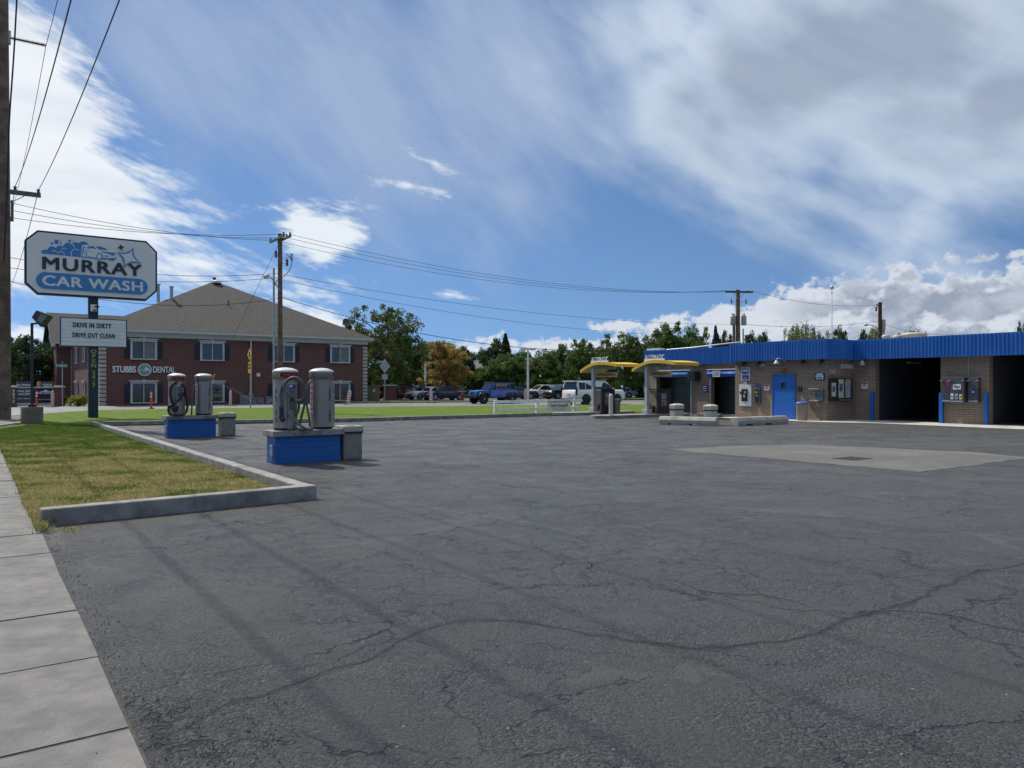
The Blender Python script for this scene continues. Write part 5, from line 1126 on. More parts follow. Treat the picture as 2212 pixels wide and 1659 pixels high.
# concrete barriers
def barrier(P0, P1, lab):
    P0 = Vector(P0); P1 = Vector(P1); L = (P1 - P0).length; ang = math.atan2(P1.y - P0.y, P1.x - P0.x); m = MB()
    pr = [(.0, .06), (.40, .06), (.40, .20), (.32, .33), (.08, .33), (.0, .20)]
    m.xprism(pr, 0, L, M_barr, 'x')
    for (x0, x1) in ((0, L * .16), (L * .28, L * .54), (L * .66, L)): m.box(x0, x1, .005, .395, 0, .061, M_barr)
    o = m.build('concrete_barrier', None, .018, loc=P0, rz=ang); tag(o, lab, 'barrier', 'long concrete barriers by the hexagonal bins'); return o
M_barr = mat('barrier_concrete', (.40, .38, .32), .85, 0, .14, 2.2, .5, 60, dirt=(.22, .21, .18), ds=2)
barrier((5.98, 31.0, 0), (7.95, 29.65, 0), 'long concrete barrier in front of the two hexagonal bins')
barrier((8.85, 29.7, 0), (11.45, 31.45, 0), 'long concrete barrier lying near the blue door')
def hexbin(P, lab):
    r_ = thing('trash_bin', lab, 'trash bin', P, .3, 'hexagonal bins by the barriers')
    m = MB(); m.lathe([(.30, 0), (.30, .57)], M_hb, seg=6, smooth=False); m.build('body', r_, .012)
    m = MB(); m.lathe([(.32, .605), (.33, .76), (.30, .79), (.12, .83)], M_hb, seg=6, smooth=False); m.build('lid', r_, .012)
    m = MB(); m.lathe([(.315, .565), (.315, .60)], M_black, seg=6, smooth=False); m.build('liner', r_); return r_
M_hb = mat('bin_beige', (.40, .385, .33), .7, 0, .08, 3, .2, 60)
hb = hexbin(PD(1535, 30.6), 'hexagonal beige bin standing between the two concrete barriers')
dup(hb, PD(1462, 31.9), .1, 'hexagonal beige bin standing behind the left concrete barrier')
q = PD(1732, 34.5); rb = thing('trash_bin', 'round stone finish bin with a blue lid right of the blue door', 'trash bin', q, 0)
m = MB(); m.lathe([(.22, 0), (.24, .05), (.25, .74), (.26, .75)], mat('pebble_concrete', (.30, .25, .20), .9, 0, .25, 30, .6, 60), seg=28); m.build('body', rb)
m = MB(); m.lathe([(.265, .751), (.27, .79), (.22, .83), (.05, .855)], mat('bin_lid_blue', (.03, .16, .48), .4), seg=28); m.build('lid', rb)
q = G(1842, 986); m = MB()
for i in range(7): m.box(-.36, .36, -.2 + i * .06, -.2 + i * .06 + .035, .004, .012, mat('drain_iron', (.07, .06, .052), .7, .3))
m.box(-.38, .38, -.24, -.21, .004, .014, MATS['drain_iron']); m.box(-.38, .38, .215, .24, .004, .014, MATS['drain_iron']); o = m.build('drain_grate', None, loc=q, rz=TH); tag(o, 'dark iron drain grate set in the pale concrete pad', 'drain grate')
# ---------------- across the street: monument sign
P0 = PD(21, 55.6); P1 = PD(135, 58.2); ang = math.atan2(P1.y - P0.y, P1.x - P0.x); L = (P1 - P0).length
mo = thing('monument_sign', 'brick pillared roadside sign with dark tenant panels behind the flood light', 'sign', P0, ang)
def MS(X, Y): return plane_pt(X / 8.508 * .864, (Y / 8.508 + 900) * .864, P0, ang)
M_mpan = mat('panel_slate', (.05, .065, .08), .5, 0, .1, 3); M_mpan2 = mat('panel_black', (.012, .014, .022), .5, 0, .1, 3)
x1_, _ = MS(342, 700); x2_, _ = MS(1140, 700)
for (a_, b_) in ((-.25, x1_), (x2_, L + .05)):
    m = MB(); m.box(a_, b_, -.25, .25, 0, 1.42, M_brick); pi_ = m.build('brick_pillar', mo)
    m = MB(); m.box(a_ - .06, b_ + .06, -.31, .31, 1.421, 1.5, M_trim); m.box(a_ + .06, b_ - .06, -.2, .2, 1.5005, 1.57, M_trim); m.build('cap', pi_, .02)
    if a_ < 0:
        m = MB()
        for i, ch in enumerate('5872'): m.text(ch, .26, M_lett, ((a_ + b_) / 2 + .1, -.262, 1.20 - i * .27), depth=.012, bold=.006)
        m.build('lettering', pi_)
def mpanel(X0, Y0, X1, Y1, mt, lines, nm='tenant_panel', y=-.1):
    a_, z1_ = MS(X0, Y0); b_, _ = MS(X1, Y0); _, z0_ = MS(X0, Y1); m = MB(); m.box(a_, b_, y, y + .12, max(z0_, .05), z1_, mt); o = m.build(nm, mo)
    if lines:
        m = MB()
        for (txt, X, Y, s_, mm) in lines: xx, zz = MS(X, Y); m.text(txt, s_, mm, (xx, y - .008, zz), depth=.008, bold=.004)
        m.build('lettering', o)
mpanel(350, 552, 662, 872, M_mpan, [('Utah Spine', 520, 610, .24, M_lett), ('and Joint', 520, 672, .24, M_lett), ('Basim T. Uzom, M.D.', 520, 772, .11, M_lett)])
mpanel(668, 552, 1130, 872, M_mpan2, [('PEAK DENTAL', 950, 655, .19, M_lett)])
mpanel(350, 876, 1130, 948, mat('panel_pale', (.40, .43, .42), .6), [])
mpanel(350, 405, 655, 524, M_mpan, [('OLYMPUS', 500, 487, .22, M_lett)])
mpanel(858, 405, 1145, 528, M_mpan, [('PHYSICAL', 1000, 475, .15, M_lett), ('THERAPY', 1000, 512, .15, M_lett)])
mpanel(785, 405, 856, 528, mat('panel_orange', (.50, .22, .08), .6), [])
mpanel(342, 526, 1142, 549, M_trim, [], 'beam', -.2)
a_, z_ = MS(955, 612); m = MB(); m.xprism([(a_ - .45, z_ - .05), (a_ + .45, z_ - .05), (a_ + .15, z_ + .02), (a_ + .02, z_ + .12), (a_ - .1, z_ + .02)], -.112, -.104, M_lett, 'y'); a_, z_ = MS(955, 790); m.box(a_ - .7, a_ + .7, -.112, -.104, z_ - .02, z_ + .02, M_galv); m.lathe([(.09, 0), (.09, .01)], M_galv, (0, 0, 0), 12); m.build('emblem', mo)
# street name sign
q = PD(134.8, 56.6); sn = thing('street_name_sign', 'green street name blade Vine St on a thin galvanised post', 'street sign', q, 0)
m = MB(); m.cyl((0, 0, 0), (0, 0, 3.35), .035, M_galv); m.build('post', sn)
m = MB(); m.box(-.52, .45, -.055, -.038, 2.92, 3.18, mat('sign_green', (.01, .16, .10), .45)); bl_ = m.build('blade', sn); m = MB(); m.text('E Vine St', .21, M_lett, (-.03, -.06, 3.05), depth=.006, bold=.004); m.build('lettering', bl_)
# yellow warning sign seen nearly edge on, by the street
q = PD(541, 51.8); ys = thing('warning_sign', 'yellow diamond warning sign with a tall yellow plate below, on a steel post', 'street sign', q, R(-52))
M_yel2 = mat('sign_yellow', (.75, .45, .01), .45, 0, .05, 4)
m = MB(); m.cyl((0, 0, 0), (0, 0, 4.0), .045, M_galv); m.build('post', ys)
zt = ZP(748, 51.8); zbm = ZP(774, 51.8); zc_ = (zt + zbm) / 2; h2 = (zt - zbm) / 2 
m = MB(); m.xprism([(0, zc_ - h2), (h2 * 1.0, zc_), (0, zc_ + h2), (-h2 * 1.0, zc_)], -.07, -.05, M_yel2, 'y'); dd = m.build('diamond_plate', ys); m = MB(); m.text('X', .38, M_black, (-.0, -.075, zc_), depth=.006, bold=.02); m.text('I', .4, M_black, (-.0, -.077, zc_), depth=.006, bold=.01); m.build('symbol', dd)
z1_, z0_ = ZP(777, 51.8), ZP(801, 51.8); m = MB(); m.box(-.26, .26, -.07, -.05, z0_, z1_, M_yel2); dd = m.build('lower_plate', ys); m = MB(); m.text('NO', .2, M_black, (0, -.075, z1_ - .2), depth=.005, bold=.008); m.text('THRU', .16, M_black, (0, -.075, z1_ - .42), depth=.005, bold=.008); m.build('lettering', dd)
# delineator posts, barricade panels
def delin(px, py, lab, dup_=None):
    q = G(px, py)
    if dup_: return dup(dup_, q, .2, lab)
    r_ = thing('delineator_post', lab, 'delineator', q, 0, 'orange delineator posts'); Mo = mat('safety_orange', (.70, .05, .02), .5, 0, .05, 4)
    m = MB(); m.lathe([(.20, 0), (.19, .05), (.07, .08)], M_rubber, seg=14); m.build('foot', r_)
    m = MB(); m.lathe([(.075, .05), (.055, 1.12), (.03, 1.15), (.03, 1.20), (.045, 1.23)], Mo, seg=14); b_ = m.build('tube', r_)
    for z_ in (.78, .98): m = MB(); m.lathe([(.064, z_), (.0635, z_ + .10)], M_lett, seg=14); m.build('reflective_band', b_)
    return r_
d1 = delin(326.6, 878, 'orange delineator post with two white bands in front of the brick office')
delin(79, 874.5, 'orange delineator post with white bands, behind the flood light foot', d1)
M_or = mat('barricade_orange', (.62, .16, .06), .5, 0, .06, 4)
def barric(px, py, ang, lab, tilt=0.0, src=None):
    q = G(px, py)
    if src: r_ = dup(src, q, ang, lab); r_.rotation_euler = (0, tilt, ang); return r_
    r_ = thing('barricade_panel', lab, 'barricade', q, ang, 'striped barricade panels along the street'); r_.rotation_euler = (0, tilt, ang)
    m = MB(); m.box(-.42, .42, -.28, .28, 0, .05, M_rubber); m.build('base', r_, .01)
    m = MB(); m.box(-.15, .15, -.02, .02, .05, 1.15, M_white); b_ = m.build('panel', r_)
    m = MB()
    for i in range(5):
        z_ = .12 + i * .2
        for y_ in (-.026, .0205): m.add([(-.148, y_, z_), (.148, y_, z_ + .12), (.148, y_, z_ + .21), (-.148, y_, z_ + .09), (-.148, y_ + .005, z_), (.148, y_ + .005, z_ + .12), (.148, y_ + .005, z_ + .21), (-.148, y_ + .005, z_ + .09)], [(0,1,2,3), (7,6,5,4), (0,4,5,1), (2,6,7,3), (1,5,6,2), (0,3,7,4)], M_or)
    m.build('stripes', b_)
    m = MB(); m.box(-.05, .05, -.015, .015, 1.15, 1.25, M_white); m.build('handle', b_)
    return r_
bp = barric(931, 865.5, 0, 'striped barricade panel at the far kerb near the dark sedan')
barric(751, 868.8, .2, 'leaning striped barricade panel before the right end of the brick office', R(9), bp)
barric(498, 871.5, R(80), 'striped barricade panel seen edge on before the middle of the brick office', 0, bp)
barric(1135, 861.5, 0, 'striped barricade panel right of the blue off-road car', 0, bp)
barric(113.5, 874.2, R(84), 'striped barricade panel seen edge on beside the brick monument sign', 0, bp)
# hydrant
q = PD(999.5, 76); hy = thing('fire_hydrant', 'rusty red fire hydrant left of the blue off-road car', 'fire hydrant', q)
M_hyd = mat('hydrant_red', (.28, .05, .03), .6, 0, .2, 6)
m = MB(); m.lathe([(.20, 0), (.20, .05), (.13, .08), (.13, .62), (.18, .64), (.18, .68), (.14, .78), (.06, .86), (.06, .92)], M_hyd, seg=16); m.build('body', hy)
for s_ in (-1, 1): m = MB(); m.cyl((s_ * .1, 0, .5), (s_ * .25, 0, .5), .07, M_hyd); m.build('outlet', hy)
m = MB(); m.cyl((0, -.1, .45), (0, -.24, .45), .09, M_hyd); m.build('outlet', hy)
# utility cabinet and brick pillar
q = PD(778, 74.5); uc = thing('utility_cabinet', 'beige two door utility cabinet right of the brick office', 'utility cabinet', q, R(8))
M_uc = mat('cabinet_beige', (.19, .165, .115), .6, 0, .1, 3)
m = MB(); m.box(0, 1.85, 0, 1.0, .06, 1.52, M_uc); m.build('body', uc, .02); m = MB(); m.box(-.05, 1.9, -.05, 1.05, 1.525, 1.60, M_uc); m.build('lid', uc, .01)
for x_ in (.05, .95):
    m = MB(); m.box(x_, x_ + .85, -.025, -.0005, .15, 1.45, M_uc); dr = m.build('door', uc, .006); m = MB(); m.box(x_ + .3, x_ + .5, -.03, -.0255, .95, 1.2, M_lett); m.build('label_plate', dr)
q = PD(828, 76); bp_ = thing('brick_pillar', 'short brick pillar with a cream cap beside the utility cabinet', 'pillar', q, R(4))
m = MB(); m.box(0, 1.25, 0, .6, 0, 1.52, M_brick); m.build('pier', bp_); m = MB(); m.box(-.06, 1.31, -.06, .66, 1.521, 1.64, M_trim); m.build('cap', bp_, .02)
q = PD(831, 73.5); gs = thing('street_sign', 'grey back of a diamond sign on a post before the brick pillar', 'street sign', q, R(20))
m = MB(); m.cyl((0, 0, 0), (0, 0, 4.1), .04, M_galv); m.build('post', gs); m = MB(); m.xprism([(0, 2.75), (.52, 3.45), (0, 4.15), (-.52, 3.45)], -.06, -.045, M_galv, 'y'); m.build('diamond_plate', gs); m = MB(); m.box(-.28, .28, -.06, -.045, 2.15, 2.65, M_galv); m.build('lower_plate', gs)
# parking lot lamps
def lotlamp(px, d, pyt, w_, lab, n=2, ar=0):
    q = PD(px, d); h_ = ZP(pyt, d); r_ = thing('lot_lamp', lab, 'lamp post', q, ar, 'white lamp posts of the far parking lot')
    m = MB(); m.cyl((0, 0, 0), (0, 0, h_ - .1), .14, M_white, .10); m.build('pole', r_)
    for s_ in ((-1, 1) if n == 2 else (-1,)): 
        m = MB(); m.box(min(s_ * .15, s_ * w_), max(s_ * .15, s_ * w_), -.22, .22, h_ - .22, h_, M_white); hd = m.build('lamp_head', r_, .03)
        m = MB(); m.box(min(s_ * .3, s_ * (w_ - .1)), max(s_ * .3, s_ * (w_ - .1)), -.16, .16, h_ - .24, h_ - .2205, M_galv); m.build('lens', hd)
    m = MB(); m.box(-.15, .15, -.05, .05, h_ - .16, h_ - .06, M_white); m.build('arm', r_)
    return r_
lotlamp(919, 95, 766, .8, 'white twin headed lamp post left of the yellow tree')
lotlamp(1140.6, 84, 747, .85, 'tall white twin headed lamp post behind the blue off-road car')
lotlamp(1148, 105, 769, .9, 'shorter white single headed lamp post half hidden behind the taller twin headed one', 1)
# sprinkler spray over the street lawn: fine drops
m = MB(); sp0 = PD(562, 49, .1); Mw = mat('water_drop', (.8, .82, .85), .1, 0, .02, 3)
for i in range(1500):
    s_ = rnd.choice((-1, 1)); t = rnd.random() ** .8; x_ = s_ * t * (3.2 if s_ < 0 else 1.6); z_ = .05 + (2.4 if s_ < 0 else 1.5) * (t - t * t * .35) + rnd.gauss(0, .035) * (1 + 2 * t); y_ = rnd.gauss(0, .05) + 1.2 * t
    r_ = rnd.uniform(.0025, .006); c_ = Vector((x_ + rnd.gauss(0, .04) * t, y_, z_)); m.add([c_ + Vector((r_, 0, -r_)), c_ + Vector((-r_, r_, -r_)), c_ + Vector((-r_, -r_, -r_)), c_ + Vector((0, 0, r_ * 1.5))], [(0,1,3), (1,2,3), (2,0,3), (2,1,0)], Mw)
o = m.build('sprinkler_spray', None, loc=sp0, kind='stuff'); tag(o, 'thin fan of sprinkler water over the street lawn', 'water spray')
# ================================================================ vehicles (local x: rear 0 to front L, z up)
M_tyre = mat('tyre', (.02, .02, .021), .75, 0, .2, 6); M_rim = mat('alloy_rim', (.38, .39, .40), .3, .8, .08, 8); M_rimd = mat('dark_rim', (.03, .03, .033), .35, .5, .1, 8)
M_cg = glass('car_glass', (.012, .015, .018), .04); M_hl = mat('headlight', (.65, .68, .70), .12, .1, .05, 6); M_tl = mat('tail_light', (.25, .01, .012), .2, 0, .1, 6); M_trimb = mat('black_trim', (.015, .015, .016), .5, 0, .2, 5)
M_chr = mat('chrome', (.60, .61, .62), .12, .95, .04, 5); M_plate = mat('number_plate', (.40, .34, .32), .5, 0, .3, 25)
def paint(n_, c): return mat('paint_' + n_, c, .24, .0, .03, .6, spec=.7)
def car(lab, P, rz, pnt, L, W_, H, kind, wr=.34, group=None, rim=None, nm='parked_car'):
    r_ = thing(nm, lab, 'car', P, rz, group); hw = W_ / 2
    belt = H * (.62 if kind != 'sedan' else .64); zb = .24 if kind != 'big' else .36
    if kind == 'sedan': cab = (.20, .34, .62, .80); hood = .56 * H; tail = .66 * H
    elif kind == 'suv': cab = (.015, .06, .56, .76); hood = .58 * H; tail = belt
    elif kind == 'big': cab = (.012, .045, .62, .765); hood = .62 * H; tail = belt
    xD, xC, xB, xA = [c * L for c in cab]
    def zt(x):
        if x <= xD: return tail
        if x <= xA: return belt
        t = (x - xA) / (L - xA); return belt + (hood - belt) * t ** .7 - (.10 * H) * max(0, t - .75) / .25
    xs = [0, .015 * L, .05 * L, xD, .13 * L, xC, .3 * L, .42 * L, xB, xA, .86 * L, .94 * L, .985 * L, L]
    xs = sorted(set(round(x, 4) for x in xs)); V = []
    def wd(x): 
        e = min(x, L - x) / L; return hw * (1 - .16 * max(0, (.07 - e) / .07) ** 1.5)
    for x in xs:
        w_ = wd(x); t_ = zt(x); b_ = zb + (.10 if x in (xs[0], xs[-1]) else 0); 
        if x == xs[0]: t_ -= .04
        if x == xs[-1]: t_ -= .12
        row = [(0, b_), (w_ * .86, b_), (w_ * .97, b_ + .12), (w_, (b_ + t_) / 2), (w_ * .985, t_ - .12), (w_ * .94, t_ - .02), (w_ * .8, t_ + .012), (0, t_ + .03)]
        V += [(x, y, z) for y, z in row] + [(x, -y, z) for y, z in row[-2:0:-1]]
    n_ = 14; F = []
    for i in range(len(xs) - 1):
        for q in range(n_): F.append((i*n_+q, (i+1)*n_+q, (i+1)*n_+(q+1) % n_, i*n_+(q+1) % n_))
    F += [tuple(range(n_)), tuple(reversed(range((len(xs)-1)*n_, len(xs)*n_)))]
    m = MB(); m.add(V, F, pnt, True)
    # greenhouse
    wbt, wrt = hw * .93, hw * (.74 if kind != 'big' else .80); zr = H
    def ring(x, z, w_): return [(x, w_, z), (x, -w_, z)]
    st = [(xD, belt - .03, wbt), (xC, zr - .05, wrt), ((xC + xB) / 2, zr, wrt * 1.02), (xB, zr - .04, wrt), (xA, belt - .03, wbt)]
    # roof shell and pillars as one solid
    G_ = []
    for (x, z, w_) in st: G_ += [(x, w_, z), (x, -w_, z), (x, -wbt, belt - .03), (x, wbt, belt - .03)]
    Fg = []
    for i in range(4):
        a_, b_ = 4 * i, 4 * (i + 1); Fg += [(a_, b_, b_ + 1, a_ + 1), (a_ + 1, b_ + 1, b_ + 2, a_ + 2), (b_, a_, a_ + 3, b_ + 3)]
    m.add(G_, Fg, pnt, False)
    body = m.build('body', r_)
    # glass: side windows, windscreen, rear window, set just proud
    def sidept(x, f, s_):   # f 0 belt .. 1 roof at x
        if x < xC: zt_ = belt + (zr - .05 - belt) * (x - xD) / (xC - xD); wt_ = wbt + (wrt - wbt) * (x - xD) / (xC - xD)
        elif x > xB: zt_ = belt + (zr - .04 - belt) * (xA - x) / (xA - xB); wt_ = wbt + (wrt - wbt) * (xA - x) / (xA - xB)
        else: zt_, wt_ = zr - .03, wrt
        return Vector((x, s_ * (wbt + (wt_ - wbt) * f + .007), belt - .01 + (zt_ - belt) * f))
    mid = (xC + xB) / 2 - (.02 * L if kind == 'sedan' else -.04 * L)
    cuts = [(xD + (xC - xD) * .45, mid - .03), (mid + .03, xA - (xA - xB) * .30)] if kind == 'sedan' else [(xC + .02 * L, xC + (mid - xC) * .42), (xC + (mid - xC) * .42 + .07, mid - .03), (mid + .03, xA - (xA - xB) * .28)]
    for s_ in (-1, 1):
        for (xa, xb) in cuts:
            q = [sidept(xa, .10, s_), sidept(xb, .10, s_)]; k_ = 5
            top = [sidept(xb + (xa - xb) * i / k_, .88, s_) for i in range(k_ + 1)]
            pts = q + top; m = MB(); m.add(pts if s_ < 0 else pts[::-1], [tuple(range(len(pts)))], M_cg); m.build('side_window', r_)
    def slope(x0, z0, w0, x1, z1, w1, nm_):
        A_, B_, C_, D_ = Vector((x0, -w0, z0)), Vector((x0, w0, z0)), Vector((x1, w1, z1)), Vector((x1, -w1, z1)); n = (B_ - A_).cross(D_ - A_).normalized()
        if n.z < 0: n = -n
        ce = (A_ + B_ + C_ + D_) / 4; m = MB(); m.add([ce + (p - ce) * .90 + n * .008 for p in (A_, B_, C_, D_)], [(0, 1, 2, 3)], M_cg); m.build(nm_, r_)
    slope(xA, belt - .03, wbt, xB, zr - .04, wrt, 'windscreen'); slope(xD, belt - .03, wbt, xC, zr - .05, wrt, 'rear_window')
    # wheels
    for x in (.185 * L, .81 * L):
        for s_ in (-1, 1):
            y0 = s_ * (hw - .11)
            m = MB(); m.cyl((x, s_ * (hw - .25), wr + .02), (x, s_ * (hw + .004), wr + .02), wr * 1.15, M_trimb, seg=24); m.build('wheel_arch', r_)
            m = MB(); m.cyl((x, s_ * (hw - .22), wr), (x, s_ * (hw + .012), wr), wr, M_tyre, seg=24); wh = m.build('wheel', r_)
            m = MB(); m.cyl((x, s_ * (hw - .05), wr), (x, s_ * (hw + .02), wr), wr * .62, rim or M_rim, seg=20)
            for k in range(5):
                a_ = k * 2 * math.pi / 5; m.box(-.001, .001, 0, 0, 0, 0, rim or M_rim) if False else m.cyl((x + wr * .30 * math.cos(a_ + .6), s_ * (hw + .019), wr + wr * .30 * math.sin(a_ + .6)), (x + wr * .30 * math.cos(a_ + .6), s_ * (hw + .024), wr + wr * .30 * math.sin(a_ + .6)), wr * .13, M_trimb, seg=6)
            m.build('rim', wh)
    # lamps, grille, bumpers, mirrors, plates
    zf = zt(L * .97) - .16
    for s_ in (-1, 1):
        m = MB(); m.box(L - .22, L - .02, min(s_ * hw * .55, s_ * hw * .90), max(s_ * hw * .55, s_ * hw * .90), zf - .07, zf + .06, M_hl); m.build('headlight', r_, .02)
        if kind == 'big': m = MB(); m.box(-.03, .10, min(s_ * hw * .88, s_ * hw * .975), max(s_ * hw * .88, s_ * hw * .975), belt - .42, belt + .26, mat('dark_tail_light', (.07, .008, .01), .15))
        else: m = MB(); m.box(.0, .16, min(s_ * hw * .55, s_ * hw * .93), max(s_ * hw * .55, s_ * hw * .93), tail - .24, tail - .10, M_tl)
        m.build('tail_light', r_, .02)
        m = MB(); m.box(xA - .30, xA - .14, min(s_ * (hw - .06), s_ * (hw + .14)), max(s_ * (hw - .06), s_ * (hw + .14)), belt, belt + .15, pnt); m.build('mirror', r_, .03)
        for xh in (mid - .25, mid + .10 * L):
            m = MB(); m.box(xh, xh + .18, min(s_ * hw * .985, s_ * (hw + .015)), max(s_ * hw * .985, s_ * (hw + .015)), belt - .16, belt - .13, M_chr); m.build('door_handle', r_)
    m = MB(); m.box(L - .10, L + .012, -hw * .52, hw * .52, zf - .20, zf + .02, M_trimb); m.build('grille', r_, .02)
    m = MB(); m.box(L - .16, L + .02, -hw * .80, hw * .80, zb, zb + .16, M_trimb); m.build('front_bumper', r_, .03)
    m = MB(); m.box(-.03, .14, -hw * .9, hw * .9, zb - (.06 if kind == 'big' else 0), zb + .16, M_trimb); m.build('rear_bumper', r_, .03)
    m = MB(); m.box(-.02, .03, -.17, .17, tail - .42, tail - .28, M_plate); m.build('number_plate', r_)
    m = MB(); [m.box(.2 * L, .8 * L, s_ * hw * 1.0 - .012, s_ * hw * 1.0 + .012, zb + .0, zb + .12, M_trimb) for s_ in (-1, 1)]; m.build('side_skirt', r_)
    if kind == 'big':
        m = MB(); m.box(-.06, .55, -wrt * .95, wrt * .95, zr - .045, zr + .01, pnt); m.build('spoiler', r_, .015)
        for s_ in (-1, 1): m = MB(); m.box(xC + .1, xB, s_ * wrt * .9 - .02, s_ * wrt * .9 + .02, zr + .005, zr + .05, M_chr); m.build('roof_rail', r_)
    return r_
WHT = paint('white', (.72, .73, .74)); BLK = paint('black', (.012, .014, .018)); GRY = paint('grey', (.06, .065, .072)); REDP = paint('red', (.22, .012, .018)); SIL = paint('silver', (.42, .44, .46)); DKB = paint('dark_blue', (.012, .018, .035))
# large white SUV driving right
p = PD(1231, 61.8); car('large white long bodied SUV driving past behind the farther canopy', p + Vector((-.1, .0, 0)), TH, WHT, 5.45, 2.06, 1.93, 'big', .41, rim=M_rimd, nm='large_suv')
# parked cars of the far lot
car('white crossover parked nose left beside the black SUV', PD(1205, 93.5), TH + math.pi - .10, WHT, 4.55, 1.84, 1.67, 'suv', .36, rim=M_rimd)
car('black SUV parked nose left between the white crossover and the large white SUV', PD(1252, 90), TH + math.pi - .02, BLK, 4.9, 1.92, 1.75, 'suv', .38)
car('dark navy sedan parked left of the fire hydrant', PD(1000, 82), TH + math.pi, DKB, 4.85, 1.83, 1.46, 'sedan', .34)
car('white sedan parked nose left behind the navy sedan', PD(958, 87.5), TH + math.pi + .12, WHT, 4.8, 1.83, 1.45, 'sedan', .34)
car('silver boxy SUV parked behind the white sedan', PD(922, 100), TH + math.pi - .5, SIL, 4.7, 1.9, 1.78, 'suv', .36)
car('red SUV parked right of the short brick pillar', PD(887, 92), TH + math.pi + .05, REDP, 4.6, 1.86, 1.70, 'suv', .36)
car('red sedan parked behind the navy sedan, only its roof showing', PD(996, 97), TH + math.pi, REDP, 4.6, 1.8, 1.47, 'sedan', .33)
car('dark grey sedan parked behind the tail of the blue off-road car', PD(1152, 88), TH + math.pi - .1, GRY, 4.8, 1.84, 1.46, 'sedan', .34)
car('white sedan parked nose right, right of the large white SUV', PD(1338, 96), TH - .25, WHT, 4.7, 1.82, 1.45, 'sedan', .34)
car('black SUV facing the street, half hidden by the nearer canopy post', PD(1392, 103), R(-115), BLK, 4.7, 1.9, 1.75, 'suv', .37)
# blue off-road car
JB = paint('bright_blue', (.012, .12, .44)); M_top = mat('soft_top_black', (.018, .02, .022), .7, 0, .15, 4)
jp = thing('off_road_car', 'bright blue boxy off-road car with black fender flares driving left along the street', 'car', PD(1113, 67.4), TH + math.pi)
L_, h_ = 4.75, .86
m = MB(); m.box(.35, 3.15, -.80, .80, .58, 1.18, JB); m.box(.35, 3.15, -.76, .76, 1.18, 1.20, JB); m.build('body', jp, .03)
m = MB(); m.xprism([(3.15, .60), (4.45, .60), (4.45, 1.06), (4.30, 1.13), (3.15, 1.20)], -.66, .66, JB, 'y'); m.build('bonnet', jp, .03)
m = MB(); m.xprism([(.36, 1.201), (3.12, 1.201), (2.76, 1.78), (.50, 1.78)], -.72, .72, JB, 'y'); cabn = m.build('cabin', jp, .02)
m = MB(); m.box(.42, 2.80, -.74, .74, 1.781, 1.85, M_top); m.build('roof', jp, .03)
for s_ in (-1, 1):
    for (xa, xb, xc, xd) in ((.44, 1.05, 1.05, .54), (1.17, 1.93, 1.93, 1.17), (2.05, 2.92, 2.66, 2.05)):
        m = MB(); P_ = [(xa, 1.25), (xb, 1.25), (xc, 1.74), (xd, 1.74)]; m.xprism(P_, s_ * .732 - .008, s_ * .732 + .008, M_cg if xa > 1 else M_top, 'y'); m.build('side_window', jp)
    for xx in (1.11, 1.99): m = MB(); m.box(xx - .008, xx + .008, s_ * .802 - .003, s_ * .802 + .003, .66, 1.2, M_trimb); m.build('door_seam', jp)
    for xx in (1.25, 2.12): m = MB(); m.box(xx, xx + .16, s_ * .812 - .012, s_ * .812 + .012, 1.06, 1.09, M_trimb); m.build('door_handle', jp)
    m = MB(); m.box(2.78, 2.92, min(s_ * .80, s_ * 1.0), max(s_ * .80, s_ * 1.0), 1.24, 1.42, M_trimb); m.build('mirror', jp, .03)
    for x in (.95, 3.85):
        m = MB(); P_ = [(x - .58, .58), (x - .50, .80), (x - .34, .97), (x + .34, .97), (x + .52, .80), (x + .60, .56), (x + .52, .56), (x + .44, .76), (x + .30, .90), (x - .30, .90), (x - .42, .76), (x - .50, .58)]
        m.xprism(P_, min(s_ * .66, s_ * .93), max(s_ * .66, s_ * .93), M_trimb, 'y'); m.build('fender_flare', jp, .01)
        m = MB(); m.cyl((x, s_ * .62, .42), (x, s_ * .90, .42), .42, M_tyre, seg=28); wh = m.build('wheel', jp, .03)
        m = MB(); m.cyl((x, s_ * .80, .42), (x, s_ * .915, .42), .24, M_rimd, seg=20); m.cyl((x, s_ * .91, .42), (x, s_ * .925, .42), .07, M_galv, seg=10); m.build('rim', wh)
    m = MB(); o = m.lathe([(.0, 0), (.11, 0), (.12, .02), (.0, .05)], M_hl, (0, 0, 0), 18, cap=False).build('headlight', jp, loc=(4.46, s_ * .43, .93)); o.rotation_euler = (0, R(90), 0)
    m = MB(); m.box(4.0, 4.15, min(s_ * .93, s_ * .94), max(s_ * .93, s_ * .94), .84, .90, mat('amber_lamp', (.6, .2, .02), .3)); m.build('side_lamp', jp)
    m = MB(); m.box(.28, .36, min(s_ * .60, s_ * .78), max(s_ * .60, s_ * .78), .88, 1.10, M_tl); m.build('tail_light', jp)
    m = MB(); m.box(1.55, 3.3, min(s_ * .78, s_ * .90), max(s_ * .78, s_ * .90), .50, .58, M_trimb); m.build('side_step', jp, .01)
m = MB(); m.box(4.45, 4.50, -.62, .62, .62, 1.08, JB)
for i in range(7): y_ = -.27 + i * .09; m.box(4.5005, 4.508, y_ - .025, y_ + .025, .72, 1.0, M_trimb)
m.build('grille', jp)
m = MB(); m.box(4.52, 4.80, -.86, .86, .52, .68, M_trimb); m.box(4.60, 4.83, -.70, .70, .681, .72, M_chr); m.build('front_bumper', jp, .02)
m = MB(); m.box(.16, .35, -.80, .80, .52, .66, M_trimb); m.build('rear_bumper', jp, .02)
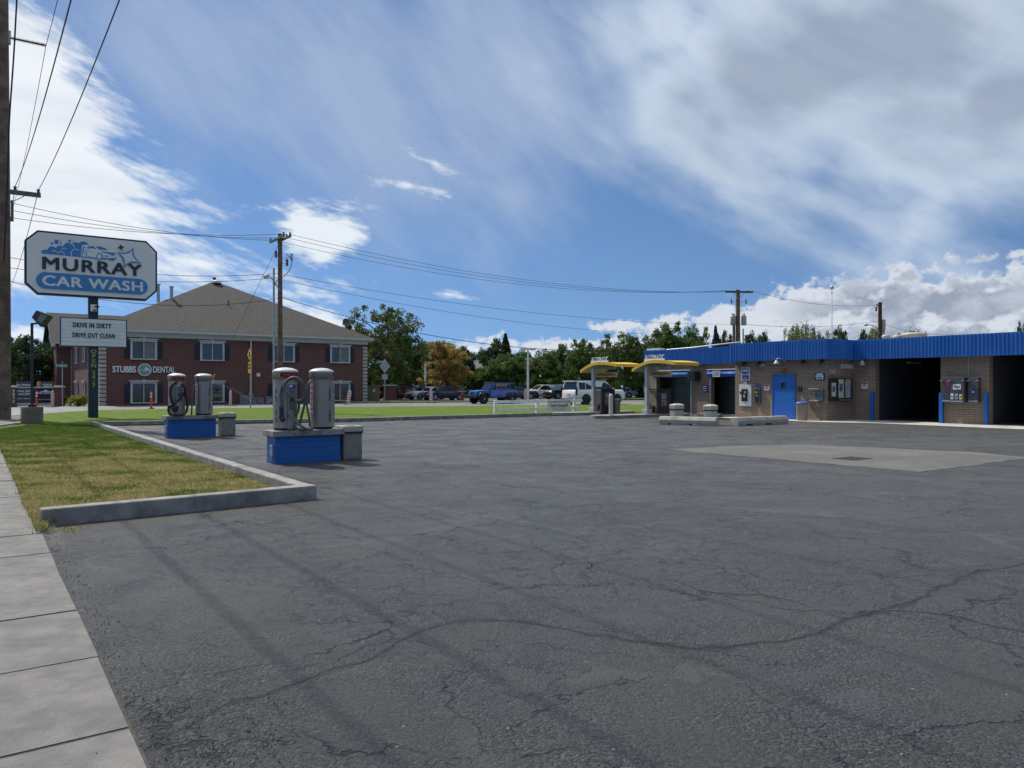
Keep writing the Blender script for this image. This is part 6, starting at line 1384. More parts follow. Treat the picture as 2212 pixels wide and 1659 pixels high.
m = MB(); m.cyl((.12, 0, .98), (.345, 0, .98), .40, M_tyre, seg=26); sp_ = m.build('spare_wheel', jp, .03); m = MB(); m.cyl((.10, 0, .98), (.125, 0, .98), .22, M_rimd, seg=18); m.build('rim', sp_)
m = MB(); m.quad((3.135, -.66, 1.24), (3.135, .66, 1.24), (2.80, .66, 1.745), (2.80, -.66, 1.745), M_cg); o = m.build('windscreen', jp); o.location = (.02, 0, .008)
# ================================================================ utility poles and lines
def tri_ins(m, p, s=1.0): m.lathe([(.03 * s, 0), (.07 * s, .03 * s), (.03 * s, .06 * s), (.07 * s, .10 * s), (.03 * s, .14 * s)], M_ins, p, 8)
M_ins = mat('insulator', (.10, .07, .06), .3, 0, .2, 8); M_grn = mat('crossarm_green', (.12, .12, .085), .85, 0, .25, 5)
V_ = Vector((.816, .578, 0)); U_ = Vector((-.578, .816, 0))
def l2(b_, a_, z_): return (b_, a_, z_)
PA = PD(0.5, 36.0)
pa = thing('utility_pole', 'very tall weathered wood utility pole at the left edge of the lawn', 'utility pole', PA, TH, 'wooden utility poles')
m = MB(); m.lathe([(.44, -.1), (.43, 3), (.40, 10), (.30, 24)], M_wood, seg=20); m.build('shaft', pa)
m = MB(); m.box(-1.7, 1.62, -.36, -.22, 10.65, 10.86, M_grn); ca = m.build('crossarm', pa, .01)
m = MB(); m.cyl((.25, -.24, 10.15), (.95, -.26, 10.64), .02, M_galv); m.build('brace', ca)
for x in (.58, 1.52): m = MB(); tri_ins(m, (x, -.29, 10.87), 1.3); m.build('insulator', ca)
m = MB(); m.cyl((.35, 0, 18.15), (1.85, -.05, 18.15), .045, M_ins)
for i in range(26): xx = .5 + i * .052; m.cyl((xx, -.05 * xx / 1.85, 18.15), (xx + .012, -.05 * xx / 1.85, 18.15), .10, M_ins, seg=10)
m.build('post_insulator', pa); m = MB(); m.box(.25, .42, -.12, .12, 17.85, 18.45, M_galv); m.build('bracket', pa)
m = MB(); m.box(.40, .52, -.42, -.30, 9.35, 10.35, M_grn); m.build('side_arm', pa, .01)
P2 = PD(605, 45.0)
p2 = thing('utility_pole', 'wood utility pole with double crossarm in front of the brick office roof', 'utility pole', P2, TH, 'wooden utility poles')
zt2 = ZP(500, 45); m = MB(); m.lathe([(.155, -.1), (.15, 4), (.125, zt2)], M_wood, seg=16); m.build('shaft', p2)
for s_, (ya, yb) in ((-1, (-1.25, 1.35)), (1, (-1.35, .9))):
    m = MB(); m.box(s_ * .17 - .05, s_ * .17 + .05, ya, yb, zt2 - .38, zt2 - .25, M_grn); c_ = m.build('crossarm', p2, .008)
    for y in (ya + .1, yb - .1, ya + .7): m = MB(); tri_ins(m, (s_ * .17, y, zt2 - .25), 1.1); m.build('insulator', c_)
m = MB(); P_ = smooth([(.30, -.2, zt2 - 1.2), (.62, -.25, zt2 - 1.5), (.55, -.2, zt2 - 2.0), (.2, -.22, zt2 - 2.5), (-.25, -.2, zt2 - 2.8), (-.37, -.18, zt2 - 3.1)], 5); m.tube(P_, .022, M_wire, 6); m.build('jumper', p2)
for (x, y, z_) in ((.62, -.2, zt2 - 1.35), (.35, -.2, zt2 - 1.7), (-.28, -.1, zt2 - 1.25)): m = MB(); m.box(x - .06, x + .06, y - .05, y + .05, z_ - .2, z_ + .2, M_galv if x > .5 else M_ins); m.cyl((x, y, z_), (0, 0, z_ - .1), .02, M_galv); m.build('cutout', p2)
pr_ = PD(591.5, 44.6); x_ = (pr_ - P2).dot(V_); y_ = (pr_ - P2).dot(U_)
m = MB(); m.cyl((x_, y_, 0), (x_, y_, ZP(574, 44.6)), .062, M_galv); m.build('riser_pipe', p2)
zl = ZP(598, 45); m = MB(); P_ = smooth([(0, -.1, ZP(626, 45)), (-.45, -.3, ZP(606, 45)), (-.9, -.55, ZP(592, 45))], 4); m.tube(P_, .03, M_galv, 8); la_ = m.build('lamp_arm', p2)
m = MB(); m.lathe([(.02, .12), (.13, .06), (.17, -.02), (.12, -.12), (.03, -.15)], mat('lamp_white', (.55, .55, .52), .4), (-1.02, -.62, zl + .02), 14); m.build('lamp', la_)
P3 = PD(1594, 62); zt3 = ZP(621, 62)
p3_ = thing('utility_pole', 'wood utility pole with wide crossarm and two grey transformers behind the car wash roof', 'utility pole', P3, .12, 'wooden utility poles')
m = MB(); m.lathe([(.20, 0), (.19, 5), (.16, zt3)], M_wood, seg=14); m.build('shaft', p3_)
m = MB(); m.box(-1.18, 1.18, -.26, -.16, zt3 - .28, zt3 - .12, M_grn); c_ = m.build('crossarm', p3_, .01)
for s_ in (-1, 1):
    m = MB(); m.cyl((s_ * .5, -.2, zt3 - .22), (0, -.2, zt3 - .8), .02, M_galv); m.build('brace', c_)
    m = MB(); m.cyl((s_ * .12, -.1, zt3 - 1.0), (s_ * .62, -.15, zt3 - .95), .02, M_galv); m.box(s_ * .62 - .04, s_ * .62 + .04, -.2, -.1, zt3 - 1.15, zt3 - .8, M_ins); m.build('cutout', p3_)
    m = MB(); xx = s_ * .46; m.lathe([(.10, .82), (.20, .74), (.21, .70), (.21, .04), (.17, 0)], mat('transformer_grey', (.36, .37, .37), .5, 0, .06, 3), (xx, -.1, zt3 - 2.9), 16)
    for q in (-.07, .07): m.lathe([(.03, 0), (.05, .05), (.02, .2)], M_ins, (xx + q, -.1, zt3 - 2.1), 6)
    m.build('transformer', p3_)
m = MB(); m.cyl((-.30, .1, 0), (-.30, .1, zt3 - 2.0), .11, M_wood); m.build('stub_pole', p3_); m = MB(); m.cyl((.32, -.3, 2), (.32, -.3, zt3 - 3.2), .06, M_galv); m.build('riser_pipe', p3_)
P4 = PD(1901, 72); zt4 = ZP(648, 72)
p4_ = thing('utility_pole', 'dark wood utility pole with a street lamp arm, right of the white mast', 'utility pole', P4, .2, 'wooden utility poles')
m = MB(); m.lathe([(.20, 0), (.17, zt4)], mat('dark_pole_wood', (.06, .04, .035), .9, 0, .3, 3), seg=12); m.build('shaft', p4_)
m = MB(); m.cyl((0, -.1, zt4 - .6), (-.55, -.2, zt4 - .2), .05, M_grn); m.box(-.62, -.50, -.25, -.15, zt4 - .9, zt4 - .45, M_ins); m.build('side_arm', p4_)
m = MB(); m.lathe([(.2, 0), (.22, .9), (.1, 1.0)], MATS['transformer_grey'], (.35, 0, zt4 - 2.6), 14); m.build('transformer', p4_)
zl = ZP(698, 72); m = MB(); P_ = smooth([(-.1, -.1, zl - .75), (-.7, -.2, zl - .1), (-1.5, -.3, zl + .02)], 4); m.tube(P_, .04, M_galv, 6); c_ = m.build('lamp_arm', p4_); m = MB(); m.lathe([(.05, .12), (.2, .06), (.26, 0), (.1, -.1)], M_galv, (-1.75, -.32, zl), 12); m.build('lamp', c_)
NW = 0
def line(A_, B_, sag, r_, lab, n_=40, t0=0.0, t1=1.0):
    A_ = Vector(A_); B_ = Vector(B_); P = []
    for i in range(n_ + 1):
        t = t0 + (t1 - t0) * i / n_; p = A_.lerp(B_, t); p.z -= sag * 4 * t * (1 - t); P.append(p)
    m = MB(); m.tube(P, r_, M_wire, 6); o = m.build('power_line'); tag(o, lab, 'cable', 'overhead power lines'); return o
def pl(root, x, y, z): c_, s_ = math.cos(root.rotation_euler.z), math.sin(root.rotation_euler.z); return Vector((root.location.x + c_ * x - s_ * y, root.location.y + s_ * x + c_ * y, z))
# along the main street, overhead
far = lambda p, dz=0: p + U_ * 52 + Vector((0, 0, dz))
near = lambda p: p - U_ * 54
for (x, z_, sg_, nm_) in ((1.52, 11.0, 1.15, 'the outer crossarm end'), (.58, 11.05, 1.65, 'the inner crossarm insulator')):
    q = pl(pa, x, -.29, z_); line(q, near(q), sg_, .015, 'cable coming overhead to %s of the tall left pole' % nm_, 60); line(q, far(q), sg_, .016, 'cable running away up the street from %s of the tall left pole' % nm_)
q = pl(pa, 1.85, -.05, 18.15); line(q, near(q), .9, .014, 'high cable held by the ribbed post insulator, coming overhead', 60); line(q, far(q), .9, .014, 'high cable running away up the street from the ribbed post insulator')
for xx, nm_ in ((-1.5, 'outer'), (-.62, 'inner')): q = pl(pa, xx, -.29, 11.0); line(q, near(q), 1.2, .017, '%s cable on the street side of the tall left pole, its shadow crossing the asphalt' % nm_, 60)
P_ = smooth([PD(39, 33.5, ZP(-60, 33.5)), PD(30, 34.2, ZP(110, 34.2)), PD(20, 34.9, ZP(260, 34.9)), PD(15, 35.2, ZP(420, 35.2)), PD(8, 35.3, ZP(560, 35.3))], 8); m = MB(); m.tube(P_, .035, M_wire, 8); o = m.build('power_line'); tag(o, 'thick dark cable hanging down beside the tall left pole', 'cable', 'overhead power lines')
# left pole to second pole
for (ya, z_, yb, zz, nm_) in ((-.4, ZP(430, 35.6), 1.2, zt2 - .22, 'uppermost'), (-.4, ZP(446, 35.6), .2, zt2 - .24, 'middle'), (-.4, ZP(462, 35.6), -1.15, zt2 - .22, 'lowest')):
    line(pl(pa, .46, ya, z_), pl(p2, -.2, yb, zz), .35, .013, '%s of three upper cables between the tall left pole and the second pole' % nm_)
for (z_, zz, nm_) in ((ZP(548, 35.6), ZP(586, 45), 'upper'), (ZP(570, 35.6), ZP(595, 45), 'lower')): line(pl(pa, .4, -.2, z_), pl(p2, -.12, -.1, zz), .45, .014, '%s of two service cables passing behind the big sign board' % nm_)
line(pl(pa, .4, -.2, ZP(600, 35.6)), pl(p2, -.12, -.1, ZP(640, 45)), .75, .016, 'slack cable from the tall left pole across the brick office roof')
# second pole to third pole
for (yb, zz, x3, nm_) in ((-1.25, zt2 - .22, .9, 'uppermost'), (-.6, zt2 - .3, -.1, 'middle'), (.6, zt2 - .35, -1.1, 'lowest')):
    line(pl(p2, .2, yb, zz), pl(p3_, x3, -.2, zt3 - .10), 1.15, .011, '%s of three high cables sagging from the second pole to the transformer pole' % nm_)
line(pl(p2, .12, -.1, ZP(588, 45)), pl(p3_, -.1, -.2, ZP(696, 62)), .75, .011, 'thin cable below the three high ones, second pole to transformer pole')
line(pl(p2, .12, -.1, ZP(600, 45)), pl(p3_, -.1, -.2, ZP(722, 62)), .9, .011, 'second thin cable above the thick telephone cable')
line(pl(p2, .12, -.1, ZP(638, 45)), PD(1402, 47.5, ZP(751, 47.5)), 1.05, .020, 'thick telephone cable from the second pole to the blue fascia corner')
line(pl(p3_, 1.15, -.2, zt3 - .10), pl(p4_, -.55, -.2, zt4 - .3), .5, .014, 'upper cable between the transformer pole and the lamp arm pole')
line(pl(p3_, .1, -.2, ZP(695, 62)), pl(p4_, 0, -.2, ZP(688, 72)), .4, .014, 'lower cable between the transformer pole and the lamp arm pole')
line(pl(p4_, 0, -.2, ZP(694, 72)), PD(2060, 60, ZP(718, 60)), .3, .014, 'cable dropping right from the lamp arm pole to the car wash roof')
line(pl(p4_, .1, -.2, zt4 - .4), PD(2330, 120, ZP(640, 120)), .8, .014, 'cable leaving the lamp arm pole toward the right') if False else None
# guy wire with yellow guard
A_ = pl(p2, -.1, 0, ZP(524, 45)); B_ = PD(431, 60, 0); m = MB(); m.tube([A_, B_], .012, M_wire, 6); gw = m.build('guy_wire'); tag(gw, 'guy wire from the second pole down to the lawn, with a yellow guard', 'guy wire')
m = MB(); m.tube([A_.lerp(B_, .755), A_.lerp(B_, .93)], .05, mat('guard_yellow', (.55, .30, .05), .5), 8); m.build('wire_guard', gw)
# ================================================================ trees and plants
def leaf_mat(name, c1, c2, c3):
    m = bpy.data.materials.new(name); m.use_nodes = True; MATS[name] = m
    n = NT(m.node_tree); B_ = m.node_tree.nodes['Principled BSDF']; g = n.n('ShaderNodeNewGeometry'); p = n.n('ShaderNodeTexCoord').outputs['Object']
    oi = n.n('ShaderNodeObjectInfo').outputs['Random']
    c = n.mix(n.ss(g.outputs['Random Per Island'], 0, 1, 0, 1, False), c1, c2); c = n.mix(n.ss(n.noise(p, .75, 3, .6), .48, .68), c, c3)
    hs = n.n('ShaderNodeHueSaturation'); n.put(hs.inputs['Color'], c); n.put(hs.inputs['Value'], n.ss(oi, 0, 1, .75, 1.2, False)); n.put(hs.inputs['Hue'], n.ss(oi, 0, 1, .485, .515, False)); c = hs.outputs[0]
    n.put(B_.inputs['Base Color'], c); B_.inputs['Roughness'].default_value = .6; B_.inputs['Specular IOR Level'].default_value = .3
    tr = n.n('ShaderNodeBsdfTranslucent'); n.put(tr.inputs[0], c); mx = n.n('ShaderNodeMixShader'); mx.inputs[0].default_value = .3
    n.nt.links.new(B_.outputs[0], mx.inputs[1]); n.nt.links.new(tr.outputs[0], mx.inputs[2]); n.nt.links.new(mx.outputs[0], n.nt.nodes['Material Output'].inputs[0]); return m
LG = leaf_mat('leaf_green', (.065, .13, .028), (.12, .19, .04), (.10, .15, .035)); LD = leaf_mat('leaf_dark', (.035, .08, .025), (.07, .12, .035), (.06, .10, .03))
LY = leaf_mat('leaf_yellow', (.40, .27, .06), (.52, .38, .10), (.26, .26, .07)); LA = leaf_mat('leaf_autumn', (.07, .12, .028), (.12, .16, .04), (.15, .12, .035)); LB = leaf_mat('needle_blue', (.05, .085, .07), (.08, .12, .10), (.06, .095, .08))
LW = leaf_mat('leaf_willow', (.13, .17, .05), (.22, .24, .09), (.19, .17, .08)); LH = leaf_mat('leaf_variegated', (.14, .22, .03), (.50, .46, .05), (.06, .12, .02))
M_bark = mat('bark', (.08, .06, .045), .95, 0, .3, 5, .6, 30)
def leaves(centres, rad, per, size, seed, mt, squash=.8, name='crown', parent=None, droop=0.0):
    rg = np.random.default_rng(seed); cs = np.repeat(np.array(centres), per, axis=0); rd = np.repeat(np.array(rad), per)
    d = rg.normal(size=(len(cs), 3)); d /= np.linalg.norm(d, axis=1)[:, None]; rr = rg.random(len(cs)) ** .45
    P = cs + d * (rr * rd)[:, None] * np.array([1, 1, squash]); P[:, 2] -= droop * rg.random(len(cs)) * rd
    a_ = rg.normal(size=(len(cs), 3)); a_ /= np.linalg.norm(a_, axis=1)[:, None]; b_ = np.cross(a_, rg.normal(size=(len(cs), 3))); b_ /= np.linalg.norm(b_, axis=1)[:, None]
    s_ = size * (.6 + .8 * rg.random(len(cs)))[:, None]; a_ = a_ * s_; b_ = b_ * s_ * .7
    V = np.stack([P - a_, P - b_ * .9, P + a_, P + b_ * .9], 1).reshape(-1, 3); n_ = len(cs)
    me = bpy.data.meshes.new(name); me.vertices.add(4 * n_); me.vertices.foreach_set('co', V.ravel()); me.loops.add(4 * n_); me.loops.foreach_set('vertex_index', np.arange(4 * n_)); me.polygons.add(n_); me.polygons.foreach_set('loop_start', np.arange(n_) * 4); me.polygons.foreach_set('loop_total', np.full(n_, 4)); me.update(); me.validate()
    me.materials.append(mt); o = bpy.data.objects.new(name, me); COL.objects.link(o)
    if parent: o.parent = parent
    return o
def tree(name, lab, cat, P, H, Wd, seed, mt, kind='round', n_=70, per=70, size=.16, base=.18, group=None):
    r_ = thing(name, lab, cat, P, 0, group); rg = random.Random(seed); cs = []; rad = []
    tr = MB(); th = H * base
    if kind == 'cone':
        for i in range(n_):
            t = rg.random() ** .8; z = th * .4 + (H - th * .4) * t; rr = Wd / 2 * (1 - t) ** .85 * rg.uniform(.55, 1.0); a_ = rg.uniform(0, 6.28)
            cs.append((rr * math.cos(a_), rr * math.sin(a_), z)); rad.append(.16 * Wd * (1 - t * .75) * rg.uniform(.8, 1.2))
        for i in range(12): cs.append((0, 0, H * (.55 + .045 * i) * .93)); rad.append(.07 * Wd * (1.2 - i * .07))
        tr.cyl((0, 0, 0), (0, 0, H * .9), .018 * H, M_bark, .01)
    else:
        tips = []
        nb = 6 if kind != 'willow' else 8
        tr.tube([(0, 0, -.1), (rg.uniform(-.1, .1), 0, th), (rg.uniform(-.2, .2), rg.uniform(-.2, .2), H * .55), (0, 0, H * .82)], .028 * H, M_bark, 8, .008 * H)
        for i in range(nb * 2):
            a_ = i * 2.4 + rg.uniform(-.4, .4); z0 = th + (H * .62 - th) * (i / (nb * 2)); L_ = Wd / 2 * rg.uniform(.55, .95); z1 = min(H * .93, z0 + H * rg.uniform(.12, .34))
            e = Vector((L_ * math.cos(a_), L_ * math.sin(a_), z1)); mid_ = Vector((e.x * .45, e.y * .45, z0 + (z1 - z0) * .6)); tr.tube([(0, 0, z0), mid_, e], .011 * H, M_bark, 6, .003 * H); tips.append(e)
        lob = [Vector((0, 0, H * .80))] + tips
        for i in range(n_):
            l_ = rg.choice(lob) if rg.random() < .72 else None
            if l_ is not None:
                s_ = Wd * .13; c_ = l_ + Vector((rg.gauss(0, s_), rg.gauss(0, s_), rg.gauss(0, s_ * .9)))
            else:
                a_ = rg.uniform(0, 6.28); z = rg.uniform(th, H * .95); t = (z - th) / (H - th); prof = math.sin(math.pi * min(1, .16 + t * .80)) ** .7; rr = Wd / 2 * prof * rg.uniform(.5, 1); c_ = Vector((rr * math.cos(a_), rr * math.sin(a_), z))
            c_.z = min(c_.z, H * .97); cs.append(tuple(c_)); rad.append(Wd * rg.uniform(.055, .12))
    tr.build('trunk', r_)
    leaves(cs, rad, per, size, seed, mt, .8, 'crown', r_, 1.6 if kind == 'willow' else 0)
    return r_
proto = {}
def T(kind_, lab, px, d, pytop, wpx, seed=0, rz=None):
    """trees of one kind share their crown and trunk meshes"""
    d = float(d); H = ZP(pytop, d); Wd = wpx * d / FW; P = PD(px, d)
    key = (kind_, seed)
    K_ = dict(green=(LG, 'round', 8.0, 6.0), dark=(LD, 'round', 8.0, 6.0), autumn=(LA, 'round', 10.0, 7.5), yellow=(LY, 'round', 7.5, 5.5), spruce=(LB, 'cone', 8.0, 4.2), willow=(LW, 'willow', 8.0, 6.5), poplar=(LD, 'cone', 9.0, 4.4))[kind_]
    mt, kd, h0, w0 = K_
    nm_ = {'spruce': 'spruce_tree', 'willow': 'willow_tree', 'poplar': 'poplar_tree'}.get(kind_, 'broadleaf_tree')
    if key not in proto:
        r_ = tree(nm_, lab, 'tree', P, h0, w0, seed * 13 + len(proto) + 3, mt, kd, 190 if kd != 'cone' else 200, 85, .12 if kd != 'cone' else .10, .14, 'trees around the far parking lot'); proto[key] = r_
    else: r_ = dup(proto[key], P, 0, lab, 'trees around the far parking lot'); 
    r_.location = P; r_.rotation_euler = (0, 0, rnd.uniform(0, 6.28) if rz is None else rz); r_.scale = (Wd / w0, Wd / w0, H / h0); r_['label'] = lab
    return r_
T('autumn', 'tall tree with reddening leaves right behind the brick office', 838, 80, 652, 132, 1)
T('dark', 'dense dark tree filling in under the tall reddening tree', 858, 86, 712, 110, 2)
T('autumn', 'smaller reddish green tree peeking over the right roof slope', 762, 92, 688, 60, 2)
T('dark', 'dark tree between the tall reddening tree and the yellow tree', 911, 112, 738, 52, 1)
T('green', 'bright green tree rising behind the left shoulder of the yellow tree', 958, 128, 733, 80, 1)
T('yellow', 'golden yellow autumn tree behind the left lot lamp', 964, 98, 734, 86, 1)
T('dark', 'dark tree just right of the yellow tree', 1004, 118, 742, 48, 2)
T('spruce', 'blue green spruce right of the yellow tree', 1010, 103, 752, 62, 1)
T('dark', 'tree with pale twigs left of the pointed poplar', 1042, 118, 748, 50, 1)
T('dark', 'broad dark tree at the left side of the pointed poplar', 1072, 104, 726, 62, 2)
T('poplar', 'pointed poplar rising above its neighbours behind the blue off-road car', 1092, 101, 716, 56, 1)
T('green', 'low green tree in front of the pointed poplar', 1098, 98, 758, 84, 2)
T('green', 'small green tree left of the pointed poplar foot', 1048, 99, 785, 60, 1)
T('dark', 'dark tree behind the tall twin headed lamp post', 1132, 112, 752, 66, 1)
T('green', 'green tree right of the tall twin headed lamp post', 1176, 96, 750, 74, 1)
T('dark', 'dark rounded tree above the white crossover', 1216, 100, 738, 70, 2)
T('green', 'leafy tree above the rear of the large white SUV', 1258, 88, 727, 76, 2)
T('dark', 'dark tree behind the farther canopy letters', 1302, 98, 741, 66, 1)
T('green', 'tall full green tree between the two yellow canopies', 1348, 84, 714, 98, 1)
T('dark', 'dark tree left of the blue fascia end', 1398, 94, 738, 60, 2)
T('green', 'broad green tree rising over the left end of the blue fascia', 1440, 96, 693, 92, 2)
T('green', 'second broad green tree behind the left blue fascia', 1496, 99, 699, 72, 1)
T('spruce', 'dark spruce behind the fascia, left of the transformer pole', 1546, 92, 700, 44, 1)
T('dark', 'dark tree directly left of the transformer pole', 1572, 98, 708, 44, 2)
T('dark', 'dark tree right of the transformer pole', 1622, 96, 712, 46, 1)
T('dark', 'second dark tree right of the transformer pole', 1655, 98, 712, 40, 2)
T('willow', 'pale willow left of the white mast', 1722, 90, 696, 58, 1)
T('willow', 'second pale willow touching the white mast', 1762, 92, 691, 56, 2)
T('dark', 'small dark tree just right of the white mast', 1812, 92, 701, 46, 1)
T('dark', 'round dark tree left of the lamp arm pole', 1866, 96, 706, 36, 2)
T('willow', 'yellowing willow behind the lamp arm pole', 1896, 98, 699, 50, 1)
T('willow', 'yellowing low tree right of the lamp arm pole', 1945, 100, 706, 60, 2)
T('willow', 'small pale tree above the roof hoods', 1990, 104, 710, 30, 1)
T('green', 'tree top showing over the fascia at the right edge', 2216, 70, 690, 34, 2)
T('dark', 'dense dark tree behind the monument sign', 60, 78, 718, 108, 2)
T('dark', 'second dense tree right of the flood light pole', 112, 82, 728, 70, 1)
T('green', 'green tree at the far left behind the tall pole', 18, 84, 722, 70, 2)
for i, (px, d, pt, w_, k_, lab) in enumerate(((880, 104, 790, 70, 'dark', 'low dark tree behind the red SUV'), (845, 96, 800, 60, 'green', 'low green tree behind the short brick pillar'), (1030, 100, 800, 60, 'green', 'low green tree above the bonnet of the blue off-road car'), (1140, 99, 800, 60, 'green', 'low tree at the foot of the twin headed lamp post'), (1190, 95, 800, 70, 'green', 'low green tree behind the white crossover roof'), (1240, 97, 790, 70, 'dark', 'low dark tree over the black SUV'), (1290, 93, 800, 80, 'green', 'low green tree above the large white SUV roof'), (1380, 96, 785, 80, 'dark', 'low dark tree behind the nearer canopy post'), (1090, 108, 795, 60, 'dark', 'low dark tree behind the blue off-road car roof'), (975, 104, 805, 60, 'spruce', 'small spruce above the navy sedan'), (815, 90, 795, 50, 'dark', 'low dark tree above the utility cabinet'), (915, 110, 800, 60, 'green', 'low green tree behind the left lot lamp foot'))):
    T(k_, lab, px, d, pt, w_, 1 + i % 2)
# far wood filling the horizon
rg = np.random.default_rng(4); cs = []; rad = []
for i in range(900):
    a_ = R(rg.uniform(-52, 42)); d = rg.uniform(165, 190); cs.append((d * math.sin(a_), d * math.cos(a_), rg.uniform(0, 6.5 + 2 * math.sin(a_ * 37) + 1.2 * math.sin(a_ * 91)))); rad.append(rg.uniform(1.2, 2.6))
o = leaves(cs, rad, 34, .55, 9, LD, .8, 'far_woods'); o['kind'] = 'stuff'; tag(o, 'far wood of dark trees closing the horizon', 'trees')
# hedge bush by the monument sign
q = PD(167, 57.2); hb_ = thing('hedge_bush', 'yellow green clipped bush at the left corner of the brick office', 'bush', q, TH)
rg2 = random.Random(3); leaves([(rg2.uniform(-.55, .6), rg2.uniform(-.4, .4), rg2.uniform(.15, .68)) for i in range(40)], [.2] * 40, 60, .05, 3, LH, .9, 'foliage', hb_); m = MB(); m.cyl((0, 0, 0), (0, 0, .5), .05, M_bark); m.build('stem', hb_)
q = PD(140, 60); hb2 = thing('hedge_bush', 'dark low bush behind the street name post', 'bush', q, TH); leaves([(rg2.uniform(-.4, .4), rg2.uniform(-.4, .4), rg2.uniform(.1, .7)) for i in range(24)], [.22] * 24, 50, .06, 5, LD, .9, 'foliage', hb2); m = MB(); m.cyl((0, 0, 0), (0, 0, .5), .05, M_bark); m.build('stem', hb2)
# house behind the trees
ho = thing('house', 'grey roofed house glimpsed between the spruce and the poplar', 'house', PD(1050, 112), R(-20))
m = MB(); m.box(-3.5, 3.5, 0, 7, 0, 2.8, M_wing); m.build('wall', ho); m = MB(); m.add([(-4, -.5, 2.7), (4, -.5, 2.7), (4, 7.5, 2.7), (-4, 7.5, 2.7), (-4, 3.5, 5.4), (4, 3.5, 5.4)], [(0, 1, 5, 4), (2, 3, 4, 5), (0, 4, 3), (1, 2, 5)], mat('grey_roof', (.13, .13, .13), .9)); m.build('roof', ho)
# grass blades on the near planter
def blades(poly, n_, hgt, seed, mt, name, lab, dens=None):
    rg = np.random.default_rng(seed); P = np.array([(p[0], p[1]) for p in poly]); lo, hi = P.min(0), P.max(0); pts = []
    def inside(q):
        c = np.zeros(len(q), bool); j = len(P) - 1
        for i in range(len(P)):
            cond = ((P[i, 1] > q[:, 1]) != (P[j, 1] > q[:, 1])) & (q[:, 0] < (P[j, 0] - P[i, 0]) * (q[:, 1] - P[i, 1]) / (P[j, 1] - P[i, 1] + 1e-12) + P[i, 0]); c ^= cond; j = i
        return c
    while sum(len(x) for x in pts) < n_:
        q = lo + (hi - lo) * rg.random((n_, 2)); q = q[inside(q)]
        if dens: q = q[rg.random(len(q)) < dens(q)]
        pts.append(q)
    q = np.concatenate(pts)[:n_]; n_ = len(q); a_ = rg.random(n_) * 6.28; w_ = .006 + .004 * rg.random(n_); dd = np.hypot(q[:, 0], q[:, 1]); w_ *= np.clip(dd / 9, 1, 2.5); h_ = hgt * (.5 + rg.random(n_)) ; ln = rg.normal(size=(n_, 2)) * .5
    c_, s_ = np.cos(a_), np.sin(a_); z0 = np.full(n_, .045)
    V = np.stack([np.stack([q[:, 0] - c_ * w_, q[:, 1] - s_ * w_, z0], 1), np.stack([q[:, 0] + c_ * w_, q[:, 1] + s_ * w_, z0], 1), np.stack([q[:, 0] + ln[:, 0] * h_, q[:, 1] + ln[:, 1] * h_, z0 + h_], 1)], 1).reshape(-1, 3)
    me = bpy.data.meshes.new(name); me.vertices.add(3 * n_); me.vertices.foreach_set('co', V.ravel()); me.loops.add(3 * n_); me.loops.foreach_set('vertex_index', np.arange(3 * n_)); me.polygons.add(n_); me.polygons.foreach_set('loop_start', np.arange(n_) * 3); me.polygons.foreach_set('loop_total', np.full(n_, 3)); me.update()
    me.materials.append(mt); o = bpy.data.objects.new(name, me); COL.objects.link(o); o['kind'] = 'stuff'; tag(o, lab, 'grass'); return o
def blade_mat():
    m = bpy.data.materials.new('grass_blade'); m.use_nodes = True; n = NT(m.node_tree); B_ = m.node_tree.nodes['Principled BSDF']; g = n.n('ShaderNodeNewGeometry'); p = g.outputs['Position']
    s_ = n.n('ShaderNodeSeparateXYZ'); n.put(s_.inputs[0], p); f = n.m('ADD', n.noise(p, 1.0, 6, .68), n.ss(s_.outputs[1], 12, 27, .06, -.15))
    c = n.mix(n.ss(n.m('ADD', f, n.m('MULTIPLY', n.m('SUBTRACT', g.outputs['Random Per Island'], .5), .16)), .42, .60), (.12, .185, .035), (.41, .355, .16))
    d_ = n.n('ShaderNodeBsdfDiffuse'); n.put(d_.inputs[0], c); n.put(d_.inputs['Normal'], n.vm('NORMALIZE', n.vm('ADD', n.vm('MULTIPLY', g.outputs['Normal'], (.5, .5, .5)), (0, 0, 1))))
    tr = n.n('ShaderNodeBsdfTranslucent'); n.put(tr.inputs[0], c); mx = n.n('ShaderNodeMixShader'); mx.inputs[0].default_value = .35
    n.nt.links.new(d_.outputs[0], mx.inputs[1]); n.nt.links.new(tr.outputs[0], mx.inputs[2]); n.nt.links.new(mx.outputs[0], n.nt.nodes['Material Output'].inputs[0]); return m
M_blade = blade_mat()
t_ = (K1 - K0).normalized(); n1 = Vector((-t_.y, t_.x, 0)) * .2
blades([(AB(.62, 10.3).x, AB(.62, 10.3).y), (K0 + n1)[:2], (K1 + n1 - t_ * .1)[:2], (K2 + Vector((-.17, -.1, 0)))[:2], (-19, 30.6), AB(.62, 32)[:2]], 150000, .030, 3, M_blade, 'grass_blades', 'short patchy lawn grass, drying at the near end of the planter', lambda q: np.clip(1.3 - (q[:, 1] - 8) / 24, .15, 1))
blades([(-6.4, 9.9), (-5.2, 8.62), (-5.12, 8.8), (-6.2, 10.2)], 900, .07, 4, M_blade, 'grass_tufts', 'ragged grass tufts at the near corner of the kerb')

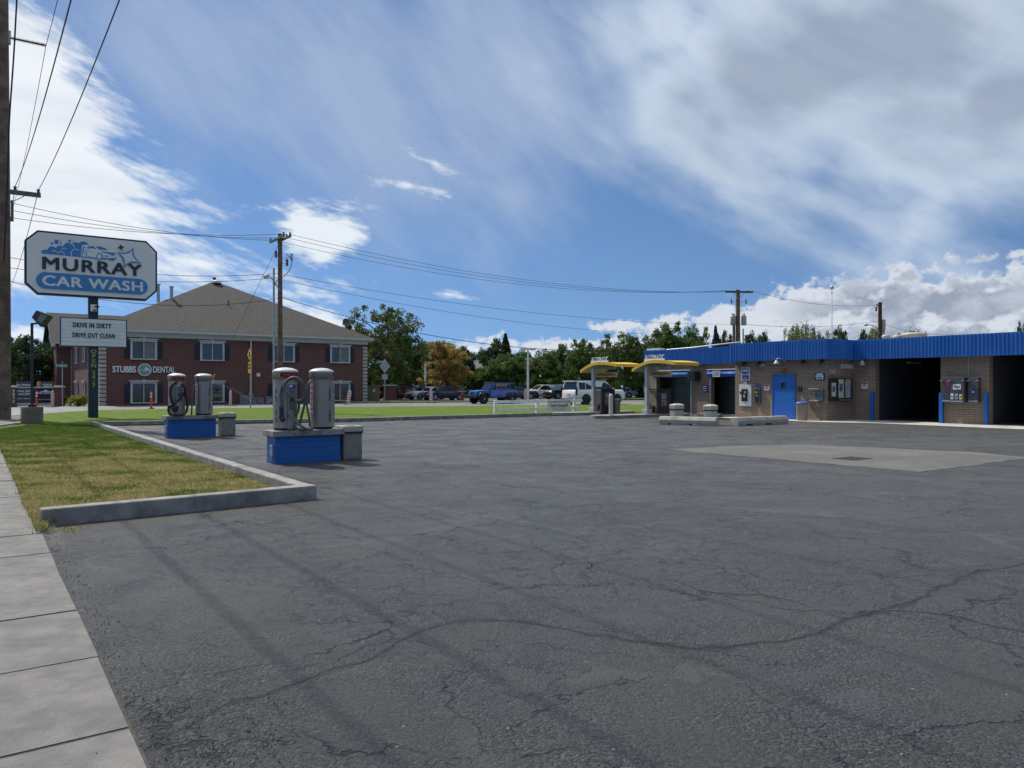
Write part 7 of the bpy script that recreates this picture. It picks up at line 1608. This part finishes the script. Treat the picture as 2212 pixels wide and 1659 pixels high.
# grit and loose stones along the pavement edge and in the hollows of the lot
rg = np.random.default_rng(8); m = MB(); Ms = mat('loose_stone', (.20, .19, .17), .9, 0, .5, 40, world=True); Ml = mat('dry_leaf', (.22, .12, .04), .8, 0, .4, 9, world=True)
for i in range(2600):
    if i < 1500: b_ = .61 + abs(rg.normal(0, .10)); a_ = rg.uniform(2.2, 16) ** 1.0
    elif i < 2100: q = G(rg.uniform(330, 620), rg.uniform(1500, 1650)); b_ = None
    else: q = Vector((rg.uniform(-5, 7), rg.uniform(3, 15), 0)); b_ = None
    p = AB(b_, a_) if b_ is not None else q; r_ = abs(rg.normal(0, .0035)) + .0018
    if p.x < -5.3 and p.y > 8.4: continue
    v = [p + Vector((r_ * rg.uniform(.6, 1.3) * math.cos(k * 2.09 + i), r_ * rg.uniform(.6, 1.3) * math.sin(k * 2.09 + i), 0)) for k in range(3)] + [p + Vector((0, 0, r_ * rg.uniform(.8, 1.6)))]
    m.add(v, [(0, 1, 3), (1, 2, 3), (2, 0, 3)], Ms)
for i in range(34):
    q = G(rg.uniform(120, 2200), rg.uniform(1090, 1640)); a_ = rg.uniform(0, 6.28); r_ = rg.uniform(.006, .014)
    m.add([q + Vector((r_ * math.cos(a_), r_ * math.sin(a_), .003)), q + Vector((-r_ * .5 * math.sin(a_), r_ * .5 * math.cos(a_), .010)), q - Vector((r_ * math.cos(a_), r_ * math.sin(a_), -.003)), q + Vector((r_ * .5 * math.sin(a_), -r_ * .5 * math.cos(a_), .006))], [(0, 1, 2, 3)], Ml if i % 2 else Ms)
o = m.build('loose_grit', None, kind='stuff'); tag(o, 'loose stones and dry leaf bits scattered on the asphalt', 'grit')
# weeds in the pavement joints
wd = []
for (px, py) in ((84, 1075), (52, 1062), (70, 1012), (95, 1140), (40, 1015), (150, 1140)): q = G(px, py); wd.append((q.x, q.y))
rg = np.random.default_rng(12); V = []; F = []
for (x, y) in wd:
    for k in range(60):
        dx, dy = rg.normal(0, .09, 2); a_ = rg.uniform(0, 6.28); h_ = rg.uniform(.02, .07); w_ = .006; o_ = len(V)
        V += [(x + dx - w_ * math.cos(a_), y + dy - w_ * math.sin(a_), 0), (x + dx + w_ * math.cos(a_), y + dy + w_ * math.sin(a_), 0), (x + dx + rg.normal(0, .02), y + dy + rg.normal(0, .02), h_)]; F.append((o_, o_ + 1, o_ + 2))
m = MB(); m.add(V, F, M_blade); o = m.build('weeds', None, kind='stuff'); tag(o, 'small weeds growing in the joints of the sidewalk', 'weeds')

e0, e1 = AB(.54, 9.6), AB(.54, 27); f0, f1 = AB(.66, 9.6), AB(.66, 27)
blades([e0[:2], f0[:2], f1[:2], e1[:2]], 5000, .045, 21, M_blade, 'grass_fringe', 'ragged dry grass fringe spilling over the sidewalk edge of the planter')
